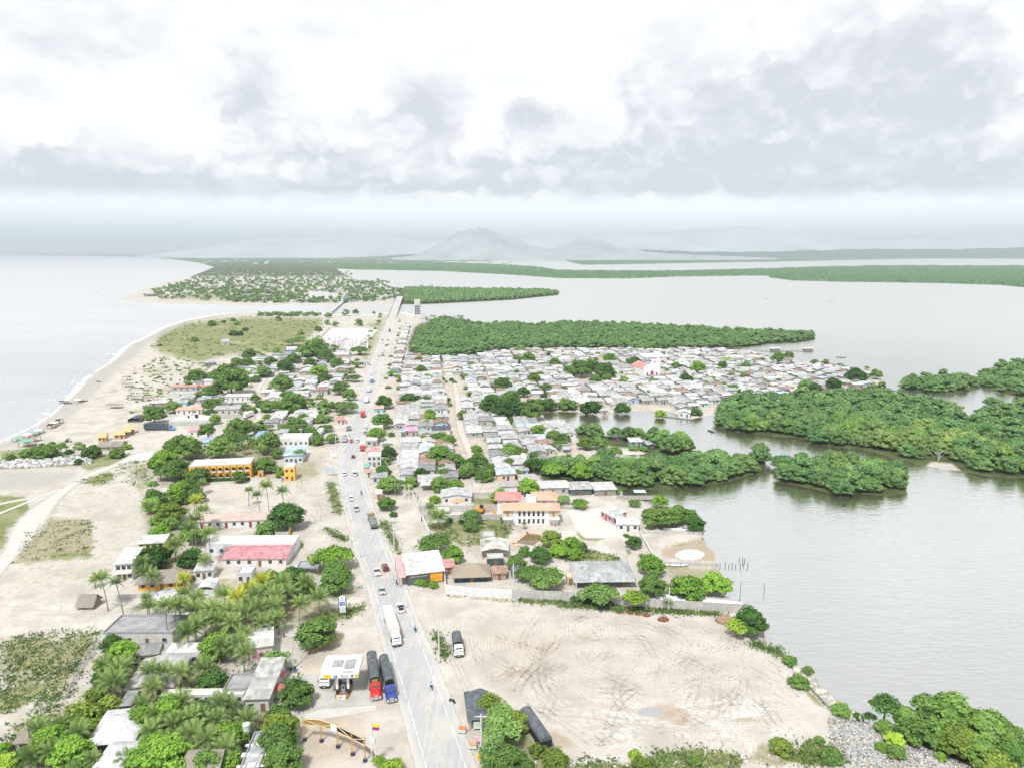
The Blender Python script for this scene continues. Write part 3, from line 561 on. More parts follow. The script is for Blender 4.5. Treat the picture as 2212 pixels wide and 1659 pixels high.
HUE = {'d': ((.55, .68, .62), 'dark green'), 'g': ((.95, .98, .9), 'mid green'), 'l': ((1.28, 1.36, .78), 'lime green'), 'y': ((2.0, 1.75, .9), 'yellowish'), 'o': ((1.25, 1.05, .75), 'olive brown'), 's': ((1.3, 1.28, 1.35), 'grey green')}
KW = {'round': 'leafy tree', 'flat': 'flat topped tree', 'bush': 'bush', 'airy': 'thin crowned tree', 'tall': 'tall leafy tree'}
rt = random.Random(11)
TSPEC = []
def tree(px, py, wpx, kind='round', hue='g'):
    """base at the photo point, crown wpx wide there"""
    TSPEC.append((wpx, len(TSPEC), px, py, kind, hue))
def plant_trees(limit=290):
    """the largest in view each become a thing, the smallest far ones one mass"""
    rest = []; n = 0
    for wpx, q_, px, py, kind, hue in sorted(TSPEC, reverse=True):
        x, y = map(float, G(px, py)); s = wpx*mpp(py)/(2*{'round': 5, 'flat': 5.6, 'bush': 5, 'airy': 4.6, 'tall': 3.6}[kind]*.98)
        if kind != 'bush':
            n += 1
            if n > limit: rest.append((x, y, s, s*(.6 if kind == 'flat' else .9), {'d': 0, 'g': .12, 's': .2, 'l': .34, 'y': .4, 'o': .3}[hue])); continue
        cs, ts = KIND[kind]; k = _tn[0]; _tn[0] += 1
        o = thing('bush' if kind == 'bush' else 'tree', None, 'bush' if kind == 'bush' else 'tree', (x, y, -.05), rt.random()*6.28, 'bushes through the settlement' if kind == 'bush' else 'trees scattered through the settlement')
        o.scale = (s, s, s*rt.uniform(.85, 1.05)); c = HUE[hue][0]; j = rt.uniform(.88, 1.12)
        part('crown', cs[k % len(cs)], o, tuple(q*j for q in c)); part('trunk', ts[k % len(ts)], o); TREES.append((o, px, py, f"{HUE[hue][1]} {KW[kind]}"))
    merged('yard_trees', rest, LOD1, LB, 'small trees dotted among the houses of the village', 'trees', 9)
# tile-coded list: row col x y width kind hue
TL = """3 0 965 640 185 round d;3 0 1080 770 280 round l;3 0 1860 720 300 round l;3 0 815 1060 180 bush o;3 0 930 1200 270 bush o;3 0 720 1320 380 bush o;3 0 1000 1190 200 bush o;3 0 460 1520 340 round l;3 0 620 1640 360 round l;3 0 40 1520 120 round l;3 0 720 1400 230 round l;3 0 1240 1330 300 round l;3 0 1480 1290 320 round l;3 0 1350 1560 320 round l;3 0 1460 1690 430 round l;3 0 1900 1480 320 round l;3 0 1740 1260 260 round g;3 0 2060 1440 230 round l;3 0 1220 1720 300 round l;3 0 1830 990 260 round d;3 0 60 1690 200 round y;3 0 640 1780 260 round g;3 0 870 900 150 bush d;3 0 1800 1700 280 round g;3 0 2000 1640 200 round l
3 1 190 1290 230 round g;3 1 210 1420 320 round o;3 1 190 1560 330 round g;3 1 240 1700 330 round g;3 1 350 1110 310 round g;3 1 170 815 235 airy s;3 1 535 605 350 round g;3 1 690 135 260 round g;3 1 250 150 260 round g;3 1 450 150 150 round l;3 1 110 130 240 round g;3 1 330 60 200 round d
3 1 2030 1200 230 airy o;3 1 2110 1330 300 round s;3 1 2130 1480 330 airy s;3 1 2080 1620 300 round s;3 1 2180 1720 330 round g;3 2 60 1330 220 round o;3 2 225 1540 165 bush o;3 2 370 1660 240 round o;3 2 90 1720 220 round g;3 1 1065 1650 130 airy y;3 1 1180 1720 200 round y
3 2 760 245 340 flat s;3 2 1060 280 205 airy y;3 2 300 100 330 flat g;3 2 1210 160 240 round g;3 2 1510 175 300 bush l;3 2 1760 150 260 round l;3 2 2060 490 290 round d;3 2 1950 520 200 airy y;3 2 1060 1570 120 bush y;3 2 1130 1660 160 bush o;3 2 1575 1610 120 bush g;3 2 555 210 100 bush d;3 2 660 230 80 bush d;3 2 840 250 80 bush d;3 1 1400 70 90 bush l;3 1 1450 80 85 bush l;3 1 1535 95 90 bush l;3 2 930 300 70 bush g
3 3 185 760 130 bush g;3 3 260 950 165 bush g;3 3 340 860 110 airy g;3 3 630 1190 160 bush g;3 3 1000 1240 260 airy d;3 3 1000 1340 170 bush g;3 3 1240 1400 300 bush g;3 3 1540 1330 300 tall g;3 3 1340 1260 260 airy g;3 3 1450 1420 300 bush g;3 3 1880 1460 400 round g;3 3 1640 1540 330 round o;3 3 1950 1430 330 round g;3 3 1090 1470 170 round y;3 3 110 1510 200 bush o;3 3 540 1590 190 bush g;3 3 980 1500 110 bush l;3 3 1110 1560 160 bush g;3 3 1490 1580 100 bush l;3 3 1940 1680 320 bush o;3 3 2120 1620 280 round d;3 3 770 1230 80 bush d;3 3 440 1430 90 bush g;3 3 1640 1400 250 round g;3 3 2000 1560 220 round g;3 3 870 1260 110 airy d
2 0 1335 340 195 round g;2 0 1500 250 130 round g;2 0 1830 230 150 round g;2 0 2000 100 320 round g;2 0 1850 120 160 round g;2 0 2010 560 290 flat g;2 0 1800 490 130 tall d;2 0 1560 590 200 round g;2 0 1650 640 240 round g;2 0 1900 640 220 round g;2 0 1430 740 230 round l;2 0 1530 820 240 round g;2 0 1710 860 200 round g;2 0 1560 1010 220 round l;2 0 1480 1200 250 round o;2 0 1380 1350 180 round l;2 0 1320 1580 310 bush d;2 0 1640 1590 210 round d;2 0 320 585 80 airy g;2 0 530 600 110 airy g;2 0 450 525 50 airy g;2 0 600 600 70 bush d;2 0 420 640 190 bush g;2 0 1100 560 85 bush l;2 0 815 555 60 bush g;2 0 690 560 90 airy g;2 0 1720 130 90 round g;2 0 1900 200 100 round g;2 0 2110 220 110 flat g;2 0 2060 470 220 round g;2 0 2140 380 110 round g;2 0 1480 560 130 bush o;2 0 1340 700 110 bush d;2 0 680 690 80 bush d;2 0 1560 960 120 round y;2 0 1700 1020 160 round s;2 0 250 640 140 bush g;2 0 100 660 90 bush g;2 0 800 630 160 bush g;2 0 1010 630 130 bush g;2 0 370 545 60 bush g;2 0 590 500 50 airy g
2 1 100 590 240 round g;2 1 180 640 110 round g;2 1 80 760 190 round g;2 1 190 760 90 round l;2 1 215 800 90 bush o;2 1 380 660 120 airy s;2 1 660 505 115 round g;2 1 480 465 110 round d;2 1 350 410 190 round g;2 1 330 240 230 round g;2 1 275 150 140 round g;2 1 225 70 180 round g;2 1 730 90 140 round g;2 1 780 250 190 flat g;2 1 590 240 130 round s;2 1 650 210 90 round d;2 1 810 140 120 round g;2 1 30 420 110 round g;2 1 265 1250 310 round d;2 1 95 1320 190 round s;2 1 670 1590 370 flat l;2 1 700 1700 250 round g;2 1 530 520 130 bush g;2 1 100 240 130 round g;2 1 150 190 110 flat g;2 1 820 210 110 flat g;2 1 420 330 110 round g
2 1 1110 210 150 round g;2 1 1320 185 150 round d;2 1 1480 175 95 round g;2 1 1580 215 80 round g;2 1 1500 330 110 round l;2 1 1090 380 170 round g;2 1 1180 340 70 flat g;2 1 1470 365 90 round l;2 1 1570 510 130 round d;2 1 1040 490 150 round l;2 1 1150 650 150 round d;2 1 1130 690 90 round g;2 1 1600 690 220 round g;2 1 1730 715 170 round g;2 1 1610 770 120 round g;2 1 1800 810 110 round g;2 1 1100 805 140 round d;2 1 1150 930 200 round g;2 1 1130 1080 160 round g;2 1 1540 1020 110 bush l;2 1 1570 935 65 round d;2 1 1850 700 70 tall g;2 1 2040 260 220 round d;2 1 2130 290 200 round d;2 1 2190 200 180 round d;2 1 2190 590 120 round g;2 1 2190 720 120 round g;2 1 2110 1000 110 round g;2 1 1545 1440 300 flat g;2 1 1700 1540 200 round l;2 1 1670 1195 70 bush d;2 1 1775 1195 50 bush d;2 1 2160 1190 100 bush g;2 1 1790 280 75 round g;2 1 2120 430 70 bush g;2 1 2030 420 60 bush g;2 1 1170 450 60 bush g;2 1 2130 60 160 round g;2 1 1440 240 60 airy g;2 1 1240 900 100 round g;2 1 1190 1140 70 bush g
2 2 40 290 200 round d;2 2 170 310 220 round g;2 2 -20 210 160 round d;2 2 100 110 110 round d;2 2 290 85 115 airy g;2 2 300 220 170 bush d;2 2 480 215 170 bush g;2 2 680 250 180 bush d;2 2 950 245 150 bush d;2 2 1280 285 110 bush y;2 2 1590 265 110 bush d;2 2 230 440 130 round l;2 2 370 510 160 round g;2 2 400 570 110 round g;2 2 640 560 150 round g;2 2 760 560 140 round g;2 2 310 655 55 bush d;2 2 385 660 60 bush d;2 2 20 600 110 round g;2 2 190 770 170 airy d;2 2 50 810 100 round g;2 2 370 790 230 flat l;2 2 600 830 190 round l;2 2 150 950 180 round l;2 2 890 650 140 airy s;2 2 1050 570 80 bush s;2 2 1140 575 80 bush s;2 2 590 1070 150 flat l;2 2 1060 1055 110 flat g;2 2 440 1030 140 flat s;2 2 340 1400 190 round o;2 2 1250 1230 250 round g;2 2 1330 1220 220 round g;2 2 1200 1180 160 round g;2 2 1430 1200 190 round g;2 2 1590 1270 170 round d;2 2 1530 1180 150 round g;2 2 1280 1060 140 round l;2 2 250 1540 190 round d;2 2 420 1480 190 flat l;2 2 550 1500 150 bush l;2 2 40 1600 180 round g;2 2 1210 1640 230 round l;2 2 110 1480 110 round g;2 2 900 940 90 bush s;2 2 980 1310 40 bush l;2 2 1000 1320 45 bush g;2 2 740 470 90 round d;2 2 1430 1090 90 bush g;2 2 150 1700 250 flat g
1 0 1700 1650 170 round g;1 0 1830 1640 110 round g;1 0 1950 1640 200 round g;1 0 2110 1610 120 round l;1 0 2140 1530 130 round g;1 0 2050 1520 120 round g;1 0 2160 1450 130 round g;1 0 1385 1330 35 bush g;1 0 1830 1157 75 bush g;1 0 1932 1130 42 bush d;1 0 2017 1117 48 bush g;1 0 2020 1240 85 bush d;1 0 2075 1240 60 bush d;1 0 2120 1200 55 bush d;1 0 1680 1290 70 bush s;1 0 2050 1150 60 bush s
1 1 70 1600 140 round g;1 1 260 1560 150 round d;1 1 520 1450 250 round g;1 1 610 1470 140 round g;1 1 470 1520 110 round d;1 1 550 1610 150 round l;1 1 600 1650 130 round g;1 1 700 1520 120 round g;1 1 880 1520 110 flat g;1 1 900 1410 150 flat g;1 1 770 1590 75 round d;1 1 860 1640 120 flat g;1 1 1180 1590 100 flat g;1 1 1230 1600 70 flat g;1 1 1430 1580 110 round g;1 1 1490 1620 80 round l;1 1 1410 1470 80 round d;1 1 400 1410 110 round g;1 1 380 1290 100 flat g;1 1 320 1330 140 flat g;1 1 390 1230 80 flat g;1 1 680 1380 90 round g;1 1 620 1150 60 round g;1 1 690 1165 70 round g;1 1 890 1160 80 round d;1 1 780 1070 70 round g;1 1 860 1060 60 airy g;1 1 630 1090 70 round d;1 1 540 1200 70 bush g;1 1 1020 1055 30 airy g;1 1 195 1115 60 round g;1 1 1570 1500 60 airy g;1 1 130 1500 110 round g;1 1 450 1450 120 round g;1 1 330 1480 120 round g;1 1 180 1390 70 round g;1 1 60 1440 70 round g;1 1 750 1440 90 flat g;1 1 970 1350 70 flat g;1 1 1240 1640 60 round d
1 2 75 1395 100 round s;1 2 320 1410 60 round g;1 2 740 1430 70 round g;1 2 845 1475 120 round l;1 2 975 1420 60 round g;1 2 1020 1405 60 round d;1 2 1145 1400 60 bush d;1 2 1300 1430 80 round s;1 2 1430 1440 45 round d;1 2 1200 1425 80 bush g;1 2 50 1480 90 round g;1 2 150 1480 120 round g;1 2 270 1505 60 round y;1 2 370 1520 110 round g;1 2 470 1530 70 round d;1 2 550 1470 60 round g;1 2 590 1600 200 round g;1 2 690 1570 170 round d;1 2 800 1610 170 round d;1 2 500 1580 110 round g;1 2 245 1610 90 round g;1 2 975 1655 90 round s;1 2 720 1655 110 round g;1 2 1050 1500 130 bush d;1 2 1420 1545 110 round g;1 2 1610 1570 130 round l;1 2 1820 1530 95 round d;1 2 1850 1475 110 flat y;1 2 2020 1535 90 round g;1 2 2165 1475 75 round d;1 2 1740 1640 80 round g;1 2 2000 1620 85 round g;1 2 1510 1650 120 round d;1 2 1930 1400 40 round g;1 2 2025 1400 40 round g;1 2 2150 1575 70 bush g;1 2 190 1660 130 round o
1 3 80 1515 115 tall g;1 3 175 1435 90 bush g;1 3 375 1510 60 bush g;1 3 495 1500 80 round g;1 3 620 1505 65 flat d;1 3 850 1520 50 flat d;1 3 930 1615 110 round g;1 3 265 1615 65 round g;1 3 400 1500 90 bush g;1 3 760 1650 180 round d;1 3 325 1560 50 bush g;1 3 80 1655 80 bush g;2 3 410 70 110 round d;2 3 330 60 140 round s;2 3 560 50 140 round d;2 3 1580 640 10 bush d"""
for q in TL.replace('\n', ';').split(';'):
    if q.strip():
        r_, c_, x_, y_, w_, k_, h_ = q.split(); tree(*T(int(r_), int(c_), float(x_), float(y_)), float(w_)/4, k_, h_)
for q in "3 0 1180 1460 200;3 0 300 1560 200;3 0 180 1600 160;3 0 880 800 130;3 0 860 1000 140;3 1 20 520 150;3 1 130 440 140;3 0 2050 480 120;3 0 2150 130 120;3 3 1750 1330 260;3 3 1420 1300 260;3 3 1180 1280 230;3 3 1820 1620 300;3 3 2080 1480 260".split(';'):
    r_, c_, x_, y_, w_ = map(int, q.split()); tree(*T(r_, c_, x_, y_), w_/4, 'bush' if r_*c_ != 9 else 'round', rt.choice('gglgd'))
# trees lining the highway
rl = random.Random(5)
for s in ("812,812 826,770 838,730 848,700 800,835 833,755 842,718 855,682 806,822 852,690", ):
    pass
for k in range(26):                                                 # seaward row and lagoon row of shade trees
    t_ = k/25; py = 835-(835-682)*t_**.8
    xc = np.interp(py, [645, 667, 690, 715, 750, 790, 825, 845], [860, 853, 845, 838, 825, 810, 800, 798])
    if k % 3 != 2: tree(xc-22-30*(1-t_)+rl.uniform(-6, 3), py, rl.uniform(.9, 1.3)*6.5/mpp(py), 'flat', 'g')
    if k % 3 != 1: tree(xc+20+14*(1-t_)+rl.uniform(-3, 8), py+4, rl.uniform(.8, 1.2)*5/mpp(py), 'flat', 'g')
for k in range(90):                                                 # small yard trees
    px, py = rl.uniform(860, 1840), rl.uniform(770, 900)
    if py > 870 and px > 1150: continue
    tree(px, py, rl.uniform(2.6, 5.5)/mpp(py), 'round', rl.choice('ggds'))
# ------------------------------------------------------------------ palms
def frond_arrays(L, droop, r_, wid=.62):
    n = 9; V = []; Q = []
    t_ = np.linspace(.06, 1, n); x = L*np.sin(t_*1.25)/1.0*.92; z = L*(.42*t_-droop*t_**2.2)
    for i in range(n-1):
        for s in (-1, 1):
            wl = wid*math.sin(math.pi*min(1, .12+t_[i]*.95))**.6
            for h in (0, .34, .67):
                xa = x[i]+(x[i+1]-x[i])*h; za = z[i]+(z[i+1]-z[i])*h; xb = x[i]+(x[i+1]-x[i])*(h+.2); zb = z[i]+(z[i+1]-z[i])*(h+.2)
                o = len(V); dr = wl*(.30+.55*r_.random())
                V += [(xa, 0, za), (xb, 0, zb), (xb+wl*.62, s*wl*.9, zb-dr), (xa+wl*.55, s*wl*.88, za-dr-.03)]; Q.append((o, o+1, o+2, o+3))
    return np.array(V), np.array(Q)
def palm_mesh(seed, L=3.0):
    r_ = np.random.default_rng(seed); V = []; Q = []; ti = []; off = 0; nf = 22
    for k in range(nf):
        lvl = k/nf; a = k*2.399; v, q = frond_arrays(L*r_.uniform(.85, 1.1), .12+.95*lvl+.1*r_.random(), r_)
        c, s = math.cos(a), math.sin(a); tilt = .85*(1-lvl)
        ct, st = math.cos(tilt), math.sin(tilt); X = v[:, 0]*ct-v[:, 2]*st; Z_ = v[:, 0]*st+v[:, 2]*ct
        V.append(np.stack([X*c-v[:, 1]*s, X*s+v[:, 1]*c, Z_], 1)); Q.append(q+off); off += len(v); ti.append(np.full(len(q), np.clip(.75-.5*lvl+.3*(r_.random()-.5), 0, 1))+.15*r_.random(len(q)))
    return npmesh('crown', np.concatenate(V), [np.concatenate(Q)], LP, np.concatenate(ti))
PALMC = [palm_mesh(i) for i in range(5)]
PALMS = []
def palm(px, py, hpx, wpx, hue=(1, 1, 1), lean=None):
    """foot at the photo point, crown centre hpx above it in the picture, fronds wpx wide"""
    x, y = G(px, py); s = mpp(py); h = max(2.0, hpx*s/.86); w = wpx*s; k = len(PALMS)
    o = thing('palm_tree', None, 'palm tree', (float(x), float(y), -.05), rt.random()*6.28, 'coconut palms')
    lx = (rt.uniform(-.12, .12) if lean is None else lean)*h; b = MB(); o.rotation_euler[2] = 0
    pts = [(lx*(i/6)**1.6, 0, h*i/6) for i in range(7)]; b.tube(pts, [.24*max(.6, min(1.2, w/5)), .17, .15, .13, .12, .11, .10], 6)
    b.part('trunk', PBARK, o)
    c = part('crown', PALMC[k % 5], o, hue); c.location = (lx, 0, h); sc = w/4.7; c.scale = (sc, sc, sc); c.rotation_euler = (0, 0, rt.random()*6.28)
    PALMS.append((o, px, py, ('yellowed ' if hue[0] > 1.4 else '')+('tall' if h > 7.5 else 'young' if h < 4 else 'slender')+' coconut palm'))
PL = """3 0 935 300 260 150;3 0 1070 360 280 110;3 0 825 100 60 100;3 0 1300 160 180 150;3 0 1370 240 220 140;3 0 1280 345 150 90;3 0 1600 125 100 130 y;3 0 1450 565 290 170;3 0 1515 485 220 170;3 0 1295 370 100 160;3 0 1640 650 150 220;3 0 1700 420 120 190;3 0 1830 430 130 210;3 0 1990 440 130 180;3 0 2120 450 120 190;3 0 2060 330 140 180 y;3 0 1960 300 130 170;3 0 1700 330 130 170;3 0 1620 280 120 160;3 0 2180 380 130 170;3 0 2180 280 150 170 y;3 0 1000 1010 130 210;3 0 920 900 130 180;3 0 1090 880 120 170;3 0 1020 1100 170 220;3 0 1310 1045 210 200;3 0 1460 1020 190 170;3 0 1590 1010 170 190;3 0 1790 930 130 220;3 0 2110 620 110 170;3 0 2110 880 210 190;3 0 330 1420 110 190;3 0 290 1640 90 270;3 0 820 1690 110 170;3 0 1110 1690 90 200;3 0 1370 1330 130 210;3 0 1440 1420 110 220;3 0 1680 1520 150 260;3 0 1470 1560 120 240;3 0 1910 1230 130 210;3 0 1990 1250 120 180;3 0 2150 1350 110 200;3 0 1980 1600 120 230;3 0 1760 1330 120 190
3 0 1330 1120 150 190;3 0 1560 1240 160 200;3 0 1640 1380 150 210;3 0 1540 1430 150 200;3 0 1870 1400 160 200;3 0 1800 1560 150 220;3 0 1320 1480 140 200;3 0 700 1500 150 210;3 0 540 1420 130 190;3 0 450 1640 120 220;3 0 1230 1240 130 170;3 0 1040 960 160 190;3 0 960 1060 150 200;3 0 1700 600 160 200;3 0 1900 760 150 190;3 0 2080 760 170 190;3 0 1560 420 140 180;3 0 1780 520 130 190;3 0 1900 520 130 180;3 0 2020 540 130 180;3 1 90 560 150 180;3 1 160 420 150 180;
3 1 60 200 140 180 y;3 1 170 330 150 190;3 1 285 300 150 190;3 1 375 420 170 160;3 1 550 330 130 190;3 1 200 500 130 130;3 1 110 280 140 180;3 1 20 330 160 180;3 1 60 430 150 180;3 1 240 220 150 180;3 1 420 200 140 170;3 1 45 90 80 100
2 0 1185 820 130 45;2 0 1700 1170 150 120 y;2 0 1770 1300 190 130;2 0 1670 1440 180 150;2 0 1820 1560 250 150;2 0 1520 1520 120 150;2 0 1700 1500 300 140;2 0 1310 1190 120 140;2 0 1770 1640 110 120;2 0 1260 1760 200 160;2 0 2110 610 60 90;2 0 2000 650 80 110;2 0 2180 560 60 90;2 0 2190 440 60 90;2 0 1580 770 60 90;2 0 1580 840 70 80;2 0 1750 950 80 90;2 0 1680 1090 100 90;2 0 1390 110 20 50;2 0 1260 250 40 60;2 0 1420 250 35 60
2 1 120 1180 270 120;2 1 240 1080 140 110;2 1 50 1190 210 90;2 1 -60 1050 120 80;2 1 30 660 90 110;2 1 1100 540 90 100;2 1 1570 1250 90 170;2 1 1500 1130 60 100;2 1 1955 1480 220 60;2 1 1610 500 50 90;2 1 1450 510 40 80;2 1 1200 960 60 90;2 1 1320 960 50 80
2 2 1120 1540 40 65;2 2 490 680 50 70;2 2 1175 110 40 35;1 1 80 1450 70 70;1 1 20 1450 50 55;3 2 1345 280 50 90;2 2 110 1250 40 50"""
for q in PL.replace('\n', ';').split(';'):
    if not q.strip(): continue
    q = q.split(); x_, y_ = T(int(q[0]), int(q[1]), float(q[2]), float(q[3])); palm(x_, y_, float(q[4])/4, float(q[5])/4, (1.7, 1.35, .6) if len(q) > 6 else (1, 1, 1))
autolabel(PALMS)
# ------------------------------------------------------------------ mangroves
def fill(name, step, seed, jit=.45):
    q = toW(FOR[name]); r_ = np.random.default_rng(seed); (x0, y0), (x1, y1) = q.min(0), q.max(0)
    X, Y = np.meshgrid(np.arange(x0, x1+step, step), np.arange(y0, y1+step, step*.9)); X[1::2] += step/2
    X = X+r_.uniform(-jit, jit, X.shape)*step; Y = Y+r_.uniform(-jit, jit, Y.shape)*step; s = sdist(q, X, Y)
    k = s > .9; return np.c_[X[k], Y[k], s[k]]
MG = []
for nm, st in (('mass', 7.6), ('island', 6.6), ('gtwo', 8.2), ('gone', 7.2), ('pen', 6.8), ('lobe', 6.2)):
    for x, y, s in fill(nm, st, len(nm)): MG.append((x, y, s, nm))
MG = [m_ for m_ in MG if -60 < toD(m_[0], m_[1])[0] < 2290]
MG.sort(key=lambda m_: m_[0]**2+m_[1]**2)
AREA = {'mass': 'in the broad mangrove wood beside the lagoon', 'island': 'on the round islet alone in the lagoon', 'gtwo': 'on the far islet past the pond', 'gone': 'on the flat islet behind the broad wood', 'pen': 'on the spit of mangroves below the village', 'lobe': 'along the thin strip beside the inlet'}
rm = random.Random(3)
for k, (x, y, s, nm) in enumerate(MG[:300]):
    edge_ = s < 6.5; o = thing('mangrove_tree', ('outer ' if edge_ else 'inner ')+'mangrove tree '+('at the waterline ' if edge_ else 'deep among others ')+AREA[nm], 'mangrove tree', (x, y, WATER+(.1 if edge_ else .4)), rm.random()*6.28, ('outer' if edge_ else 'inner')+' mangroves '+AREA[nm])
    c_ = rm.uniform(.72, 1.1)*(1 if edge_ else 1.1); o.scale = (c_, c_*rm.uniform(.85, 1.1), c_*rm.uniform(.68, 1.28)); h = rm.choice([(1, 1, 1), (1, 1, 1), (.85, .95, .95), (1.2, 1.15, .9), (1.15, 1.05, 1.0)])
    if nm == 'mass' and 1880 < toD(x, y)[0] < 2150 and 880 < toD(x, y)[1] < 985 and rm.random() < .5: h = (1.45, 1.2, 1.1)
    part('crown', MANG[k % 5], o, h); part('root', MROOT[k % 3], o)
def merged(name, pts, protos, mtl, label, cat, seed):
    """one mass of trees too many to tell apart"""
    r_ = np.random.default_rng(seed); V = []; Q = []; Tt = []; tq = []; tt = []; off = 0
    for x, y, sx, sz, j in pts:
        v, q, t_, a, b = protos[int(r_.integers(len(protos)))]; an = r_.random()*6.28; c, s = math.cos(an), math.sin(an)
        V.append(np.stack([(v[:, 0]*c-v[:, 1]*s)*sx+x, (v[:, 0]*s+v[:, 1]*c)*sx+y, v[:, 2]*sz+WATER], 1)); Q.append(q+off); Tt.append(t_+off); off += len(v)
        tq.append(np.clip(a*.85+.1+j, 0, 1)); tt.append(np.clip(b+j*.5, 0, 1))
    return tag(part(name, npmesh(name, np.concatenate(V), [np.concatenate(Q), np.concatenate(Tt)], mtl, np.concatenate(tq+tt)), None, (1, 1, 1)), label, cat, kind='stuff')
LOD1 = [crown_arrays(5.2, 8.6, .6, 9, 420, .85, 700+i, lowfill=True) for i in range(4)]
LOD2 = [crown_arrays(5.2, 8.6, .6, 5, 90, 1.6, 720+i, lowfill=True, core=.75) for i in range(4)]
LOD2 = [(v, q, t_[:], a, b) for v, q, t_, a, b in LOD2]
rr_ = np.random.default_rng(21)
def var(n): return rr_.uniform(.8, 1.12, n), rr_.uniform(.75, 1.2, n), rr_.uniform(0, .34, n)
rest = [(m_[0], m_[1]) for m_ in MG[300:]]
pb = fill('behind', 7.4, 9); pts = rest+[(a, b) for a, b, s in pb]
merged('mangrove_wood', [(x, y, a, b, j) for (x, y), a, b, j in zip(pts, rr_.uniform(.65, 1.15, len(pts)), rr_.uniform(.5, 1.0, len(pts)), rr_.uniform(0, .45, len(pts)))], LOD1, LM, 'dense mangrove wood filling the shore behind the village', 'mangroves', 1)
pts = [(a, b) for a, b, s in fill('spitn', 9.0, 4)]
merged('mangrove_grove', [(x, y, a*1.1, b, j) for (x, y), a, b, j in zip(pts, *var(len(pts)))], LOD2, LM, 'mangrove covered tongue of land past the bridge', 'mangroves', 2)
# woods of the far shores: a closed canopy over the land there
def canopy(name, label, y0, y1, ystep, hgt, seed, clear=None):
    r_ = np.random.default_rng(seed); yy = np.arange(y0, y1, ystep); xx = np.arange(-300, 2520, 3.0); X, Y = np.meshgrid(xx, yy); wx, wy = G(X, Y)
    s = sdist(toW(NORTH), wx, wy)
    for q in (LAG2, LAG3, POND): s = np.minimum(s, -sdist(toW(q), wx, wy))
    if clear is not None:
        for q in clear: s = np.minimum(s, -sdist(toW(P(q)), wx, wy))
    lump = .45+.55*r_.random(X.shape)+.12*np.sin(X*.11)*np.cos(Y*.9+X*.03)
    z = np.where(s > 3, hgt*lump, -3.0); n_, m2 = X.shape; I = np.arange(n_*m2).reshape(n_, m2)
    f = np.stack([I[:-1, :-1], I[1:, :-1], I[1:, 1:], I[:-1, 1:]], -1).reshape(-1, 4); k = (z.ravel()[f] > 0).sum(1) >= 1; f = f[k]
    tag(part(name, npmesh(name, np.stack([wx, wy, z], -1).reshape(-1, 3), [f], LM, .05+.6*r_.random(len(f))), None, (.8, .85, .85)), label, 'woods', kind='stuff')
TOWNCLR = ("258,640 300,612 437,585 470,570 560,566 700,572 730,583 748,600 863,606 880,630 880,662 553,664 300,660", )
canopy('far_wood', 'hazy blue green woods on the far lagoon shores', 545.5, 622, .5, 9, 6, TOWNCLR)
# town beyond the inlet: trees too many to count
pts = []
rr2 = random.Random(8); TOWN = P("300,645 345,622 400,608 445,592 480,578 560,570 690,575 722,590 745,604 800,608 858,608 830,618 868,628 860,648 800,652 745,655 560,655 420,650")
while len(pts) < 1250:
    px, py = rr2.uniform(295, 870), rr2.uniform(562, 657)
    if sdist(TOWN, np.array([px]), np.array([py]))[0] > 0 and sdist(POND, np.array([px]), np.array([py]))[0] < -1 and not (590 < px < 740 and 575 < py < 592) and not (py > 640 and px < 470 and rr2.random() < .7):
        x, y = G(px, py); pts.append((float(x), float(y)))
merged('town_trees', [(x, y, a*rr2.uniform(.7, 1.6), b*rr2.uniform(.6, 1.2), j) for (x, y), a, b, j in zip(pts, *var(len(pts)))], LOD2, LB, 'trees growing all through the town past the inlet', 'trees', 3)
pts = []
for k in range(60):
    px = 640+rr2.random()**1*70; py = rr2.uniform(590, 606); x, y = G(px+50, py-6+8*rr2.random()); pts.append((float(x), float(y)))
for k in range(70): x, y = G(rr2.uniform(560, 690), 681+rr2.uniform(-1.5, 3)); pts.append((float(x), float(y)))
merged('shore_thicket', [(x, y, a*.8, b*.6, j) for (x, y), a, b, j in zip(pts, *var(len(pts)))], LOD2, LB, 'thicket of bushes along the inlet bank', 'thicket', 4)

# weeds and tufts over the fields
def weeds(name, label, polys, seed, ls=.30, col=(1, 1, 1)):
    r_ = np.random.default_rng(seed); C = []
    for s_, n in polys:
        q = toW(P(s_)); (x0, y0), (x1, y1) = q.min(0), q.max(0); X = r_.uniform(x0, x1, n*5); Y = r_.uniform(y0, y1, n*5); k = sdist(q, X, Y) > -.5; X, Y = X[k][:n], Y[k][:n]
        for x, y in zip(X, Y):
            m_ = int(r_.integers(5, 16)); sp = r_.uniform(.3, 1.3); p = r_.normal(size=(m_, 3))*np.array([sp, sp, .15]); C.append(np.c_[x+p[:, 0], y+p[:, 1], np.abs(p[:, 2])+.1])
    C = np.concatenate(C); N = r_.normal(size=C.shape)*.6+np.array([0, 0, .7]); V, Q = leafset(C, N, ls, r_)
    tag(part(name, npmesh(name, V, [Q], LB, r_.random(len(Q))*.9), None, col), label, 'weeds', kind='stuff')
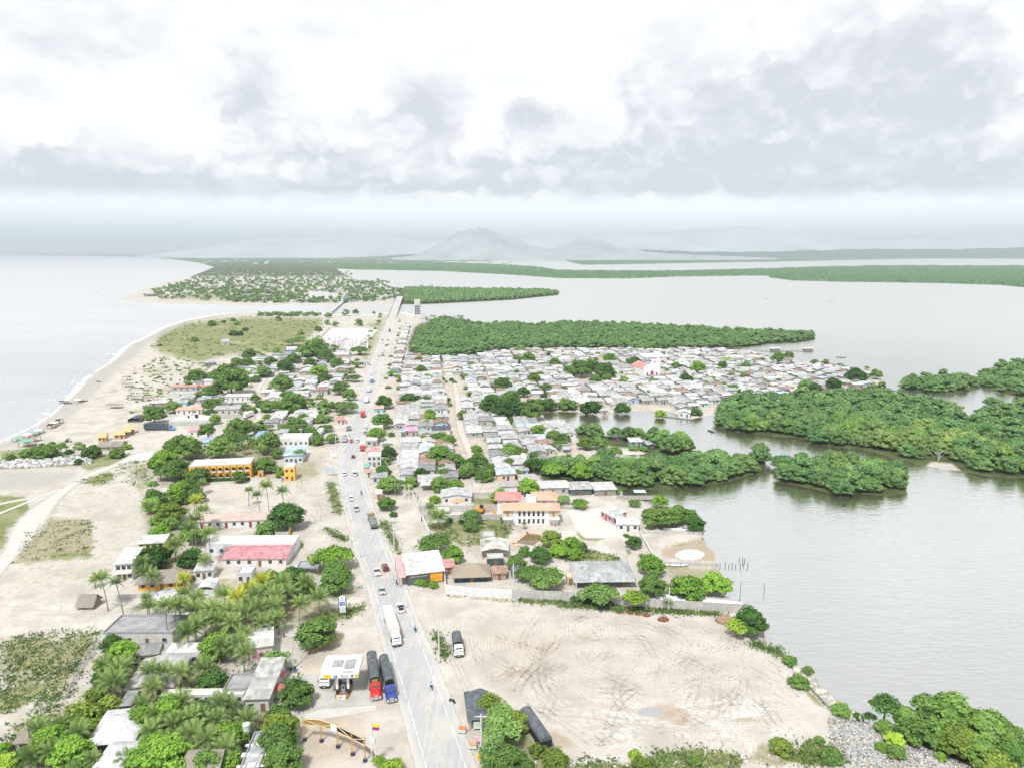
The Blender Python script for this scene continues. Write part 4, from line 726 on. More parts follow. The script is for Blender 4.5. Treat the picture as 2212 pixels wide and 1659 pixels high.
weeds('weeds', 'weeds and rough tufts over the open fields and verges', (("0,1380 110,1366 215,1360 205,1395 165,1482 145,1508 60,1515 0,1550", 420), ("100,1500 150,1500 130,1560 180,1600 60,1640 0,1600", 120), ("1225,1655 1270,1640 1350,1648 1430,1622 1500,1612 1570,1622 1610,1640 1600,1659 1200,1680", 150), ("1690,1640 1740,1595 1815,1615 1825,1645 1780,1655", 90),
   ("1120,1290 1210,1295 1300,1305 1420,1312 1550,1322 1570,1330 1400,1322 1250,1312 1120,1300", 320), ("934,1364 945,1366 962,1395 969,1420 960,1428 950,1405", 50), ("706,1042 722,1040 732,1070 740,1105 735,1115 720,1105 712,1070", 90), ("702,1140 715,1142 750,1165 745,1172 720,1160", 60), ("818,1125 835,1124 845,1150 860,1180 875,1200 862,1200 845,1175 828,1145", 80), ("925,1130 1000,1122 1095,1120 1108,1140 1085,1178 1000,1180 960,1162", 160),
   ("690,1325 760,1308 790,1306 785,1318 750,1335 720,1345 690,1340", 70), ("1615,1384 1640,1385 1690,1405 1698,1420 1640,1400", 60), ("1205,1190 1255,1185 1330,1200 1342,1212 1220,1212", 80), ("0,975 60,968 150,980 270,980 290,983 200,1000 0,1010", 160), ("250,1000 330,985 340,1010 330,1060 260,1040", 90), ("165,1040 200,1030 246,1018 246,1038 205,1050", 60), ("70,1135 195,1120 200,1170 195,1205 30,1216", 110), ("640,1420 230,1380 200,1500 20,1560 0,1659 640,1659", 500)), 1, .26, (.82, .78, .75))
weeds('scrub', 'low scrub tufts over the far meadow and beach edge', (("325,748 400,698 553,682 700,688 690,752 640,778 480,772 385,775", 420), ("270,820 345,770 480,790 470,815 350,852 280,893", 160)), 2, .9, (.9, .85, .8))
# ------------------------------------------------------------------ highway
CLD = P("990,1760 967,1659 950,1614 933,1560 915,1504 895,1444 880,1404 868,1369 850,1316 828,1244 803,1185 785,1130 773,1092 764,1055 758,1020 757,992 760,965 768,937 778,907 788,875 798,845 803,825 812,790 826,750 838,715 846,690 853,669 858,655 862,645 864,640.5")
zb = np.interp(CLD[:, 1], [640.5, 645, 655, 669, 690, 1000], [7.0, 7.0, 5.8, 3.0, 0, 0])
cl = np.stack(G(CLD[:, 0], CLD[:, 1], zb), 1)
def catmull(Pn, Zn, step):
    out = []; n = len(Pn)
    for i in range(n-1):
        p0, p1, p2, p3 = Pn[max(i-1, 0)], Pn[i], Pn[i+1], Pn[min(i+2, n-1)]; L = np.hypot(*(p2-p1)); k = max(2, int(L/step))
        for j in range(k):
            t_ = j/k; q = .5*((2*p1)+(p2-p0)*t_+(2*p0-5*p1+4*p2-p3)*t_*t_+(3*p1-p0-3*p2+p3)*t_**3); out.append((q[0], q[1], Zn[i]+(Zn[i+1]-Zn[i])*t_))
    out.append((Pn[-1][0], Pn[-1][1], Zn[-1])); return np.array(out)
RC = catmull(cl, zb, 5.0); d_ = np.gradient(RC[:, :2], axis=0); d_ /= np.linalg.norm(d_, axis=1)[:, None]
for _ in range(6): RC[1:-1, :2] = (RC[:-2, :2]+2*RC[1:-1, :2]+RC[2:, :2])/4
d_ = np.gradient(RC[:, :2], axis=0); d_ /= np.linalg.norm(d_, axis=1)[:, None]
NRM = np.stack([d_[:, 1], -d_[:, 0]], 1)            # to the lagoon side
def strip(offs, dz, name, m_, tint=None, lo=0, hi=None, parent=None):
    c = RC[lo:hi]; n_ = NRM[lo:hi]; V = np.concatenate([np.c_[c[:, :2]+n_*o_, c[:, 2]+dz] for o_ in offs]); m0 = len(c)
    I = np.arange((len(offs)-1)*m0).reshape(len(offs)-1, m0)[:, :-1].ravel()
    me = npmesh(name, V, [np.stack([I, I+m0, I+m0+1, I+1], 1)], m_)
    if tint is not None:
        at = me.attributes.new('across', 'FLOAT', 'POINT'); at.data.foreach_set('value', np.repeat(np.array(tint, np.float32), m0))
    return part(name, me, parent)
def road_mat():
    m_ = bpy.data.materials.new('asphalt'); m_.use_nodes = True; t = NT(m_.node_tree); p = m_.node_tree.nodes['Principled BSDF']; p.inputs['Roughness'].default_value = .85; p.inputs['Specular IOR Level'].default_value = .2
    u = t.m('ABSOLUTE', t.attr('across')[2]); po = t.pos(); x, y, z = t.sep(po)
    n1 = t.noise(po, .09, 5, .6); n2 = t.noise(po, 1.5, 4, .6); st = t.noise(t.comb(t.m('MULTIPLY', x, 1.4), t.m('MULTIPLY', y, .03), 0.0), 1.0, 4, .6)
    c = t.mix(t.ss(st, .3, .7), (.36, .36, .365), (.44, .44, .44)); c = t.mix(t.m('MULTIPLY', t.ss(n2, .5, .8), .15), c, (.28, .28, .28))
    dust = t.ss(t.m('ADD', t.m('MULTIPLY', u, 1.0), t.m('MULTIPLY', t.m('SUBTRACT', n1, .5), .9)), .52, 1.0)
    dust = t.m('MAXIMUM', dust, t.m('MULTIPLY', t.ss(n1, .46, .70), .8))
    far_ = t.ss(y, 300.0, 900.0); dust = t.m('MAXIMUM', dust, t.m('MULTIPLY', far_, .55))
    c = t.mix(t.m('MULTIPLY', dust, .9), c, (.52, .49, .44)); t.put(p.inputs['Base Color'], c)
    al = t.ss(t.m('ADD', u, t.m('MULTIPLY', t.m('SUBTRACT', t.noise(po, .5, 5, .6), .5), .22)), 1.0, .93); t.put(p.inputs['Alpha'], al); return m_
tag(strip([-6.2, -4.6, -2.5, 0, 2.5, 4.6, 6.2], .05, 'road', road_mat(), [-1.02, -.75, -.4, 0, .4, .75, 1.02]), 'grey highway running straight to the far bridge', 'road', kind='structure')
def worn(name, rgb, wear):
    m_ = bpy.data.materials.new(name); m_.use_nodes = True; t = NT(m_.node_tree); p = m_.node_tree.nodes['Principled BSDF']; p.inputs['Base Color'].default_value = (*rgb, 1); p.inputs['Roughness'].default_value = .8
    t.put(p.inputs['Alpha'], t.m('MULTIPLY', t.ss(t.noise(t.pos(), .4, 4, .65), wear-.12, wear+.08), .9)); return m_
WL = worn('white_line', (.72, .72, .71), .45); YL = worn('yellow_line', (.60, .50, .28), .48)
def line(off, wd, m_, name): tag(strip([off-wd/2, off+wd/2], .056, name, m_), None, None, kind='structure')
line(-3.75, .17, WL, 'road_marking'); line(3.75, .17, WL, 'road_marking'); line(.13, .10, YL, 'road_marking'); line(-.13, .10, YL, 'road_marking')
def near_road(x, y):
    k = int(np.argmin((RC[:, 0]-x)**2+(RC[:, 1]-y)**2)); return k
# bridge over the inlet
CONC = mat('concrete', (.42, .41, .39), .9, 'wall', 1.2, .12); CONCP = mat('pale_concrete', (.52, .51, .48), .9, sc=.25, var=.14)
kb = [k for k in range(len(RC)) if RC[k, 2] > .3]; b0, b1 = kb[0], kb[-1]
br = thing('road_bridge', 'low concrete road bridge carrying the highway over the inlet', 'bridge', (0, 0, 0))
dk = strip([-6.4, -6.4001, 6.4, 6.4001], -.02, 'deck', CONC, lo=b0, parent=br)
for s in (-6.5, 6.5):
    c = RC[b0:b1+1]; n_ = NRM[b0:b1+1]; V = []; m0 = len(c)
    for o_, dz in ((s-.12, -.9), (s-.12, 1.0), (s+.12, 1.0), (s+.12, -.9)): V.append(np.c_[c[:, :2]+n_*o_, c[:, 2]+dz])
    I = np.arange(3*m0).reshape(3, m0)[:, :-1].ravel(); part('railing', npmesh('railing', np.concatenate(V), [np.stack([I, I+m0, I+m0+1, I+1], 1)], CONC), br)
for k in range(b0+6, b1, 6):
    b = MB(); b.box(-5.5, 5.5, -.5, .5, -2, RC[k, 2]-.3); q = b.part('pier', CONC, br); q.location = (RC[k, 0], RC[k, 1], 0); q.rotation_euler = (0, 0, math.atan2(NRM[k, 1], NRM[k, 0]))
# ------------------------------------------------------------------ paths and paved sheets
def sheet(name, s, m_, label, cat, dz=.03, tile=None):
    if tile: q = [G(*T(tile[0], tile[1], *map(float, a.split(',')))) for a in s.split()]
    else: q = [G(*map(float, a.split(','))) for a in s.split()]
    b = MB(); b.add([(float(x), float(y), dz) for x, y in q], [tuple(range(len(q)))]); return tag(b.part(name, m_), label, cat, kind='structure')
def ribbon(name, s, wd, m_, label, cat, dz=.025):
    Q = toW(P(s)); C = catmull(Q, np.zeros(len(Q)), 4)[:, :2]; g = np.gradient(C, axis=0); g /= np.linalg.norm(g, axis=1)[:, None]; n_ = np.stack([g[:, 1], -g[:, 0]], 1)
    W_ = wd if np.isscalar(wd) else np.interp(np.linspace(0, 1, len(C)), np.linspace(0, 1, len(wd)), wd)[:, None]
    V = np.concatenate([np.c_[C-n_*W_/2, np.full(len(C), dz)], np.c_[C+n_*W_/2, np.full(len(C), dz)]]); m0 = len(C); I = np.arange(m0-1)
    me = npmesh(name, V, [np.stack([I, I+m0, I+m0+1, I+1], 1)], m_); at = me.attributes.new('across', 'FLOAT', 'POINT'); at.data.foreach_set('value', np.repeat(np.array([-1, 1], np.float32), m0))
    return tag(part(name, me, None), label, cat, kind='structure')
def path_mat(nm, a, b_):
    m_ = bpy.data.materials.new(nm); m_.use_nodes = True; t = NT(m_.node_tree); p = m_.node_tree.nodes['Principled BSDF']; p.inputs['Roughness'].default_value = .95
    n1 = t.noise(t.pos(), .35, 5, .6); t.put(p.inputs['Base Color'], t.mix(t.ss(n1, .35, .65), a, b_))
    u = t.m('ABSOLUTE', t.attr('across')[2]); t.put(p.inputs['Alpha'], t.ss(t.m('ADD', u, t.m('MULTIPLY', t.m('SUBTRACT', n1, .5), 1.1)), 1.0, .45)); return m_
PATHM = path_mat('sand_path', (.47, .445, .40), (.57, .55, .51)); LANEM = path_mat('lane_dirt', (.46, .43, .38), (.56, .53, .48))
ribbon('path', "-40,1270 0,1222 30,1185 65,1130 95,1095 130,1065 165,1042 200,1022 240,1008 270,995 295,982 330,975", [7, 7, 9, 16, 14, 8, 6, 6, 7, 9], PATHM, 'pale sandy track crossing the grass toward the beach', 'path')
ribbon('path', "-60,1100 0,1088 40,1080 85,1072 130,1055", 3.5, PATHM, 'pale thin track branching across the green field', 'path', .028)
ribbon('path', "-60,1135 0,1108 40,1092 80,1075", 2.5, PATHM, 'pale thin track lower across the green field', 'path', .030)
LANE = P("978,815 984,838 988,860 991,900 998,935 1014,972 1024,1000 1029,1030 1031,1052"); ribbon('path', ' '.join(f'{a},{b}' for a, b in LANE), [4.5, 5, 5.5, 5.5, 6, 6], LANEM, 'sandy lane running between the tin roofed houses', 'lane')
ribbon('path', "560,905 557,880 556,855 560,835 575,818", 5, LANEM, 'sandy cross street among the houses by the beach', 'lane', .027)
SLAB = mat('plaza_slab', (.54, .52, .48), .9, sc=.12, var=.10); YARD = mat('station_slab', (.41, .40, .38), .85, sc=.2, var=.14)
sheet('plaza', "480,1085 770,1072 985,1330 640,1330 550,1245", SLAB, 'pale concrete plaza beside the terracotta villa', 'plaza', .04, (2, 2))
sheet('football_court', "560,1265 640,1185 1058,1184 985,1267", mat('court', (.66, .65, .61), .9, sc=.1, var=.06), 'white walled football court near the cemetery', 'court', .05, (1, 1))
sheet('forecourt', "360,860 470,850 1040,860 1030,1110 570,1140 340,1210 330,1190 350,1000", YARD, 'grey concrete forecourt of the gas station', 'forecourt', .03, (3, 1))
sheet('forecourt_apron', "345,1215 570,1150 1030,1115 1045,1160 560,1235 420,1260 330,1240", mat('apron', (.50, .49, .46), .9, sc=.2, var=.1), 'paler concrete apron edging the gas station forecourt', 'forecourt', .034, (3, 1))
sheet('round_patch', ' '.join(f"{1542+125*math.cos(a*.349)*(1+.08*math.sin(a*5)):.0f},{1472+45*math.sin(a*.349)*(1+.1*math.cos(a*3)):.0f}" for a in range(18)), mat('chalk', (.78, .77, .74), .95, sc=.6, var=.08), 'round white gravel patch on the brown lot', 'patch', .03, (2, 2))
b = MB(); q = [GT(2, 0, x, y) for x, y in ((1330, 1005), (1390, 1005), (1470, 890), (1400, 890))]; b.add([(x, y, .03) for x, y in q], [(0, 1, 2, 3)]); tag(b.part('floor_slab', SLAB), 'bare white floor slab beside the trees', 'slab', kind='structure')
for pts_ in ("1150,1060 1175,1068 1245,1062 1260,1075", ): pass
sheet('pool_water', "20,1365 130,1292 258,1300 240,1345 190,1395", mat('pond', (.16, .12, .05), .08, spec=.8), 'murky brown pool behind the terracotta villa', 'pool', .05, (2, 2))
b = MB()
for (a0, a1) in (((0, 1385), (125, 1280)), ((125, 1280), (262, 1296)), ((0, 1385), (60, 1400))):
    p0 = Vector((*GT(2, 2, *a0), 0)); p1 = Vector((*GT(2, 2, *a1), 0)); dn = (p1-p0).normalized(); nn = Vector((-dn.y, dn.x, 0))*1.0; b.add([p0-nn+Vector((0, 0, -.2)), p1-nn+Vector((0, 0, -.2)), p1+nn+Vector((0, 0, -.2)), p0+nn+Vector((0, 0, -.2)), p0-nn+Vector((0, 0, .35)), p1-nn+Vector((0, 0, .35)), p1+nn+Vector((0, 0, .35)), p0+nn+Vector((0, 0, .35))], [(4, 5, 6, 7), (0, 1, 5, 4), (1, 2, 6, 5), (2, 3, 7, 6), (3, 0, 4, 7)])
tag(b.part('pool_surround', mat('pink_paving', (.58, .40, .32), .9, sc=.8)), 'raised pink paving round the murky pool', 'pool edge')
# ------------------------------------------------------------------ buildings
OROOF = mat('sheet_roof', kind='oroof', sc=.5, var=.30, rough=.75); OWALL = mat('house_wall', kind='owall', sc=.6, var=.10, rough=.9); OPLAIN = mat('painted', kind='oplain', sc=1.5, var=.07, rough=.5)
OFLAT = mat('flat_roof', kind='oplain', sc=.35, var=.22, rough=.9); THATCH = mat('thatch', (.33, .28, .22), .95, 'thatch', .8); THATCHG = mat('old_thatch', (.27, .25, .225), .95, 'thatch', .8, rgb2=(.38, .31, .22)); STRAW = mat('straw', (.60, .43, .22), .95, 'thatch', 1.0, rgb2=(.62, .50, .32))
CLAY = mat('clay_tile', (.70, .34, .24), .85, 'tile', .35, rgb2=(.74, .42, .31)); ROSE = mat('rose_tile', (.62, .22, .20), .85, 'tile', .3, rgb2=(.66, .30, .27)); OLDT = mat('old_tile', (.46, .36, .32), .9, 'tile', .35, rgb2=(.55, .45, .40))
DARK = mat('dark_opening', (.035, .035, .04), .6, sc=2, var=.4); GLASS = mat('window_glass', (.05, .06, .075), .12, sc=3, var=.3, spec=.6); WOOD = mat('wood', (.32, .21, .12), .85, sc=4, var=.25); OLDWOOD = mat('grey_wood', (.28, .26, .235), .95, sc=3, var=.3)
RUB = mat('tyre_rubber', (.025, .025, .025), .9); STEEL = mat('steel', (.45, .46, .47), .45, sc=3, var=.1, metal=.6); TARP = mat('black_tarp', (.10, .115, .125), .6, sc=.7, var=.35, spec=.4); TARPB = mat('tarp_black', (.02, .02, .022), .6, sc=1)
def wall_mesh(w_, d, h, roof, rise, z0=0.0):
    b = MB(); x0, x1, y0, y1 = -w_/2, w_/2, 0, d
    if roof == 'gy': b.prism([(x0, z0-.5), (x1, z0-.5), (x1, h), (0, h+rise), (x0, h)], y0, y1)
    elif roof == 'gx': b.prism([(y0, z0-.5), (y1, z0-.5), (y1, h), (d/2, h+rise), (y0, h)], x0, x1, axis='x')
    elif roof == 'shed': b.prism([(y0, z0-.5), (y1, z0-.5), (y1, h+rise), (y0, h)], x0, x1, axis='x')
    else: b.box(x0, x1, y0, y1, z0-.5, h)
    return b
def roof_mesh(w_, d, h, roof, rise, o=.45, th=.10):
    b = MB(); x0, x1, y0, y1 = -w_/2-o, w_/2+o, -o, d+o
    if roof in ('gx', 'gy'):
        half = (d if roof == 'gx' else w_)/2; sl = rise/half; e = h-sl*o+.04; r_ = h+rise+.04
        pr = [(-half-o, e), (0, r_), (half+o, e), (half+o, e+th), (0, r_+th), (-half-o, e+th)]
        if roof == 'gx': b.prism([(d/2+a, z) for a, z in pr], x0, x1, axis='x')
        else: b.prism(pr, y0, y1)
    elif roof == 'shed':
        sl = rise/d; b.prism([(y0, h-sl*o+.04), (y1, h+rise+sl*o+.04), (y1, h+rise+sl*o+.04+th), (y0, h-sl*o+.04+th)], x0, x1, axis='x')
    elif roof == 'flat':
        t_ = .18; b.box(-w_/2+t_, w_/2-t_, t_, d-t_, h-.15, h+.02)
        for q in ((-w_/2-.01, w_/2+.01, -.01, t_, h-.1, h+.45), (-w_/2-.01, w_/2+.01, d-t_, d+.01, h-.1, h+.45), (-w_/2-.01, -w_/2+t_, t_, d-t_, h-.1, h+.45), (w_/2-t_, w_/2+.01, t_, d-t_, h-.1, h+.45)): b.box(*q, mi=1)
    elif roof in ('hip', 'pyr'):
        k = min(w_, d)/2+o if roof == 'hip' else 0; cx0, cx1 = (x0+k, x1-k) if w_ >= d and roof == 'hip' else (0, 0); cy0, cy1 = ((y0+y1)/2,)*2 if w_ >= d or roof == 'pyr' else (y0+k, y1-k)
        e = h-.1; v = [(x0, y0, e), (x1, y0, e), (x1, y1, e), (x0, y1, e), (cx0, cy0, h+rise), (cx1, cy1, h+rise), (x0, y0, e-.14), (x1, y0, e-.14), (x1, y1, e-.14), (x0, y1, e-.14)]
        f = [(0, 1, 5, 4), (2, 3, 4, 5), (1, 2, 5), (3, 0, 4)] if w_ >= d or roof == 'pyr' else [(0, 1, 4), (1, 2, 5, 4), (2, 3, 5), (3, 0, 4, 5)]
        b.add(v, f+[(0, 6, 7, 1), (1, 7, 8, 2), (2, 8, 9, 3), (3, 9, 6, 0), (6, 9, 8, 7)])
    elif roof == 'vault':
        n = 10; pr = [(-w_/2*math.cos(math.pi*i/n), h+rise*math.sin(math.pi*i/n)) for i in range(n+1)]; b.prism(pr+[(a*.96, z-.12) for a, z in reversed(pr)], y0, y1)
    return b
BLD = []
def openings(o, w_, h, front=0.0, nw=3, nd=1, storeys=1, sideR=0, d=6, wc=None, dc=(.2, .12, .07), lw=None):
    fh = h/storeys
    for s in range(storeys):
        n = nw+(nd if s == 0 else nd)
        for k in range(n):
            cx = -w_/2+w_*(k+.5)/n; isd = s == 0 and (k % max(1, n//max(nd, 1)) == n//2//max(1, nd)) and nd > 0
            b = MB()
            if isd: b.box(cx-.5, cx+.5, front-.05, front+.05, 0.02, min(2.1, fh-.3)); b.part('door', OPLAIN, o, dc)
            else: b.box(cx-.55, cx+.55, front-.05, front+.05, s*fh+.95, min(s*fh+2.15, s*fh+fh-.3)); b.part('window', GLASS, o)
def bld(tc, pts_, d, h, roof, rise, wc, rc, label, cat='house', name='house', rm=None, wm=None, nw=3, nd=1, st=1, dc=(.2, .12, .07), over=.45, group=None, open_=False):
    xl, yl, xr, yr = pts_; a = Vector(GT(*tc, xl, yl)); b_ = Vector(GT(*tc, xr, yr)); w_ = (b_-a).length; c = (a+b_)/2; rz = math.atan2(b_.y-a.y, b_.x-a.x)
    o = thing(name, label, cat, (c.x, c.y, 0), rz, group)
    if open_:
        for sx in (-1, 1):
            for y_ in (.2, d-.2): b = MB(); b.box(sx*(w_/2-.2)-.1, sx*(w_/2-.2)+.1, y_-.1, y_+.1, -.3, h); b.part('post', WOOD, o)
    else: wall_mesh(w_, d, h, roof, rise).part('wall', wm or OWALL, o, wc)
    if not open_: openings(o, w_, h, 0, nw, nd, st, dc=dc)
    r_ = roof_mesh(w_, d, h, roof, rise, over)
    r_.part('roof', [rm or (OFLAT if roof == 'flat' else OROOF), OWALL], o, rc); BLD.append((o, w_, d)); return o, w_
W_ = (.68, .68, .67); GY = (.40, .40, .39); PG = (.50, .50, .49); CR = (.66, .60, .44)
# --- seaward strip, front
bld((3, 0), (900, 600, 1500, 600), 9, 3.4, 'flat', 0, (.55, .55, .54), (.30, .30, .31), 'grey flat roofed block with white parapets beside the sandy field')
bld((3, 0), (1195, 775, 1370, 760), 5, 3, 'gx', .9, CR, (.33, .33, .34), 'small cream house with dark grey gable roof behind palms', nw=1)
bld((3, 0), (1405, 770, 1740, 765), 4.5, 3, 'flat', 0, (.66, .68, .70), (.60, .60, .60), 'low white block between cream house and lime tree', nw=2)
bld((3, 0), (1090, 1075, 1495, 1045), 12, 2.7, 'gy', 1.1, CR, (.50, .49, .47), 'wide cream hall under weathered grey gable roof', nw=4)
bld((3, 0), (1935, 1090, 2140, 1085), 6, 3, 'flat', 0, (.5, .5, .48), (.30, .30, .30), 'grey flat roofed annex with two air conditioners', nw=1)
bld((3, 0), (1395, 1125, 2110, 1115), 2.2, 2.4, 'flat', 0, W_, (.68, .67, .63), 'long narrow white building above the lime trees', nw=6, nd=2)
bld((3, 1), (-85, 1180, 115, 1172), 14, 3.4, 'shed', 1.0, (.55, .55, .53), (.52, .51, .49), 'grey shed with ribbed roof beside the red parasols', nw=1, nd=1)
bld((3, 1), (-50, 730, 145, 700), 7, 3.4, 'shed', .8, (.72, .62, .64), (.70, .69, .66), 'white and pink house with arched pink windows', nw=0, nd=0)
o = BLD[-1][0]; PINK = mat('pink_paint', (.70, .30, .38), .8)
for k in range(3):
    b = MB(); cx = -1.6+1.6*k; n = 8; b.prism([(cx-.6, .4), (cx+.6, .4), (cx+.6, 1.7)]+[(cx+.6*math.cos(math.pi*i/n), 1.7+.6*math.sin(math.pi*i/n)) for i in range(1, n)]+[(cx-.6, 1.7)], -.06, .05); b.part('arch', PINK, o); b = MB(); b.box(cx-.3, cx+.3, -.09, 0, .8, 1.7); b.part('window', GLASS, o)
bld((3, 0), (790, 1545, 1150, 1510), 10, 2.8, 'pyr', 2.0, (.3, .25, .18), (.76, .77, .79), 'white ribbed hip roof pavilion among lime trees', 'pavilion', 'pavilion', open_=True, over=.8)
bld((3, 0), (835, 1760, 1060, 1750), 7, 2.8, 'pyr', 1.6, (.3, .25, .18), (.70, .71, .72), 'smaller white hip roof pavilion at the picture foot', 'pavilion', 'pavilion', open_=True, over=.6)
bld((3, 0), (1595, 1770, 1890, 1760), 6, 2.6, 'gx', 1.6, (.3, .25, .18), (.3, .3, .3), 'grey thatched hut under the front palms', 'hut', 'thatched_hut', rm=THATCHG, nw=1)
bld((3, 0), (160, 1495, 255, 1490), 3.4, 1.9, 'pyr', 2.6, (.3, .25, .18), (.3, .3, .3), 'steep thatched hut beside the lone palm at far seaward corner', 'hut', 'thatched_hut', rm=THATCHG, nw=0, open_=True, over=.7)
bld((3, 0), (670, 290, 800, 288), 4.6, 1.3, 'gx', 2.3, (.3, .25, .18), (.3, .3, .3), 'lonely grey thatched hut on open white sand', 'hut', 'thatched_hut', rm=THATCHG, nw=0, over=.5)
bld((3, 0), (1200, 128, 1600, 108), 7, 2.6, 'hip', 2.4, (.72, .42, .06), (.3, .3, .3), 'yellow open restaurant under wide grey thatch', 'restaurant', 'restaurant', rm=THATCHG, nw=4, nd=1, over=.9)
bld((3, 0), (1440, 330, 1640, 260), 9, 1.6, 'vault', 1.7, W_, (.72, .73, .74), 'white arched tent roof beside the palm grove', 'tent', 'tent_hall', nw=0, nd=0)
bld((3, 0), (1700, 175, 1860, 165), 5, 1.8, 'vault', 1.4, W_, (.72, .73, .74), 'small white arched tent behind the palm grove', 'tent', 'tent_hall', nw=0, nd=0)
bld((3, 1), (-150, 1860, 20, 1850), 12, 3.4, 'flat', 0, W_, (.34, .34, .35), 'grey flat roof with white panels at the bottom edge', nw=1)
o = BLD[-1][0]
for k in range(9): b = MB(); x_, y_ = -2.6+(k % 3)*1.9, 2+(k//3)*3; b.box(x_, x_+1.5, y_, y_+(1.2 if k % 2 else .7), 3.43, 3.5); b.part('roof_panel', mat('white_panel', (.72, .72, .72), .5), o)
bld((3, 0), (1060, 1200, 1130, 1195), 4, 2.4, 'shed', .5, GY, (.36, .37, .38), 'small ribbed metal lean-to beside the olive bushes', nw=0)
bld((3, 1), (20, 480, 140, 478), 3, 2.2, 'flat', 0, (.5, .5, .5), (.45, .45, .45), 'low grey shelter under the palm grove', nw=1, nd=0)
# --- seaward strip, middle
bld((2, 0), (1010, 1700, 1150, 1690), 10, 5.6, 'shed', .8, W_, (.72, .73, .74), 'white two storey house with slanting white roof and balcony', nw=2, st=2)
o = BLD[-1][0]; b = MB(); b.box(-2.9, 2.2, -1.2, -.02, 2.7, 2.85); b.box(-2.9, 2.2, -1.22, -1.14, 2.85, 3.7); b.part('balcony', mat('white_paint', (.75, .75, .74), .7), o)
bld((2, 0), (1205, 1505, 1425, 1492), 5.5, 5.2, 'shed', .5, (.62, .66, .16), (.70, .71, .72), 'lime yellow two storey house with blue shutters', nw=3, st=2)
bld((2, 1), (-420, 1475, 335, 1468), 7, 3.6, 'flat', 0, (.70, .72, .74), (.66, .66, .64), 'long white single storey building behind the pink roof', nw=7, nd=2)
bld((2, 1), (-280, 1575, 262, 1570), 11, 2.8, 'gx', 1.3, (.7, .66, .64), (.64, .30, .33), 'broad faded pink sheet roof hall', 'hall', 'hall', nw=5)
bld((2, 1), (355, 1660, 540, 1655), 5, 2.6, 'flat', 0, (.4, .4, .4), (.34, .36, .38), 'small grey roofed carport beside the highway', 'carport', 'carport', open_=True)
bld((2, 0), (1640, 1252, 2340, 1228), 7.5, 2.9, 'gx', 1.3, W_, (.5, .4, .36), 'long brown tiled restaurant with dark red doors', 'restaurant', 'restaurant', rm=OLDT, nw=7, nd=3, dc=(.26, .05, .04))
bld((2, 0), (2050, 1720, 2180, 1715), 5, 3, 'flat', 0, (.6, .62, .64), (.55, .55, .55), 'little grey block between pink hall and thatch', nw=1)
bld((2, 0), (1690, 1690, 1840, 1680), 5, 3, 'shed', .5, W_, (.58, .58, .57), 'white kitchen block behind the thatched restaurant', nw=2)
# hotel
o, w_ = bld((2, 0), (1640, 832, 2172, 806), 9.5, 6.4, 'flat', 0, (.80, .45, .06), (.62, .60, .57), 'two storey yellow hotel with rows of recessed balconies', 'hotel', 'hotel', nw=0, nd=0)
HY = mat('hotel_yellow', (.84, .50, .08), .85); WHP = mat('white_paint', (.75, .75, .74), .7)
for s in range(2):
    for k in range(9):
        cx = -w_/2+w_*(k+.55)/9.1; z0 = .4+s*3.0; b = MB(); b.box(cx-.75, cx+.75, -.06, .1, z0, z0+1.9); q = b.part('balcony_opening', DARK, o)
        b = MB(); b.box(cx-.8, cx+.8, -.55, -.45, z0-.1, z0+.62); b.part('railing', WHP, q); b = MB(); b.box(cx+.85, cx+1.15, -.1, .05, z0+.7, z0+1.3); b.part('air_vent', DARK, q)
        if k < 8: b = MB(); b.box(cx+1.3, cx+1.5, -.5, .02, 0, 6.3); b.part('fin', HY, o)
b = MB(); b.box(-3, 1.5, 3.5, 5.2, 6.45, 6.9); b.part('roof_hatch', mat('blue_box', (.42, .52, .66), .6), o)
o, w_ = bld((2, 1), (248, 836, 338, 832), 5.5, 6.2, 'flat', 0, (.80, .47, .08), (.62, .61, .58), 'small two storey yellow shop by the dirt yard', 'shop', 'shop', nw=1, st=2, nd=1)
bld((2, 1), (20, 802, 62, 800), 3, 2.2, 'flat', 0, (.78, .42, .12), (.55, .40, .2), 'little orange kiosk under the trees', 'kiosk', 'kiosk', nw=0)
bld((2, 1), (250, 685, 405, 678), 14, 4, 'shed', .9, (.55, .62, .68), (.50, .64, .78), 'pale blue roofed building beside the dirt yard', 'building', 'building', nw=3)
bld((2, 1), (195, 535, 455, 533), 10, 4, 'flat', 0, W_, (.70, .70, .69), 'white flat roofed building above the blue roof', 'building', 'building', nw=5)
bld((2, 1), (0, 495, 80, 493), 8, 3, 'shed', .5, (.5, .6, .7), (.36, .50, .74), 'blue tarpaulin roof beside the hotel trees', nw=1)
bld((2, 0), (2140, 545, 2215, 542), 6, 3.4, 'shed', .5, (.7, .45, .15), (.40, .55, .80), 'blue roofed orange house among the hotel trees', nw=1)
bld((2, 0), (1725, 560, 1915, 556), 7, 3.5, 'shed', .6, (.6, .62, .64), (.42, .55, .80), 'bright blue sheet roof in front of the pink one', nw=1)
bld((2, 0), (1635, 452, 1790, 450), 7, 3.2, 'gx', .8, W_, (.74, .36, .42), 'white house under a pink sheet roof above the trees', nw=2)
bld((2, 0), (1465, 358, 1830, 350), 9, 3.0, 'flat', 0, (.72, .73, .74), (.66, .66, .66), 'white walled compound house with black roof tanks', nw=4, nd=2)
o = BLD[-1][0]; b = MB(); b.cyl(2, 5, 3.4, 5.2, .9, 12); b.part('water_tank', TARPB, o); b = MB(); b.cyl(-2.6, 5, 3.4, 4.4, .6, 10); b.part('water_tank', TARPB, o)
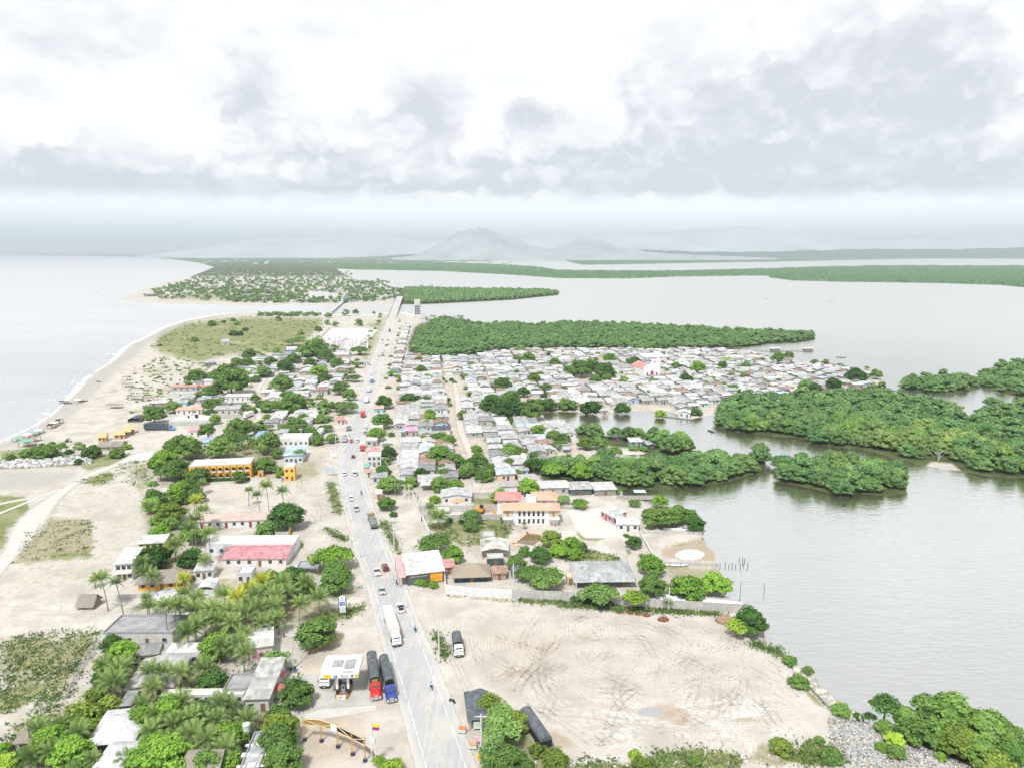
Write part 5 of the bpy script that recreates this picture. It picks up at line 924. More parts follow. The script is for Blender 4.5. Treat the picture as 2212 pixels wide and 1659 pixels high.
bld((2, 0), (1525, 262, 1660, 260), 6, 3, 'gx', .9, W_, (.62, .33, .22), 'white house with small terracotta roof facing the beach', rm=CLAY, nw=2); bld((2, 0), (1665, 258, 1745, 256), 5, 2.8, 'gx', .8, W_, (.62, .33, .22), 'terracotta roofed annex beside the small palms', rm=CLAY, nw=1)
bld((2, 0), (1850, 262, 2060, 258), 7, 3.2, 'shed', .7, PG, PG, 'broad grey roofed house behind a blockwork wall', nw=3); bld((2, 0), (1945, 150, 2165, 146), 7, 3.2, 'shed', .6, W_, (.70, .70, .69), 'long white roofed house with two doors', nw=3, nd=2)
bld((2, 0), (1290, 200, 1440, 196), 6, 2.6, 'shed', .7, (.42, .38, .32), (.62, .62, .62), 'brown thatch-sided shed with pale roof on the beach edge', nw=1, wm=OLDWOOD)
bld((2, 0), (1435, 118, 1690, 112), 8, 2.4, 'flat', 0, (.52, .52, .51), (.46, .45, .43), 'unroofed grey blockwork compound', 'compound', 'compound', nw=0, nd=1)
bld((2, 0), (1490, 62, 1700, 58), 7, 3, 'gx', .7, GY, (.66, .33, .27), 'blockwork house with a faded red roof by the beach', nw=3); bld((2, 0), (1700, 50, 1915, 46), 5, 2.8, 'gx', .6, W_, (.64, .34, .28), 'long faded red roof half under trees', nw=2)
bld((1, 0), (1585, 1640, 1630, 1638), 5, 3, 'gx', .6, W_, (.70, .26, .27), 'tiny white hut with a red roof on the sand', nw=1)
bld((1, 0), (2075, 1655, 2120, 1652), 6, 4, 'gy', 1, W_, W_, 'white gabled house beside the beach trees', nw=1)
# beach shelters and cabins
for pts_, lab, rmx in (((990, 478, 1075, 470), 'straw coloured cabin, middle one of the beach cabins', STRAW), ((1085, 432, 1165, 424), 'straw coloured cabin nearest the dark container truck', STRAW), ((850, 500, 915, 496), 'straw coloured cabin half behind the dark shed', STRAW), ((1085, 450, 1130, 445), 'small straw cabin tucked between two larger ones', STRAW)):
    bld((2, 0), pts_, 5, 2.6, 'gx', 1.7, (.62, .40, .18), (.6, .4, .2), lab, 'cabin', 'cabin', rm=rmx, nw=1, group='straw cabins on the beach')
bld((2, 0), (842, 572, 1045, 565), 9, 1.8, 'gx', 1.5, (.3, .27, .25), (.3, .3, .3), 'long dark thatched shed beside the dirt track', 'shed', 'thatched_shed', rm=THATCHG, nw=0)
def shelter(tc, x0, x1, y, d, h, m_, label, group=None, cat='shelter'):
    bld(tc, (x0, y, x1, y), d, h, 'gx', .4, W_, W_, label, cat, 'beach_shelter', rm=m_, open_=True, group=group, over=.3)
shelter((2, 0), 922, 1025, 214, 5, 2.4, THATCHG, 'stick shelter out on the open beach'); shelter((2, 0), 1105, 1205, 140, 5, 2.4, THATCHG, 'stick shelter higher up the beach beside another'); shelter((2, 0), 1240, 1335, 148, 5, 2.2, THATCHG, 'dark stick shelter on green scrub'); shelter((2, 0), 1055, 1120, 28, 5, 2.4, THATCHG, 'stick shelter at the scrub edge'); shelter((1, 0), 1060, 1105, 1632, 5, 3, THATCHG, 'thatched shelter nearest the surf')
for k, (x0, x1, y, m_, lb) in enumerate(((408, 452, 386, TARPB, 'black beach tent at the front of its row'), (440, 482, 366, None, 'white beach tent between two black ones'), (480, 514, 345, TARPB, 'black beach tent at the back of its row'), (102, 160, 500, 'g', 'green beach awning at the water'), (160, 245, 545, 'g', 'green roofed kiosk on the beach'), (205, 250, 470, None, 'white beach awning beside a green one'), (255, 300, 452, 'g', 'small green beach awning'), (300, 345, 432, None, 'white beach awning at the end of its row'), (255, 315, 500, 't', 'thatched parasol hut by the beach awnings'), (205, 268, 548, 't', 'pale thatched parasol hut near the kiosk'))):
    GRN = mat('green_awning', (.16, .40, .28), .7); WHP = mat('white_paint', (.75, .75, .74), .7); shelter((2, 0), x0, x1, y, 4 if k != 4 else 6, 2.0 if k != 4 else 2.8, {'g': GRN, 't': THATCH}.get(m_, m_ if m_ is not None and not isinstance(m_, str) else WHP), lb, 'beach tents and awnings')
bld((2, 0), (1105, 330, 1220, 328), 7, 1.0, 'vault', 2.0, (.1, .1, .1), (.12, .13, .15), 'low black dome tent behind the cabins', 'tent', 'dome_tent', nw=0, nd=0)
bld((1, 0), (1918, 1325, 1982, 1322), 9, 3.5, 'shed', 2.2, PG, (.50, .51, .52), 'lone grey shed standing in the meadow', nw=0)
bld((1, 0), (1775, 1508, 1870, 1500), 8, 3, 'shed', .5, (.3, .3, .33), (.45, .47, .52), 'dark open shed on the white sand clearing', nw=2); bld((1, 0), (1285, 905, 1370, 900), 16, 4, 'gx', 2, (.2, .2, .2), (.2, .2, .22), 'dark thatched hall on the point past the inlet', 'hall', 'hall', rm=THATCHG, nw=0)
bld((1, 1), (272, 1400, 430, 1393), 18, 4, 'shed', .8, (.25, .42, .68), (.68, .68, .68), 'white roofed school with a blue wall', 'school', 'school', nw=4); bld((1, 1), (672, 1450, 800, 1446), 16, 4.5, 'gx', 1.2, (.55, .36, .32), (.72, .72, .71), 'brick building with a broad white roof', 'building', 'building', nw=3)
bld((1, 1), (912, 1505, 980, 1502), 12, 3.5, 'gx', 1, W_, PG, 'pale house close beside the highway trees', nw=2); bld((1, 1), (1450, 920, 1510, 918), 18, 4, 'gx', 3, (.4, .4, .4), (.42, .42, .42), 'grey roofed house alone in the far mangroves', nw=1)
# --- lagoon side
o, w_ = bld((3, 1), (1312, 82, 1625, 45), 12, 3.6, 'shed', 1.4, (.09, .10, .13), (.74, .74, .73), 'white roofed restaurant with dark sign wall and orange gate', 'restaurant', 'restaurant', nw=0, nd=0)
ORG = mat('orange_gate', (.74, .36, .04), .7); b = MB(); b.box(w_*.12, w_*.46, -.10, .04, .4, 3.3); b.part('gate', ORG, o)
b = MB(); b.prism([(-.6, 3.1), (12.6, 4.6), (12.6, 4.72), (-.6, 3.22)], -w_/2-2.6, -w_/2-.5, axis='x'); b.part('awning', mat('rose_sheet', (.72, .34, .36), .7), o)
for y_ in (-.3, 6, 12): b = MB(); b.box(-w_/2-2.5, -w_/2-2.35, y_-.08, y_+.08, -.3, 3.1+y_*.11); b.part('post', mat('rust_post', (.45, .2, .14), .8), o)
def text3d(name, s, parent, loc, size, m_, rot=(math.pi/2, 0, 0), ex=.02):
    cu = bpy.data.curves.new(name, 'FONT'); cu.body = s; cu.size = size; cu.extrude = ex; cu.align_x = 'CENTER'; cu.align_y = 'CENTER'; cu.materials.append(m_)
    q = bpy.data.objects.new(name, cu); COL.objects.link(q); bpy.context.view_layer.update(); me = bpy.data.meshes.new_from_object(q.evaluated_get(bpy.context.evaluated_depsgraph_get())); bpy.data.objects.remove(q)
    q = part(name, me, parent); q.location = loc; q.rotation_euler = rot; return q
text3d('sign_letters', 'RESTAURANT', o, (-w_*.17, -.04, 2.75), .9, mat('cream_letters', (.66, .62, .48), .7))
bld((2, 1), (1725, 1715, 2005, 1705), 7, 2.2, 'hip', 2.6, (.03, .06, .08), (.4, .33, .25), 'dark walled hall under a golden edged thatch roof', 'restaurant', 'restaurant', rm=THATCH, nw=2, over=1.0)
bld((2, 1), (1620, 1650, 1715, 1640), 4, 2.6, 'shed', .6, (.55, .28, .26), (.68, .34, .34), 'rose sheet lean-to between two restaurants', 'shed', 'shed', nw=0)
bld((2, 1), (1955, 1510, 2175, 1505), 9, 3, 'gy', .8, (.2, .2, .2), (.66, .65, .60), 'open shed with a pale double roof in the garden', 'shed', 'shed', open_=True)
bld((2, 1), (2000, 1575, 2140, 1570), 3, 2.8, 'flat', 0, (.05, .09, .09), (.55, .55, .52), 'dark green kiosk under a concrete slab', 'kiosk', 'kiosk', nw=0)
bld((2, 1), (2050, 1690, 2160, 1690), 4, 2.2, 'shed', .4, (.4, .3, .25), (.46, .30, .22), 'rusty roofed hut beside the thatched hall', 'hut', 'hut', nw=0)
bld((2, 2), (0, 1680, 100, 1676), 4, 2.0, 'vault', .8, (.2, .2, .2), (.2, .23, .27), 'small dark tarpaulin tent behind the long wall', 'tent', 'tarp_tent', nw=0, nd=0)
bld((3, 2), (560, 108, 1050, 100), 13, 2.6, 'hip', 2.2, (.36, .33, .28), (.46, .48, .48), 'wide open hall under a translucent grey hip roof', 'hall', 'hall', over=.9, open_=True)
bld((3, 2), (478, 78, 540, 76), 3, 2.4, 'flat', 0, (.55, .42, .28), (.6, .5, .38), 'little tan hut behind the long wall', 'hut', 'hut', nw=0)
bld((2, 1), (1605, 1035, 1862, 1028), 9, 3, 'gy', .9, (.62, .63, .63), (.58, .58, .58), 'grey gabled house with a peach front patch by the compound', nw=2)
o = BLD[-1][0]; b = MB(); b.box(-2, 3.2, -.06, .03, .5, 2.2); b.part('wall_patch', mat('peach', (.72, .48, .33), .85), o)
bld((2, 1), (1945, 1375, 2065, 1372), 5, 2.2, 'flat', 0, (.4, .4, .39), (.42, .41, .39), 'roofless grey hut in the palm garden', 'hut', 'hut', nw=0)
# villa with two wings
VW = (.78, .78, .77)
o, w_ = bld((2, 2), (-70, 1212, 400, 1212), 6.4, 6.0, 'hip', 1.5, VW, (.6, .3, .2), 'white two storey villa with terracotta roofs and curved front', 'villa', 'villa', rm=CLAY, nw=0, nd=0, over=.9)
for s in range(2):
    for k in range(6): b = MB(); cx = -4.2+k*1.75; b.box(cx-.42, cx+.42, -.06, .05, .5+s*2.9, 2.3+s*2.9); b.part('window', GLASS, o)
for sx in (-1, 1):
    x0 = sx*(w_/2-1.6)
    b = MB(); b.box(x0-1.8, x0+1.8, -.10, .06, 3.1, 5.6); b.part('balcony_opening', mat('balcony_cream', (.55, .46, .34), .9), o); b = MB(); b.box(x0-2.0, x0+2.0, -2.2, -.11, 2.75, 2.95); b.box(x0-2, x0+2, -2.2, -2.05, 2.95, 3.85); b.part('balcony', mat('villa_white', VW, .85), o)
    b = MB(); b.box(x0-.18, x0+.18, -2.2, -1.84, -.2, 2.75); b.part('pillar', mat('salmon', (.62, .38, .30), .85), o); b = MB(); b.box(x0-.5, x0+.3, -.14, -.08, 3.2, 5.0); b.part('door', WOOD, o)
for sx, wd, rmx, dd in ((-1, 8.5, ROSE, 7.5), (1, 8.5, CLAY, 8.0)):
    b = wall_mesh(wd, dd, 6.2, 'hip', 0); q = b.part('wing', OWALL, o, VW); q.location = (-w_/2+1.6 if sx < 0 else w_/2-4.6, 10.5, 0); r_ = roof_mesh(wd, dd, 6.2, 'hip', 1.9, .9); r_.part('roof', [rmx, OWALL], q)
    b = MB(); b.box(-.6, .6, -.06, .05, 3.3, 5.2); b.part('window', GLASS, q)
b = MB(); b.box(-1.6, 2.2, 6.6, 10.2, 0, 8.4); b.box(-1.2, 1.8, 7.0, 9.8, 8.4, 8.42, 1); b.part('stair_tower', [mat('villa_white', VW, .85), CONC], o)
# concrete tower, court wall, church
o, w_ = bld((1, 1), (1372, 1062, 1418, 1062), 11, 15, 'flat', 0, (.62, .62, .61), (.5, .5, .5), 'open concrete water tower of four storeys beside the bridge', 'water tower', 'water_tower', nw=0, nd=0)
for s in range(4):
    for k in range(3): b = MB(); cx = (k-1)*w_*.3; b.box(cx-1.1, cx+1.1, -.08, .05, 1+s*3.6, 3.7+s*3.6); b.part('opening', DARK, o)
b = MB(); b.box(-w_/2-.3, w_/2+.3, -.3, 11.3, 15.5, 24); b.part('tank', CONCP, o)
o, w_ = bld((1, 2), (1143, 1590, 1270, 1584), 26, 5.5, 'gy', 3.2, (.78, .78, .79), (.70, .30, .28), 'white church with stepped front and rose tiled roof', 'church', 'church', rm=ROSE, nw=0, nd=0, over=.3)
b = MB(); b.prism([(-w_/2-.6, -.3), (w_/2+.6, -.3), (w_/2+.6, 8), (w_/2-1.5, 8), (w_/2-1.5, 9.4), (2, 9.4), (1.4, 11), (0, 11.8), (-1.4, 11), (-2, 9.4), (-w_/2+1.5, 9.4), (-w_/2+1.5, 8), (-w_/2-.6, 8)], -1.0, -.12); q = b.part('front', mat('church_white', (.8, .8, .81), .85), o)
b = MB(); b.prism([(-1.3, 0), (1.3, 0), (1.3, 3.2), (.8, 4.2), (0, 4.6), (-.8, 4.2), (-1.3, 3.2)], -1.12, -1.0); b.part('door', mat('church_door', (.28, .05, .05), .7), q)
for sx in (-1, 1): b = MB(); b.prism([(sx*4.2-.6, 0), (sx*4.2+.6, 0), (sx*4.2+.6, 2.6), (sx*4.2, 3.2), (sx*4.2-.6, 2.6)], -1.1, -1.0); b.part('door', DARK, q)
b = MB(); b.box(w_/2-1.8, w_/2+.6, -.9, 2.4, 0, 13); b.cyl(w_/2-.6, .8, 13, 15.5, 1.3, 8, r1=.1); b.part('bell_tower', mat('church_white', (.8, .8, .81), .85), o)
bld((1, 2), (945, 1565, 1045, 1560), 18, 4.5, 'gx', 1.6, (.74, .76, .80), (.42, .40, .40), 'white parish house joined to the church back', 'house', nw=4); bld((1, 2), (795, 1530, 930, 1525), 16, 4.5, 'gx', 1.5, (.74, .76, .80), (.45, .45, .45), 'long white hall with grey roof beyond the church', 'hall', 'hall', nw=4)
bld((1, 2), (1155, 1480, 1340, 1470), 26, 5, 'gx', 2.0, W_, (.72, .73, .74), 'big pale domed roof market beyond the church', 'market', 'market', nw=4)
bld((2, 1), (1282, 450, 1392, 448), 7, 3, 'shed', .7, GY, (.78, .42, .55), 'tin house with a bright pink roof near the lane', nw=1); bld((2, 1), (1525, 440, 1680, 436), 6, 3, 'shed', .6, (.72, .6, .4), (.10, .12, .16), 'house with a near black roof beside the lane', nw=1); bld((2, 1), (1255, 455, 1280, 454), 5, 2.8, 'shed', .4, GY, (.30, .62, .60), 'tiny turquoise roofed hut by the pink roof', nw=0)
bld((2, 1), (2055, 355, 2175, 352), 7, 3, 'flat', 0, (.25, .52, .60), (.55, .55, .54), 'bright blue walled house by the lane corner', nw=2); bld((2, 2), (310, 395, 470, 390), 8, 2.8, 'shed', .6, (.70, .10, .09), (.62, .62, .61), 'grey roofed house with a bright red wall', nw=1)
bld((2, 1), (965, 715, 1083, 710), 7, 5.0, 'flat', 0, (.55, .56, .57), (.60, .60, .60), 'grey two storey block on the highway verge', 'shop', 'shop', nw=2, st=2); bld((2, 1), (955, 630, 1070, 625), 6, 3, 'gx', .9, (.7, .5, .5), (.68, .36, .36), 'rose roofed roadside shop', 'shop', 'shop', nw=1); bld((2, 1), (955, 535, 1050, 532), 6, 3, 'flat', 0, GY, (.66, .66, .65), 'pale flat roadside shop under a palm', 'shop', 'shop', nw=1)
bld((2, 1), (990, 415, 1098, 412), 7, 3, 'flat', 0, (.62, .58, .50), (.68, .68, .67), 'white roofed roadside store beyond the rose roofed one', 'shop', 'shop', nw=2); bld((2, 1), (940, 765, 985, 762), 4, 2.6, 'shed', .3, (.7, .55, .15), (.25, .56, .46), 'green awning roadside kiosk', 'kiosk', 'kiosk', nw=0); bld((2, 1), (955, 805, 1000, 803), 4, 2.4, 'shed', .3, W_, (.70, .40, .38), 'rose awning roadside kiosk', 'kiosk', 'kiosk', nw=0)
bld((2, 1), (1000, 860, 1130, 855), 6, 2.8, 'shed', .5, (.5, .5, .5), (.40, .40, .41), 'dark grey roofed roadside shed behind a pole', 'shed', 'shed', nw=1); bld((2, 1), (1020, 250, 1100, 248), 6, 2.8, 'shed', .5, (.25, .55, .55), (.72, .48, .42), 'turquoise walled roadside kiosk', 'kiosk', 'kiosk', nw=0); bld((2, 1), (1045, 1000, 1085, 998), 3.5, 2.6, 'shed', .4, (.66, .36, .30), W_, 'little white roofed stand among roadside trees', 'kiosk', 'kiosk', nw=0)
bld((2, 1), (705, 350, 770, 345), 9, 2.8, 'gx', .8, (.70, .62, .58), (.72, .32, .30), 'red roofed kiosk on the highway verge', 'kiosk', 'kiosk', nw=1)
# waterside
bld((2, 2), (770, 1150, 860, 1200), 7, 2.8, 'shed', .5, (.66, .36, .36), (.70, .70, .69), 'long pink walled house with a white roof along the plaza', nw=2)
bld((2, 2), (915, 1270, 1095, 1272), 6.5, 2.9, 'gx', .6, (.68, .69, .69), (.76, .76, .74), 'white roofed house at the plaza corner', nw=2); bld((2, 2), (870, 1215, 960, 1215), 6, 2.8, 'shed', .5, (.42, .42, .44), (.58, .59, .60), 'grey lean-to between plaza houses', nw=1)
bld((2, 2), (505, 960, 690, 955), 8, 2.6, 'shed', .5, (.05, .05, .06), (.52, .51, .48), 'tin hut with black tarpaulin front on the water', nw=0, wm=TARP); bld((2, 2), (720, 965, 900, 958), 8, 2.6, 'shed', .5, (.08, .08, .10), (.66, .66, .65), 'white roofed tin hut over the water', nw=0, wm=OLDWOOD)
bld((2, 2), (225, 955, 490, 948), 9, 3, 'gx', .7, GY, (.70, .70, .69), 'wide pale roof house by the stilt huts', nw=2); bld((2, 2), (1440, 285, 1540, 290), 7, 3, 'gy', 1.0, (.68, .75, .78), (.72, .74, .75), 'pale blue gabled house on stilts over the inlet', nw=1); bld((2, 2), (775, 262, 830, 264), 5, 2.6, 'shed', .4, (.5, .48, .45), (.6, .6, .6), 'tiny stilt hut in the inlet', nw=0)
bld((2, 2), (1025, 540, 1125, 538), 6, 2.6, 'shed', .5, (.28, .42, .58), (.72, .72, .71), 'white roofed hut on the mangrove strip', nw=1); bld((2, 2), (875, 490, 960, 488), 6, 2.2, 'gx', .8, (.08, .08, .1), (.14, .15, .18), 'black tarpaulin hut on the mangrove strip', nw=0, rm=TARP); bld((2, 2), (1180, 565, 1240, 562), 5, 2.4, 'gy', .7, (.08, .08, .1), (.4, .42, .45), 'small grey tent hut among mangroves', nw=0)
bld((2, 3), (110, 195, 190, 193), 6, 2.6, 'shed', .5, W_, (.66, .66, .66), 'white hut half hidden in mangroves', nw=0); bld((2, 3), (230, 218, 330, 215), 6, 2.6, 'shed', .5, W_, (.72, .36, .33), 'rose roofed hut in the mangrove edge', nw=0)

# ------------------------------------------------------------------ tyre tracks worn into the dirt
def track_mat():
    m_ = bpy.data.materials.new('tyre_track'); m_.use_nodes = True; t = NT(m_.node_tree); p = m_.node_tree.nodes['Principled BSDF']; p.inputs['Roughness'].default_value = .95; n1 = t.noise(t.pos(), .10, 5, .65); n2 = t.noise(t.pos(), 1.2, 4, .6)
    t.put(p.inputs['Base Color'], t.mix(n2, (.30, .25, .19), (.38, .335, .275))); t.put(p.inputs['Alpha'], t.m('MULTIPLY', t.m('MULTIPLY', t.ss(n1, .40, .62), t.ss(n2, .25, .6)), .2)); return m_
TRK = track_mat(); rk_ = random.Random(12); b = MB(); LOTP = toW(P("925,1310 1110,1312 1400,1335 1590,1360 1680,1420 1740,1500 1760,1570 1660,1610 1250,1620 1180,1560 1050,1480 990,1410"))
TN = [0]
def trk(cx, cy, r_, a0, a1, wd, gap=1.7):
    n = max(8, int(abs(a1-a0)*r_/1.5))
    for dr in (0, gap):
        TN[0] += 1; pts = []
        for i in range(n+1):
            a = a0+(a1-a0)*i/n; q = r_+dr+.4*math.sin(a*5+cx); pts.append((cx+q*math.cos(a), cy+q*math.sin(a), a))
        ins = sdist(LOTP, np.array([p[0] for p in pts]), np.array([p[1] for p in pts])) > 1.0
        for i in range(n):
            if ins[i] and ins[i+1]:
                z = .022+.0006*TN[0]; v = []
                for x, y, a in (pts[i], pts[i+1]): v += [(x-wd/2*math.cos(a), y-wd/2*math.sin(a), z), (x+wd/2*math.cos(a), y+wd/2*math.sin(a), z)]
                b.add(v, [(0, 1, 3, 2)])
cs_ = [tuple(map(float, G(*q))) for q in ((1290, 1370), (1180, 1420), (1400, 1470), (1560, 1540), (1430, 1560), (1250, 1520), (1060, 1380), (1330, 1430), (1640, 1570))]
for k in range(75): c = cs_[rk_.randrange(len(cs_))]; a0 = rk_.uniform(0, 6.28); trk(c[0]+rk_.uniform(-14, 14), c[1]+rk_.uniform(-10, 10), rk_.uniform(10, 34), a0, a0+rk_.uniform(.9, 3.2), rk_.uniform(.25, .9))
for k in range(26): a0 = rk_.uniform(2.2, 2.9); trk(-60+rk_.uniform(-10, 10), 60+rk_.uniform(-10, 30), rk_.uniform(90, 175), .3, 1.25, rk_.uniform(.25, .5))
tag(b.part('tyre_tracks', TRK), 'curved tyre tracks worn across the dirt lot', 'tracks', kind='stuff')
b = MB(); LOTP = toW(P("560,1000 640,1000 690,900 735,930 725,1040 735,1150 755,1200 700,1190 650,1120 560,1085")); 
for k in range(60): trk(-150+rk_.uniform(-30, 40), 250+rk_.uniform(-60, 80), rk_.uniform(40, 130), rk_.uniform(-1.2, .2), rk_.uniform(.4, 1.2), rk_.uniform(.3, .6))
tag(b.part('tyre_tracks', TRK), 'faint tyre tracks on the dirt yard by the hotel', 'tracks', kind='stuff')
# ------------------------------------------------------------------ the tin roofed village
VIL = P("862,700 890,705 893,770 980,776 1060,764 1130,757 1200,756 1400,759 1480,756 1560,757 1640,768 1740,790 1835,796 1870,806 1893,822 1880,842 1760,850 1690,862 1600,863 1560,880 1530,889 1490,897 1412,881 1317,886 1172,882 1172,905 1190,917 1245,924 1245,950 1190,1000 1180,1012 1200,1034 1290,1034 1240,1045 1160,1050 1110,1062 1000,1066 870,1066 862,1030 856,960 848,900 838,860 846,800 855,750")
VIL2 = P("340,870 400,832 470,800 560,776 640,762 700,750 770,765 768,800 752,845 700,858 690,890 640,895 560,890 545,900 490,905 420,905 350,905")
VIL3 = P("560,905 690,890 690,950 600,955 560,940")
AVOID = [(1150, 888, 62, 34), (1330, 806, 50, 16), (1393, 805, 48, 16), (1320, 800, 60, 10), (1300, 790, 40, 14), (1262, 798, 30, 9), (500, 850, 30, 26), (1280, 826, 45, 10)]
fp = []                                             # footprints of the buildings already standing
for o, w__, d__ in BLD: c = o.matrix_basis @ Vector((0, d__/2, 0)); fp.append((c.x, c.y, max(w__, d__)/2+1.5))
lw_ = toW(LANE); lw2 = toW(P("560,905 557,880 556,855 560,835 575,818"))
def segd(L, x, y):
    best = 1e9
    for i in range(len(L)-1):
        e = L[i+1]-L[i]; t_ = np.clip(((x-L[i][0])*e[0]+(y-L[i][1])*e[1])/(e@e), 0, 1); best = min(best, math.hypot(*(L[i]+e*t_-(x, y))))
    return best
def lots(Q, ang, sx, sy, seed, keep=1.0):
    q = toW(Q); r_ = random.Random(seed); c, s = math.cos(ang), math.sin(ang); ctr = q.mean(0); out = []
    for i in range(-70, 70):
        for j in range(-90, 90):
            u = i*sx+(2.5 if i % 4 == 0 else 0)+r_.uniform(-.6, .6); v = j*sy+((i*37) % 10)*.1*sy+r_.uniform(-.7, .7)
            out.append((ctr[0]+u*c-v*s, ctr[1]+u*s+v*c))
    out = np.array(out); k = sdist(q, out[:, 0], out[:, 1]) > 3.0; res = []
    for x, y in out[k]:
        px, py = toD(x, y)
        if r_.random() > keep or any(((px-a)/rx)**2+((py-b)/ry)**2 < 1 for a, b, rx, ry in AVOID): continue
        if segd(lw_, x, y) < 5.2 or segd(lw2, x, y) < 6 or any((x-a)**2+(y-b)**2 < (rr+4)**2 for a, b, rr in fp): continue
        if np.min(np.hypot(RC[:, 0]-x, RC[:, 1]-y)) < 17: continue
        res.append((x, y, ang))
    return res
a1 = math.atan2(*(lw_[0]-lw_[-1])[::-1])-math.pi/2
LOTS = lots(VIL, a1, 8.6, 9.2, 1, .92)+lots(VIL2, a1+.05, 9.5, 10.5, 2, .66)+lots(VIL3, a1, 9, 9.5, 3, .6)
LOTS.sort(key=lambda l: l[0]**2+l[1]**2)
PROTO = []
rp = random.Random(17)
for k in range(9):
    w_ = rp.uniform(6.6, 8.6); d = rp.uniform(7.0, 9.4); h = rp.uniform(2.4, 3.0); rf = ('gx', 'gy', 'gy', 'shed', 'gx', 'gy', 'shed', 'gx', 'gy')[k]; rise = rp.uniform(.55, 1.0)
    dm = MB(); dx = rp.uniform(-1.5, 1.5); dm.box(dx-.5, dx+.5, -.05, .05, 0, 2.0); wn = MB(); wn.box(dx+1.3 if dx < 0 else dx-2.3, dx+2.3 if dx < 0 else dx-1.3, -.05, .05, .9, 1.9)
    b = roof_mesh(w_, d, h, rf, rise, .5)
    if k in (1, 3, 4, 7): x0 = rp.uniform(-w_/2, 0); sl = -d*.0; b.prism([(d+.3, h-.1), (d+3.2, h-.75), (d+3.2, h-.66), (d+.3, h)], x0, x0+w_*.5, axis='x')
    PROTO.append((wall_mesh(w_, d, h, rf, rise).mesh('wall', OWALL), b.mesh('roof', [OROOF, OWALL]), dm.mesh('door', OPLAIN), wn.mesh('window', GLASS), w_, d, h, rf, rise))
RT = [((.60, .60, .595), 'pale grey', 10), ((.48, .48, .475), 'mid grey', 9), ((.34, .34, .34), 'dark grey', 3), ((.73, .73, .72), 'white', 7), ((.52, .49, .46), 'tan grey', 5), ((.36, .24, .18), 'rusty', 2), ((.55, .63, .70), 'bluish', 1)]
WT = [((.44, .44, .43), 'blockwork', 10), ((.66, .66, .65), 'whitewashed', 5), ((.34, .58, .58), 'turquoise', 1), ((.66, .50, .40), 'peach', 1), ((.38, .48, .62), 'blue', 1), ((.36, .33, .30), 'brown boarded', 2)]
RTW = [a for a in RT for _ in range(a[2])]; WTW = [a for a in WT for _ in range(a[2])]
NEARD = sorted(LOTS[:300], key=lambda l: 0); HITEMS = []
DC = [(.12, .10, .09), (.05, .10, .22), (.25, .16, .1), (.5, .5, .5), (.1, .28, .3)]
for k, (x, y, an) in enumerate(LOTS[:300]):
    pr = PROTO[rp.randrange(9)]; rt_ = rp.choice(RTW); wt_ = rp.choice(WTW); o = thing('tin_house', None, 'house', (x, y, .0), an+rp.uniform(-.05, .05)+(math.pi if rp.random() < .12 else 0), 'tin roofed houses of the village')
    sc_ = rp.uniform(.92, 1.1); o.scale = (sc_, sc_*rp.uniform(.92, 1.06), rp.uniform(.88, 1.2)); j = rp.uniform(.9, 1.1)
    part('wall', pr[0], o, tuple(q*j for q in wt_[0])); part('roof', pr[1], o, tuple(q*j for q in rt_[0])); part('door', pr[2], o, rp.choice(DC)); part('window', pr[3], o)
    px, py = toD(x, y); HITEMS.append((o, px, py, f"{rt_[1]} {'single slope' if pr[7] == 'shed' else 'gabled'} {wt_[1]} house"))
def merged_houses(name, L, label, seed, scl=1.0, roofs=RTW, walls=WTW):
    r_ = random.Random(seed); V = []; F4 = []; F3 = []; c4 = []; c3 = []; n = 0; m4 = []; m3 = []
    for x, y, an in L:
        w_ = r_.uniform(6.6, 8.8)*scl; d = r_.uniform(7, 9.4)*scl; h = r_.uniform(2.5, 3.4)*(scl**.7); ri = r_.uniform(.5, 1.1)*scl; ov = .5; gx = r_.random() < .45
        rc = tuple(q*r_.uniform(.93, 1.07) for q in r_.choice(roofs)[0]); wc = r_.choice(walls)[0]; hw, hd = w_/2, d/2
        if gx: hw, hd = hd, hw
        v = [(-hw, -hd, -.5), (hw, -hd, -.5), (hw, hd, -.5), (-hw, hd, -.5), (-hw, -hd, h), (hw, -hd, h), (hw, hd, h), (-hw, hd, h), (0, -hd, h+ri), (0, hd, h+ri)]
        e = h-ri/hw*ov+.05; v += [(-hw-ov, -hd-ov, e), (0, -hd-ov, h+ri+.08), (hw+ov, -hd-ov, e), (-hw-ov, hd+ov, e), (0, hd+ov, h+ri+.08), (hw+ov, hd+ov, e)]
        a_ = an+(math.pi/2 if gx else 0); c, s = math.cos(a_), math.sin(a_); V += [(x+a*c-b*s, y+a*s+b*c, z) for a, b, z in v]
        F4 += [[n+q for q in f] for f in ((0, 1, 5, 4), (1, 2, 6, 5), (2, 3, 7, 6), (3, 0, 4, 7), (10, 11, 14, 13), (11, 12, 15, 14))]; c4 += [wc]*4+[rc]*2; m4 += [1]*4+[0]*2
        F3 += [[n+4, n+5, n+8], [n+6, n+7, n+9]]; c3 += [wc]*2; m3 += [1]*2; n += len(v)
    return tag(part(name, npmesh(name, V, [np.array(F4), np.array(F3)], [mat('sheet_roof_mass', kind='@roof', sc=.5, var=.3, rough=.75), mat('house_wall_mass', kind='@wall', sc=.6, var=.1, rough=.9)], np.array(c4+c3), fmat=m4+m3), None), label, 'houses', kind='stuff')
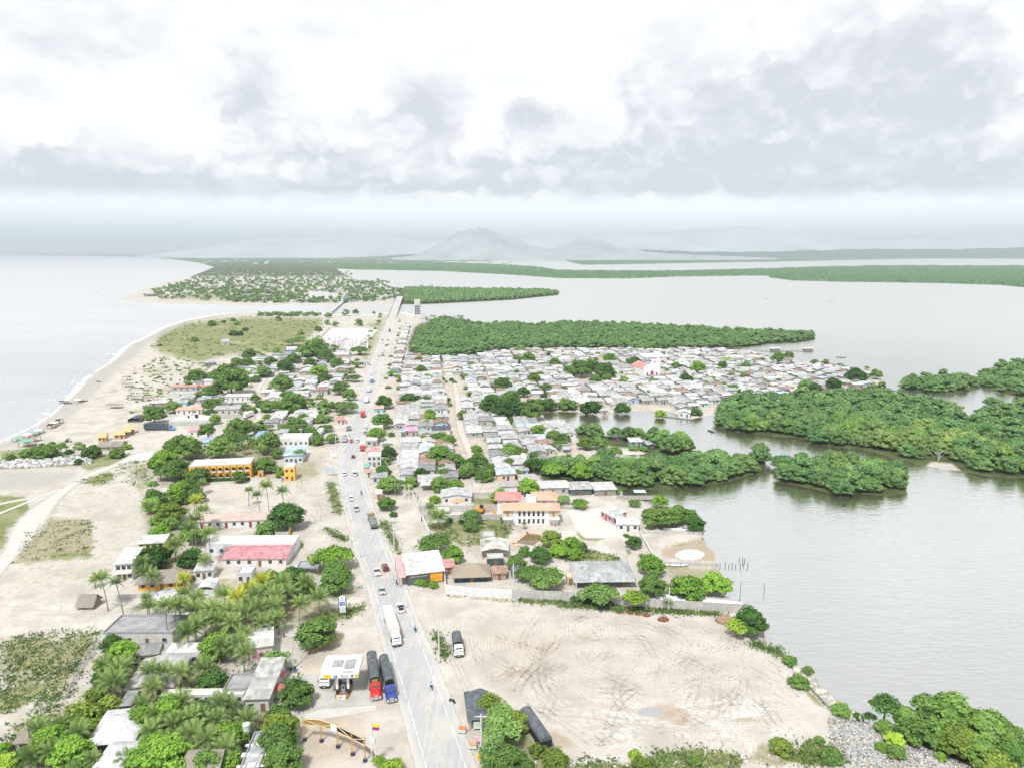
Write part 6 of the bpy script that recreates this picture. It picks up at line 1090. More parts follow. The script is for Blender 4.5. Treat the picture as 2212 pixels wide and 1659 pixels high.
# rows by the highway beyond, the town past the inlet and the far town belong to the mass
rest = LOTS[300:]
rq = random.Random(4); tl = []
while len(tl) < 620:
    px, py = rq.uniform(300, 870), rq.uniform(588, 656)
    if sdist(TOWN, np.array([px]), np.array([py]))[0] > 0 and sdist(POND, np.array([px]), np.array([py]))[0] < -2 and not (py > 632 and px < 480) and not (px < 400 and py < 615):
        x, y = G(px, py); tl.append((float(x), float(y), rq.choice((0.1, 1.6))+rq.uniform(-.2, .2)))
for k in range(26): px, py = rq.uniform(915, 1010), rq.uniform(678, 694); x, y = G(px, py+8); tl.append((float(x), float(y), rq.uniform(0, 3)))
for k in range(16): px, py = rq.uniform(890, 975), rq.uniform(618, 630); x, y = G(px, py); tl.append((float(x), float(y), rq.uniform(0, 3)))
merged_houses('village_houses', rest+tl, 'packed grey and white houses of the village and the town past the inlet', 5)
WHR = [((.78, .78, .77), 'w', 1), ((.66, .62, .58), 'w', 1), ((.5, .42, .38), 'w', 1)]
ft = [(*map(float, G(400+700*rq.random()**.8, 549.5+22*rq.random()**1.4)), rq.uniform(0, 3)) for _ in range(260)]
merged_houses('far_town', ft, 'pale blocks of the far town at the head of the bay', 6, 3.6, WHR, WHR)
def free(x, y, r_): return not any((x-a)**2+(y-b)**2 < (r_+rr*.7)**2 for a, b, rr in fp) and np.min(np.hypot(LA[:, 0]-x, LA[:, 1]-y)) > r_ and np.min(np.hypot(RC[:, 0]-x, RC[:, 1]-y)) > 12
LA = np.array([(l[0], l[1]) for l in LOTS]); rg = random.Random(31)
for Q_, n_, kinds in ((P("345,870 420,815 560,770 690,745 790,765 775,850 720,920 690,960 600,970 420,930"), 95, 'round round flat bush'), (P("880,800 1000,780 1500,765 1830,800 1860,840 1560,870 1170,880 1250,940 1180,1010 1000,1060 880,1060"), 120, 'round round bush'), (P("330,980 560,960 600,1030 420,1060 440,1240 320,1230"), 26, 'round bush airy'), (P("890,1070 1370,1070 1370,1230 980,1240"), 8, 'bush round airy')):
    k = 0; t_ = 0
    while k < n_ and t_ < 4000:
        t_ += 1; px, py = rg.uniform(Q_[:, 0].min(), Q_[:, 0].max()), rg.uniform(Q_[:, 1].min(), Q_[:, 1].max()); x, y = map(float, G(px, py))
        if sdist(Q_, np.array([px]), np.array([py]))[0] > 0 and free(x, y, 4.0): tree(px, py, rg.uniform(3.5, 8.5)/mpp(py), rg.choice(kinds.split()), rg.choice('gggdsl')); k += 1
# ------------------------------------------------------------------ vehicles
CARP = mat('car_paint', kind='oplain', sc=2, var=.05, rough=.3, spec=.5); LITE = mat('headlamp', (.8, .8, .78), .2); RED = mat('tail_lamp', (.4, .02, .02), .3); BLK = mat('black_plastic', (.03, .03, .032), .6); CHROME = mat('chrome', (.6, .6, .6), .25, metal=.8)
def ring(w_, y0, y1, z, cut=.0): return [(-w_/2, y0+cut, z), (-w_/2+cut, y0, z), (w_/2-cut, y0, z), (w_/2, y0+cut, z), (w_/2, y1-cut, z), (w_/2-cut, y1, z), (-w_/2+cut, y1, z), (-w_/2, y1-cut, z)]
def wheel_me(r=.33, w_=.24, n='wheel'):
    b = MB(); b.cyl(0, 0, -w_/2, w_/2, r, 14, axis='x'); b.cyl(0, 0, -w_/2-.01, w_/2+.01, r*.55, 10, mi=1, axis='x'); return b.mesh(n, [RUB, STEEL])
WHL = wheel_me(); WHB = wheel_me(.5, .32)
def wheels(o, xs_, ys_, me=WHL, r=.33):
    for x in xs_:
        for y in ys_: q = part('wheel', me, o); q.location = (x, y, r)
def car_parts(kind):
    L, Wd, H = {'sedan': (4.4, 1.76, 1.46), 'suv': (4.6, 1.86, 1.75), 'pickup': (5.3, 1.88, 1.78), 'van': (4.9, 1.86, 1.95), 'hatch': (3.9, 1.7, 1.5)}[kind]
    b = MB(); zb = .95 if kind in ('suv', 'pickup', 'van') else .86
    b.loft([ring(Wd*.9, -L/2+.1, L/2-.1, .22, .25), ring(Wd, -L/2, L/2, .42, .22), ring(Wd, -L/2, L/2, zb-.16, .22), ring(Wd*.94, -L/2+.08, L/2-.12, zb, .25)])
    g0, g1 = {'sedan': (-1.55, .95), 'suv': (-2.1, .9), 'pickup': (-.75, 1.15), 'van': (-2.3, 1.75), 'hatch': (-1.75, .95)}[kind]
    gb = MB(); gb.loft([ring(Wd*.92, g0, g1, zb-.02, .1), ring(Wd*.76, g0+(.5 if kind == 'sedan' else .18), g1-.62, H-.06, .1)])
    rb = MB(); y0, y1 = g0+(.5 if kind == 'sedan' else .18), g1-.62; rb.loft([ring(Wd*.78, y0-.03, y1+.04, H-.07, .1), ring(Wd*.70, y0+.06, y1-.06, H, .1)])
    bed = None
    if kind == 'pickup': bed = MB(); bed.box(-Wd*.40, Wd*.40, -L/2+.18, -.85, zb-.3, zb+.008)
    hb = MB(); tb = MB()
    for s in (-1, 1): hb.box(s*Wd*.36-.2, s*Wd*.36+.2, L/2-.06, L/2+.02, .58, .76)
    for s in (-1, 1): tb.box(s*Wd*.40-.13, s*Wd*.40+.13, -L/2-.02, -L/2+.06, .6, .84)
    gr = MB(); gr.box(-.45, .45, L/2-.03, L/2+.025, .42, .66)
    return dict(body=b.mesh('body', CARP), windows=gb.mesh('windows', GLASS), roof=rb.mesh('roof', CARP), headlight=hb.mesh('headlight', LITE), tail_light=tb.mesh('tail_light', RED), grille=gr.mesh('grille', BLK), bed=bed.mesh('cargo_bed', BLK) if bed else None, L=L, W=Wd)
CARS = {k: car_parts(k) for k in ('sedan', 'suv', 'pickup', 'van', 'hatch')}
def heading(x, y, away):
    k = near_road(x, y); a = math.atan2(d_[k, 1], d_[k, 0])-math.pi/2; return a if away else a+math.pi
CNAME = {'sedan': 'car', 'suv': 'suv', 'pickup': 'pickup_truck', 'van': 'van', 'hatch': 'car'}
def zroad(x, y): return RC[near_road(x, y), 2]+.05
def car(px, py, kind, col, away, label, rz=None, group='vehicles on the highway'):
    c = CARS[kind]; x, y = map(float, G(px, py)); z = zroad(x, y) if rz is None else 0.03
    if rz is None and py < 672: x, y = map(float, G(px, py, z)); z = zroad(x, y)
    o = thing(CNAME[kind], label, {'suv': 'suv', 'pickup': 'pickup truck', 'van': 'van'}.get(kind, 'car'), (x, y, z), heading(x, y, away) if rz is None else rz, group)
    part('body', c['body'], o, col); part('windows', c['windows'], o); part('roof', c['roof'], o, col); part('headlight', c['headlight'], o); part('tail_light', c['tail_light'], o); part('grille', c['grille'], o)
    if c['bed']: part('cargo_bed', c['bed'], o)
    L = c['L']; wheels(o, (-c['W']/2+.12, c['W']/2-.12), (-L*.30, L*.31)); return o
WH = (.78, .78, .78); SV = (.45, .46, .48); MR = (.22, .03, .04); RDC = (.55, .03, .03); BLC = (.05, .10, .32); DKC = (.05, .05, .06)
for a in [(825, 1279, 'sedan', SV, False, 'silver car coming toward the camera beyond the white lorry'), (865, 1316, 'pickup', WH, True, 'white pickup overtaken side by the white articulated lorry'), (814, 1238, 'pickup', WH, False, 'white pickup approaching beside the red car'), (832, 1229, 'suv', MR, True, 'dark red car beside the white pickup'),
          (770, 1102, 'suv', SV, False, 'silver car in front of the green tarpaulin lorry'), (758, 1079, 'sedan', WH, False, 'white car leading the silver one on the bend'), (744, 1026, 'hatch', WH, False, 'white car at the left edge of the bend'), (766, 1025, 'van', WH, True, 'white van on the bend heading for the bridge'), (763, 988, 'hatch', (.15, .03, .06), True, 'maroon car behind the red cab box lorry'),
          (759, 955, 'hatch', RDC, False, 'small red car next to a white one'), (772, 953, 'sedan', WH, True, 'white car next to the small red one'), (789, 937, 'van', SV, True, 'silver van at the shade trees'), (790, 926, 'hatch', WH, True, 'white car just ahead of the silver van'), (819, 771, 'sedan', SV, False, 'silver car far along the straight'), (831, 760, 'hatch', WH, True, 'white car far along the straight'), (834, 748, 'suv', DKC, True, 'dark car in the far group of four'), (838, 746, 'hatch', BLC, True, 'blue car in the far group of four'), (828, 743, 'sedan', WH, False, 'white car in the far group of four'), (838, 736, 'hatch', DKC, True, 'dark car alone ahead of the far group'), (826, 736, 'hatch', DKC, False, 'dark car oncoming before the far group'), (859, 651, 'van', WH, True, 'white van crossing the far bridge'), (858, 664, 'hatch', (.1, .4, .3), False, 'greenish car leaving the far bridge')]: car(*a)
car(650, 1229, 'sedan', WH, True, 'white car parked under the grey carport', 1.4, 'parked vehicles'); car(1463, 808, 'van', WH, True, 'white minibus parked on the church square', 1.5, 'parked vehicles')
car(612, 1036, 'hatch', SV, True, 'grey car parked beside the small yellow shop', .3, 'parked vehicles')
def pl(mb, name, m_, o, col=None, label=None): return mb.part(name, m_, o, col, label=label)
def truck(px, py, label, cab, cabcol, body, bodycol, L=7.0, rz=None, away=True, semi=False, hood=False, group='vehicles on the highway', name='truck', cat='truck', bw=2.4, bh=2.4, panel=None, zz=None):
    """front bumper stands near the photo point when facing the camera, else the tail"""
    x, y = map(float, G(px, py)); h_ = heading(x, y, away) if rz is None else rz; z = zroad(x, y) if rz is None else .03
    if rz is None and py < 672: x, y = map(float, G(px, py, z))
    o = thing(name, label, cat, (x, y, z), h_, group)
    # local +y forward; nose at 0, body runs to -Lt
    c0 = 0.0; hl = 1.7 if hood else 0; cl_ = 1.9 if not hood else 1.5; cabw = 2.35
    b = MB(); yb, yf = -hl-cl_, -hl; b.loft([ring(cabw, yb, yf, .75, .12), ring(cabw, yb, yf, 1.9, .12), ring(cabw*.92, yb+.05, yf-.35, 2.75, .15), ring(cabw*.8, yb+.2, yf-.55, 2.85, .15)]); pl(b, 'cab', CARP, o, cabcol)
    b = MB(); b.add([(-.95, yf-.02, 1.75), (.95, yf-.02, 1.75), (.86, yf-.33, 2.6), (-.86, yf-.33, 2.6), (-.95, yf+.03, 1.75), (.95, yf+.03, 1.75), (.86, yf-.27, 2.6), (-.86, yf-.27, 2.6)], [(4, 5, 6, 7), (0, 3, 2, 1), (0, 1, 5, 4), (1, 2, 6, 5), (2, 3, 7, 6), (3, 0, 4, 7)]); pl(b, 'windshield', GLASS, o)
    for s in (-1, 1): b = MB(); b.box(s*cabw/2-.03, s*cabw/2+.03, yb+.5, yf-.3, 1.75, 2.4); pl(b, 'side_window', GLASS, o); b = MB(); b.box(s*(cabw/2+.2)-.1, s*(cabw/2+.2)+.1, yf-.15, yf-.05, 1.7, 2.3); pl(b, 'mirror', BLK, o)
    if hood:
        b = MB(); b.loft([ring(2.0, yf-.1, 0, .8, .2), ring(1.9, yf-.1, -.05, 1.5, .25), ring(1.5, yf-.1, -.25, 1.72, .3)]); pl(b, 'hood', CARP, o, cabcol); b = MB(); b.box(-.5, .5, -.08, .05, .75, 1.45); pl(b, 'grille', CHROME, o)
        for s in (-1, 1): b = MB(); b.loft([ring(.45, yf-.3, -.02, .5, .1), ring(.4, yf-.3, -.1, 1.1, .1)]); b.v = [(vx+s*1.02, vy, vz) for vx, vy, vz in b.v]; pl(b, 'fender', CARP, o, cabcol); b = MB(); b.cyl(s*1.28, yb+.1, 1, 3.4, .09, 8); pl(b, 'exhaust', CHROME, o)
    b = MB(); b.box(-1.15, 1.15, -.02, .12, .4, .72); pl(b, 'bumper', CHROME if hood else BLK, o)
    for s in (-1, 1): b = MB(); b.box(s*.9-.18, s*.9+.18, -.03, .10, .78, 1.0); pl(b, 'headlight', LITE, o)
    b = MB(); b.box(-.2, .2, .115, .135, .5, .62); pl(b, 'number_plate', LITE, o)
    y1 = yb-(.7 if semi else .12); y0 = y1-L; fz = 1.15 if semi else .95
    b = MB(); b.box(-.45, .45, y0+.2, yf, .6, .85); b.box(-bw/2+.05, bw/2-.05, y0, y1, fz-.15, fz); pl(b, 'chassis', BLK, o)
    if body == 'box':
        b = MB(); b.box(-bw/2, bw/2, y0, y1, fz, fz+bh); pl(b, 'container', CARP, o, bodycol)
        b = MB()
        for s in (-1, 1): b.box(s*bw/2-.06, s*bw/2+.06, y1-.06, y1+.03, fz-.05, fz+bh+.02)
        b.box(-bw/2, bw/2, y1-.06, y1+.03, fz+bh-.1, fz+bh+.03); pl(b, 'container_frame', mat('rust_frame', (.45, .32, .22), .8) if semi else CARP, o, bodycol)
    elif body in ('tarp', 'stake'):
        b = MB(); b.box(-bw/2, bw/2, y0, y1, fz, fz+bh*.62); pl(b, 'side_boards', CARP if body == 'stake' else TARP, o, bodycol)
        n = 8; V = []; ns = 14; r_ = random.Random(int(px)); 
        rings = []
        for i in range(ns+1):
            yy = y0+(y1-y0)*i/ns; sag = .05 if i % 2 else 0
            rings.append([(-bw/2*1.02*math.cos(math.pi*k/n)-(.0), yy, fz+bh*.6+(bh*.42-sag)*math.sin(math.pi*k/n)**.7) for k in range(n+1)])
        b = MB(); b.loft(rings); pl(b, 'tarpaulin', TARP if bodycol != 'green' else mat('green_tarp', (.17, .22, .19), .7, sc=1.2, var=.4), o)
        b = MB(); b.prism([(bw/2*math.cos(math.pi*k/n), fz+bh*.6+bh*.42*math.sin(math.pi*k/n)**.7) for k in range(n+1)]+[(-bw/2, fz), (bw/2, fz)], y1, y1+.04); pl(b, 'front_sheet', TARPB, o)
    elif body == 'flat':
        b = MB(); b.box(-bw/2, bw/2, y0, y1, fz, fz+.9); pl(b, 'side_boards', mat('truck_boards', (.14, .15, .14), .8), o)
        rg = []
        for i in range(13): yy = y0+.1+(y1-y0-1.6)*i/12; q = .16*math.sin(i*1.9); rg.append([(-bw*.47, yy, fz+.7), (-bw*.36, yy, fz+1.35+q), (0, yy, fz+1.55+q), (bw*.36, yy, fz+1.35-q*.5), (bw*.47, yy, fz+.7)])
        b = MB(); b.loft(rg); pl(b, 'tarpaulin', mat('green_tarp', (.17, .22, .19), .7, sc=1.2, var=.4), o)
        b = MB(); b.box(-bw/2, bw/2, y1-.9, y1-.75, fz, fz+2.0); pl(b, 'headboard', WOOD, o)
    if panel: b = MB(); b.box(-bw*.3, bw*.3, y1+.04, y1+.07, fz+.9, fz+1.9); pl(b, 'emblem', panel, o)
    wheels(o, (-1.0, 1.0), [-.9 if not hood else -.85]+([yb+.1, yb-.0-1.2, y0+1.0, y0+2.3] if semi else [y0+1.5]), WHB, .5)
    return o
GRYC = (.62, .62, .62)
truck(858, 1398, 'white articulated lorry with a white container in the near lane', 1, (.74, .75, .76), 'box', (.80, .79, .74), 13.0, away=False, semi=True, bh=2.75)
truck(813, 1514, 'red nosed lorry with a long black arched tarpaulin beside the gas station', 1, (.60, .035, .03), 'tarp', (.05, .05, .05), 11.5, rz=heading(*map(float, G(813, 1514)), False)-.06, semi=True, hood=True, group='lorries parked by the gas station', panel=mat('gold_emblem', (.40, .30, .12), .7))
truck(847, 1519, 'blue nosed lorry with a slumped grey tarpaulin beside the red one', 1, (.035, .07, .30), 'tarp', (.45, .45, .45), 11.0, rz=heading(*map(float, G(847, 1519)), False)-.02, semi=True, hood=True, group='lorries parked by the gas station', bw=2.2)
truck(701, 1488, 'white box lorry half hidden under the gas station canopy', 1, (.74, .72, .72), 'box', (.80, .80, .79), 6.5, rz=math.pi+.03, group='lorries parked by the gas station')
truck(992, 1421, 'white cab lorry with dark arched tarpaulin alone on the dirt lot', 1, (.66, .70, .70), 'tarp', (.34, .36, .37), 5.4, rz=math.pi+.17, group='parked vehicles', panel=mat('green_emblem', (.10, .22, .17), .7))
truck(801, 1120, 'long flatbed lorry loaded under green tarpaulin', 1, (.30, .28, .24), 'flat', 'green', 9.5, away=True, name='truck').location.y += 0
truck(783, 975, 'box lorry with white top and red lower sides at the rose roofed shop', 1, (.50, .05, .06), 'box', (.66, .55, .54), 6.5, away=False); truck(785, 897, 'red lorry driving toward the bridge past the kiosk', 1, (.45, .03, .04), 'box', (.45, .04, .05), 5.0, away=True)
truck(744, 956, 'small grey lorry on the road verge near the dirt yard', 1, SV, 'tarp', (.3, .3, .3), 3.2, away=False, bw=2.0, bh=1.8); truck(753, 931, 'tiny blue grey three wheeler truck by the kiosk', 1, (.2, .24, .3), 'box', (.25, .27, .3), 2.0, away=False, bw=1.8, bh=1.4)
truck(793, 866, 'white box lorry on the road above the red one', 1, GRYC, 'box', (.76, .76, .76), 5.5, away=True); truck(796, 848, 'cream lorry following the blue bus', 1, W_, 'box', (.74, .73, .70), 5.0, away=False); truck(803, 828, 'bus with blue front and white roof', 1, (.15, .2, .45), 'box', (.78, .77, .70), 8.0, away=False, name='bus', cat='bus'); truck(827, 768, 'grey lorry far along the straight', 1, SV, 'box', (.35, .35, .36), 5, away=True); truck(842, 716, 'dark lorry nearest the far bridge', 1, (.3, .1, .08), 'tarp', (.2, .2, .2), 7, away=True)
truck(*T(2, 0, 1515, 396), 'blue nosed lorry with a long dark container by the white compound', 1, (.10, .25, .50), 'box', (.055, .075, .11), 13.0, rz=-1.52, semi=True, hood=True, group='parked vehicles', bh=2.9)
truck(*T(2, 0, 2110, 300), 'white lorry parked in the cross street', 1, W_, 'box', (.78, .78, .78), 6.5, rz=math.pi-.25, group='parked vehicles'); truck(*T(2, 1, 545, 455), 'white box lorry parked beside the lone round tree', 1, W_, 'box', (.75, .75, .75), 5.5, rz=math.pi+.03, group='parked vehicles')
# covered trailer behind the mesquite, bottom of the lot
x, y = GT(3, 2, 300, 1520); x2, y2 = GT(3, 2, 120, 1250); o = thing('covered_trailer', 'long trailer under a grey arched tarpaulin at the edge of the dirt lot', 'trailer', (x, y, 0), math.atan2(y2-y, x2-x)-math.pi/2, 'parked vehicles'); L = math.hypot(x2-x, y2-y)
b = MB(); b.box(-1.25, 1.25, 0, L, 1.0, 2.6); pl(b, 'side_boards', TARPB, o); n = 8; b = MB(); b.loft([[(-1.3*math.cos(math.pi*k/n), L*i/12, 2.5+(1.15-(.06 if i % 2 else 0))*math.sin(math.pi*k/n)**.7) for k in range(n+1)] for i in range(13)]); pl(b, 'tarpaulin', TARP, o); wheels(o, (-1, 1), (1.5, 2.8, L-1.5), WHB, .5)
# digger and tank in the walled yard
x, y = GT(2, 1, 1930, 1112); o = thing('excavator', 'orange digger parked between the yard walls', 'excavator', (x, y, 0), 0, 'parked vehicles'); ORP = mat('digger_orange', (.72, .30, .04), .6); b = MB(); b.box(-1.6, 1.6, -1, 1, .9, 2.2); pl(b, 'body', ORP, o); b = MB(); b.box(.2, 1.6, -.8, .8, 2.2, 3.3); pl(b, 'cab', BLK, o)
for s in (-1, 1): b = MB(); b.box(-1.9, 1.9, s*1.1-.3, s*1.1+.3, 0, .8); pl(b, 'track', BLK, o)
b = MB(); b.tube([(1.6, 0, 1.8), (3.6, 0, 3.2), (5.8, 0, .6)], [.3, .28, .2], 6); pl(b, 'boom', ORP, o); b = MB(); b.box(5.4, 6.6, -.5, .5, .1, .9); pl(b, 'bucket', ORP, o)
x, y = GT(2, 1, 1600, 1118); o = thing('storage_tank', 'cream cylindrical tank lying in the walled yard', 'tank', (x, y, 0), 0); b = MB(); b.cyl(0, 1.6, -3.2, 3.2, 1.0, 16, axis='x'); pl(b, 'vessel', mat('tank_cream', (.62, .60, .52), .6), o); b = MB(); b.box(-2.4, -2, -.6, .6, -.2, .8); b.box(2, 2.4, -.6, .6, -.2, .8); pl(b, 'cradle', STEEL, o)
# ------------------------------------------------------------------ riders and people
SKIN = mat('skin', (.26, .15, .10), .7); HAIR = mat('hair', (.02, .018, .016), .8); JEAN = mat('jeans', (.05, .07, .14), .85)
def skinbody(name, m_, V, E, rad, parent, color=None):
    me = bpy.data.meshes.new(name); me.from_pydata([v for v in V], E, []); me.materials.append(m_); o = part(name, me, parent, color)
    o.modifiers.new('skin', 'SKIN')
    for k, r_ in enumerate(rad): me.skin_vertices[0].data[k].radius = (r_, r_); me.skin_vertices[0].data[k].use_root = k == 0
    ss = o.modifiers.new('smooth', 'SUBSURF'); ss.levels = ss.render_levels = 1; return o
def person(x, y, z, rz, label, shirt, pose='stand', helmet=None, group='people'):
    o = thing('person', label, 'person', (x, y, z), rz, group)
    if pose == 'ride':
        V = [(0, 0, .82), (0, .08, 1.1), (0, .14, 1.32), (0, .16, 1.45), (0, .2, 1.66), (-.2, .12, 1.34), (-.3, .36, 1.12), (-.3, .6, 1.05), (.2, .12, 1.34), (.3, .36, 1.12), (.3, .6, 1.05), (-.13, .05, .8), (-.2, .45, .72), (-.2, .3, .32), (-.2, .42, .28), (.13, .05, .8), (.2, .45, .72), (.2, .3, .32), (.2, .42, .28)]
    else:
        V = [(0, 0, .92), (0, 0, 1.15), (0, 0, 1.38), (0, 0, 1.5), (0, .02, 1.68), (-.2, 0, 1.4), (-.26, .02, 1.12), (-.27, .1, .88), (.2, 0, 1.4), (.26, .04, 1.12), (.27, .16, .9), (-.1, 0, .88), (-.12, .06, .48), (-.12, 0, .08), (-.12, .14, .05), (.1, 0, .88), (.12, -.05, .48), (.12, -.12, .08), (.12, .02, .05)]
    E = [(0, 1), (1, 2), (2, 3), (3, 4), (2, 5), (5, 6), (6, 7), (2, 8), (8, 9), (9, 10), (0, 11), (11, 12), (12, 13), (13, 14), (0, 15), (15, 16), (16, 17), (17, 18)]
    R_ = [.15, .15, .15, .06, .11, .07, .05, .04, .07, .05, .04, .10, .075, .05, .045, .10, .075, .05, .045]; skinbody('body', SKIN, V, E, R_, o)
    skinbody('shirt', CARP, [V[i] for i in (0, 1, 2, 5, 8)]+[tuple((a+b)/2 for a, b in zip(V[5], V[6])), tuple((a+b)/2 for a, b in zip(V[8], V[9]))], [(0, 1), (1, 2), (2, 3), (2, 4), (3, 5), (4, 6)], [.165, .175, .17, .09, .09, .07, .07], o, shirt)
    skinbody('trousers', JEAN, [V[0]]+[V[i] for i in (11, 12, 13, 15, 16, 17)], [(0, 1), (1, 2), (2, 3), (0, 4), (4, 5), (5, 6)], [.165, .115, .09, .065, .115, .09, .065], o)
    hx = V[4]; b = MB(); iv, it = ico(); sc_ = .15 if helmet else .125; b.add([(hx[0]+a*sc_, hx[1]-.01+b_*sc_, hx[2]+.04+max(c, -.35)*sc_) for a, b_, c in iv], [tuple(f) for f in it]); b.part('helmet' if helmet else 'hair', CARP if helmet else HAIR, o, helmet, smooth=True); return o
def moto(px, py, away, label, plabel, shirt, helmet, rz=None):
    x, y = map(float, G(px, py)); h_ = heading(x, y, away) if rz is None else rz; o = thing('motorcycle', label, 'motorcycle', (x, y, .06), h_, 'motorcycles on the highway')
    tyre = MB(); tyre.cyl(0, 0, -.06, .06, .3, 14, axis='x'); me = tyre.mesh('wheel', RUB)
    for yy in (-.62, .66): q = part('wheel', me, o); q.location = (0, yy, .3)
    b = MB(); b.tube([(0, -.62, .3), (0, -.1, .45), (0, .35, .6), (0, .66, .3)], [.06, .12, .1, .05], 6); b.tube([(0, .4, .95), (0, .66, .3)], .04, 5); pl(b, 'frame', BLK, o)
    b = MB(); b.loft([ring(.26, -.05, .42, .6, .08), ring(.3, -.02, .4, .82, .1)]); pl(b, 'fuel_tank', CARP, o, shirt); b = MB(); b.box(-.13, .13, -.7, .0, .66, .78); pl(b, 'seat', BLK, o); b = MB(); b.tube([(-.34, .42, 1.02), (0, .5, .98), (.34, .42, 1.02)], .025, 5); pl(b, 'handlebar', STEEL, o); b = MB(); b.cyl(0, .8, .55, .72, .09, 8, axis='y'); pl(b, 'headlight', LITE, o)
    person(x, y, .06, h_, plabel, shirt, 'ride', helmet, 'riders on the highway')
moto(857, 1262, True, 'motorcycle by the roadside near the orange gate', 'rider in dark blue on the motorcycle near the orange gate', (.05, .10, .35), (.04, .05, .2)); moto(897, 1363, True, 'motorcycle on the lagoon verge beside the white lorry', 'rider in bright blue beside the white lorry', (.08, .30, .62), (.1, .3, .6)); moto(932, 1487, True, 'motorcycle alone in the middle of the near road', 'rider in a light blue shirt on the near road', (.28, .60, .78), (.15, .25, .4)); moto(977, 1517, True, 'motorcycle turning onto the dirt near the tarp stall', 'rider in a white shirt near the tarp stall', (.75, .77, .8), (.4, .08, .06), 1.0); moto(*T(2, 1, 911, 950), True, 'small motorcycle on the bend near the roadside trees', 'rider in purple on the bend', (.14, .1, .3), (.1, .08, .2))
for k, (px, py, c, lb) in enumerate(((*T(3, 1, 243, 530), (.45, .08, .06), 'person in a red shirt standing under the palm grove'), (*T(3, 1, 1062, 915), (.6, .75, .1), 'person in a yellow vest beside the red nosed lorry'), (*T(2, 1, 808, 452), (.3, .55, .6), 'person in pale blue walking across the highway'), (*T(1, 1, 1000, 1590), (.12, .2, .45), 'person in dark clothes at the road near the bus'), (*T(1, 1, 1028, 1575), (.1, .12, .2), 'second figure standing in the road beside the first'), (*T(2, 1, 1400, 1000), (.2, .2, .25), 'person standing at the compound wall corner'), (*T(2, 1, 1455, 560), (.1, .2, .5), 'person in blue on the edge of the dirt yard'))):
    x, y = G(px, py); person(float(x), float(y), .03, k*.7, lb, c)
# ------------------------------------------------------------------ gas station
gx, gy = GT(3, 1, 738, 1075); o = thing('gas_station', 'white canopy gas station reading Ecos with one pump island', 'gas station', (gx, gy, .03), .06); CANW = mat('canopy_white', (.80, .80, .79), .5, sc=.6, var=.04)
H_ = 5.2; w2, d2 = 3.9, 7.6; y0 = .8
b = MB(); b.box(-w2+.25, w2-.25, y0+.25, y0+d2-.25, H_, H_+.5); pl(b, 'canopy', CANW, o)
for q in ((-w2, w2, y0, y0+.25), (-w2, w2, y0+d2-.25, y0+d2), (-w2, -w2+.25, y0+.25, y0+d2-.25), (w2-.25, w2, y0+.25, y0+d2-.25)): b = MB(); b.box(*q, H_-.1, H_+1.0); fs = pl(b, 'fascia', CANW, o)
for q in ((-2.7, -.15, y0+3.4, y0+6.4), (.15, 2.7, y0+2.6, y0+6.6), (.3, 2.5, y0+.9, y0+1.7)): b = MB(); b.box(*q, H_+.5, H_+.56); pl(b, 'skylight', mat('skylight', (.30, .31, .32), .7, sc=2, var=.3), o)
YELS = mat('sign_yellow', (.80, .50, .03), .5); BLUS = mat('sign_blue', (.03, .08, .26), .5)
for x0, x1 in ((-w2+.02, -w2+1.75), (w2-.75, w2-.02)): b = MB(); b.box(x0, x1, y0-.03, y0+.02, H_-.02, H_+.86); pl(b, 'yellow_panel', YELS, o)
sg = MB(); sg.box(-w2+1.8, w2-.8, y0-.025, y0+.02, H_-.02, H_+.9); sg = pl(sg, 'sign', CANW, o); text3d('letters', 'Ecos', sg, (.85, y0-.045, H_+.42), .85, BLUS)
SKB = mat('logo_sky', (.10, .42, .68), .5)
for pts_, m_ in ((((-1.9, .1), (-1.2, .25), (-.9, .75), (-1.5, .7)), SKB), (((-1.4, .0), (-.8, .1), (-.75, .5), (-1.1, .55)), BLUS), (((-.5, .25), (-.05, .7), (-.3, .45)), mat('logo_red', (.5, .06, .08), .5)), (((2.3, .1), (2.75, .1), (2.85, .45), (2.55, .85), (2.25, .45)), BLUS), (((2.42, .2), (2.65, .2), (2.62, .45), (2.5, .52)), SKB)): b = MB(); b.prism([(a, H_+c) for a, c in pts_], y0-.06-(.01 if m_ is SKB else 0), y0-.03); pl(b, 'emblem', m_, sg)
for sx in (-1, 1):
    for yy in (2.4, 6.2):
        b = MB(); b.box(sx*1.25-.24, sx*1.25+.24, yy-.24, yy+.24, 0.2, H_); q = pl(b, 'column', CANW, o); b = MB(); b.box(sx*1.25-.26, sx*1.25+.26, yy-.26, yy+.26, .15, 1.5); pl(b, 'column_base', BLK, q)
b = MB(); n = 10; b.prism([(1.75*math.cos(math.pi*k/n+math.pi), 1.9+1.5*math.sin(math.pi*k/n+math.pi)) for k in range(n+1)]+[(1.75*math.cos(math.pi*k/n), 6.4+1.5*math.sin(math.pi*k/n)) for k in range(n+1)], 0, .2, axis='z'); pl(b, 'island', mat('island_brick', (.28, .14, .11), .85, sc=2), o)
for yy in (3.0, 4.6): b = MB(); b.box(-.42, .42, yy-.35, yy+.35, .2, 2.0); q = pl(b, 'pump', mat('pump_grey', (.30, .34, .38), .4, sc=3), o); b = MB(); b.box(-.3, .3, yy-.37, yy-.34, 1.3, 1.8); pl(b, 'display', GLASS, q)
b = MB(); b.box(-1.0, 1.0, .1, .2, .1, 1.2); q = pl(b, 'banner', CANW, o)
for s in (-1, 1): b = MB(); b.box(s*1.0-.12, s*1.0+.12, .05, .25, .05, 1.25); pl(b, 'banner_post', YELS, q)
b = MB()
for k in range(4): b.box(-.6, .5-.2*k, .08, .1, .9-.2*k, .97-.2*k)
pl(b, 'lettering', BLUS, q)
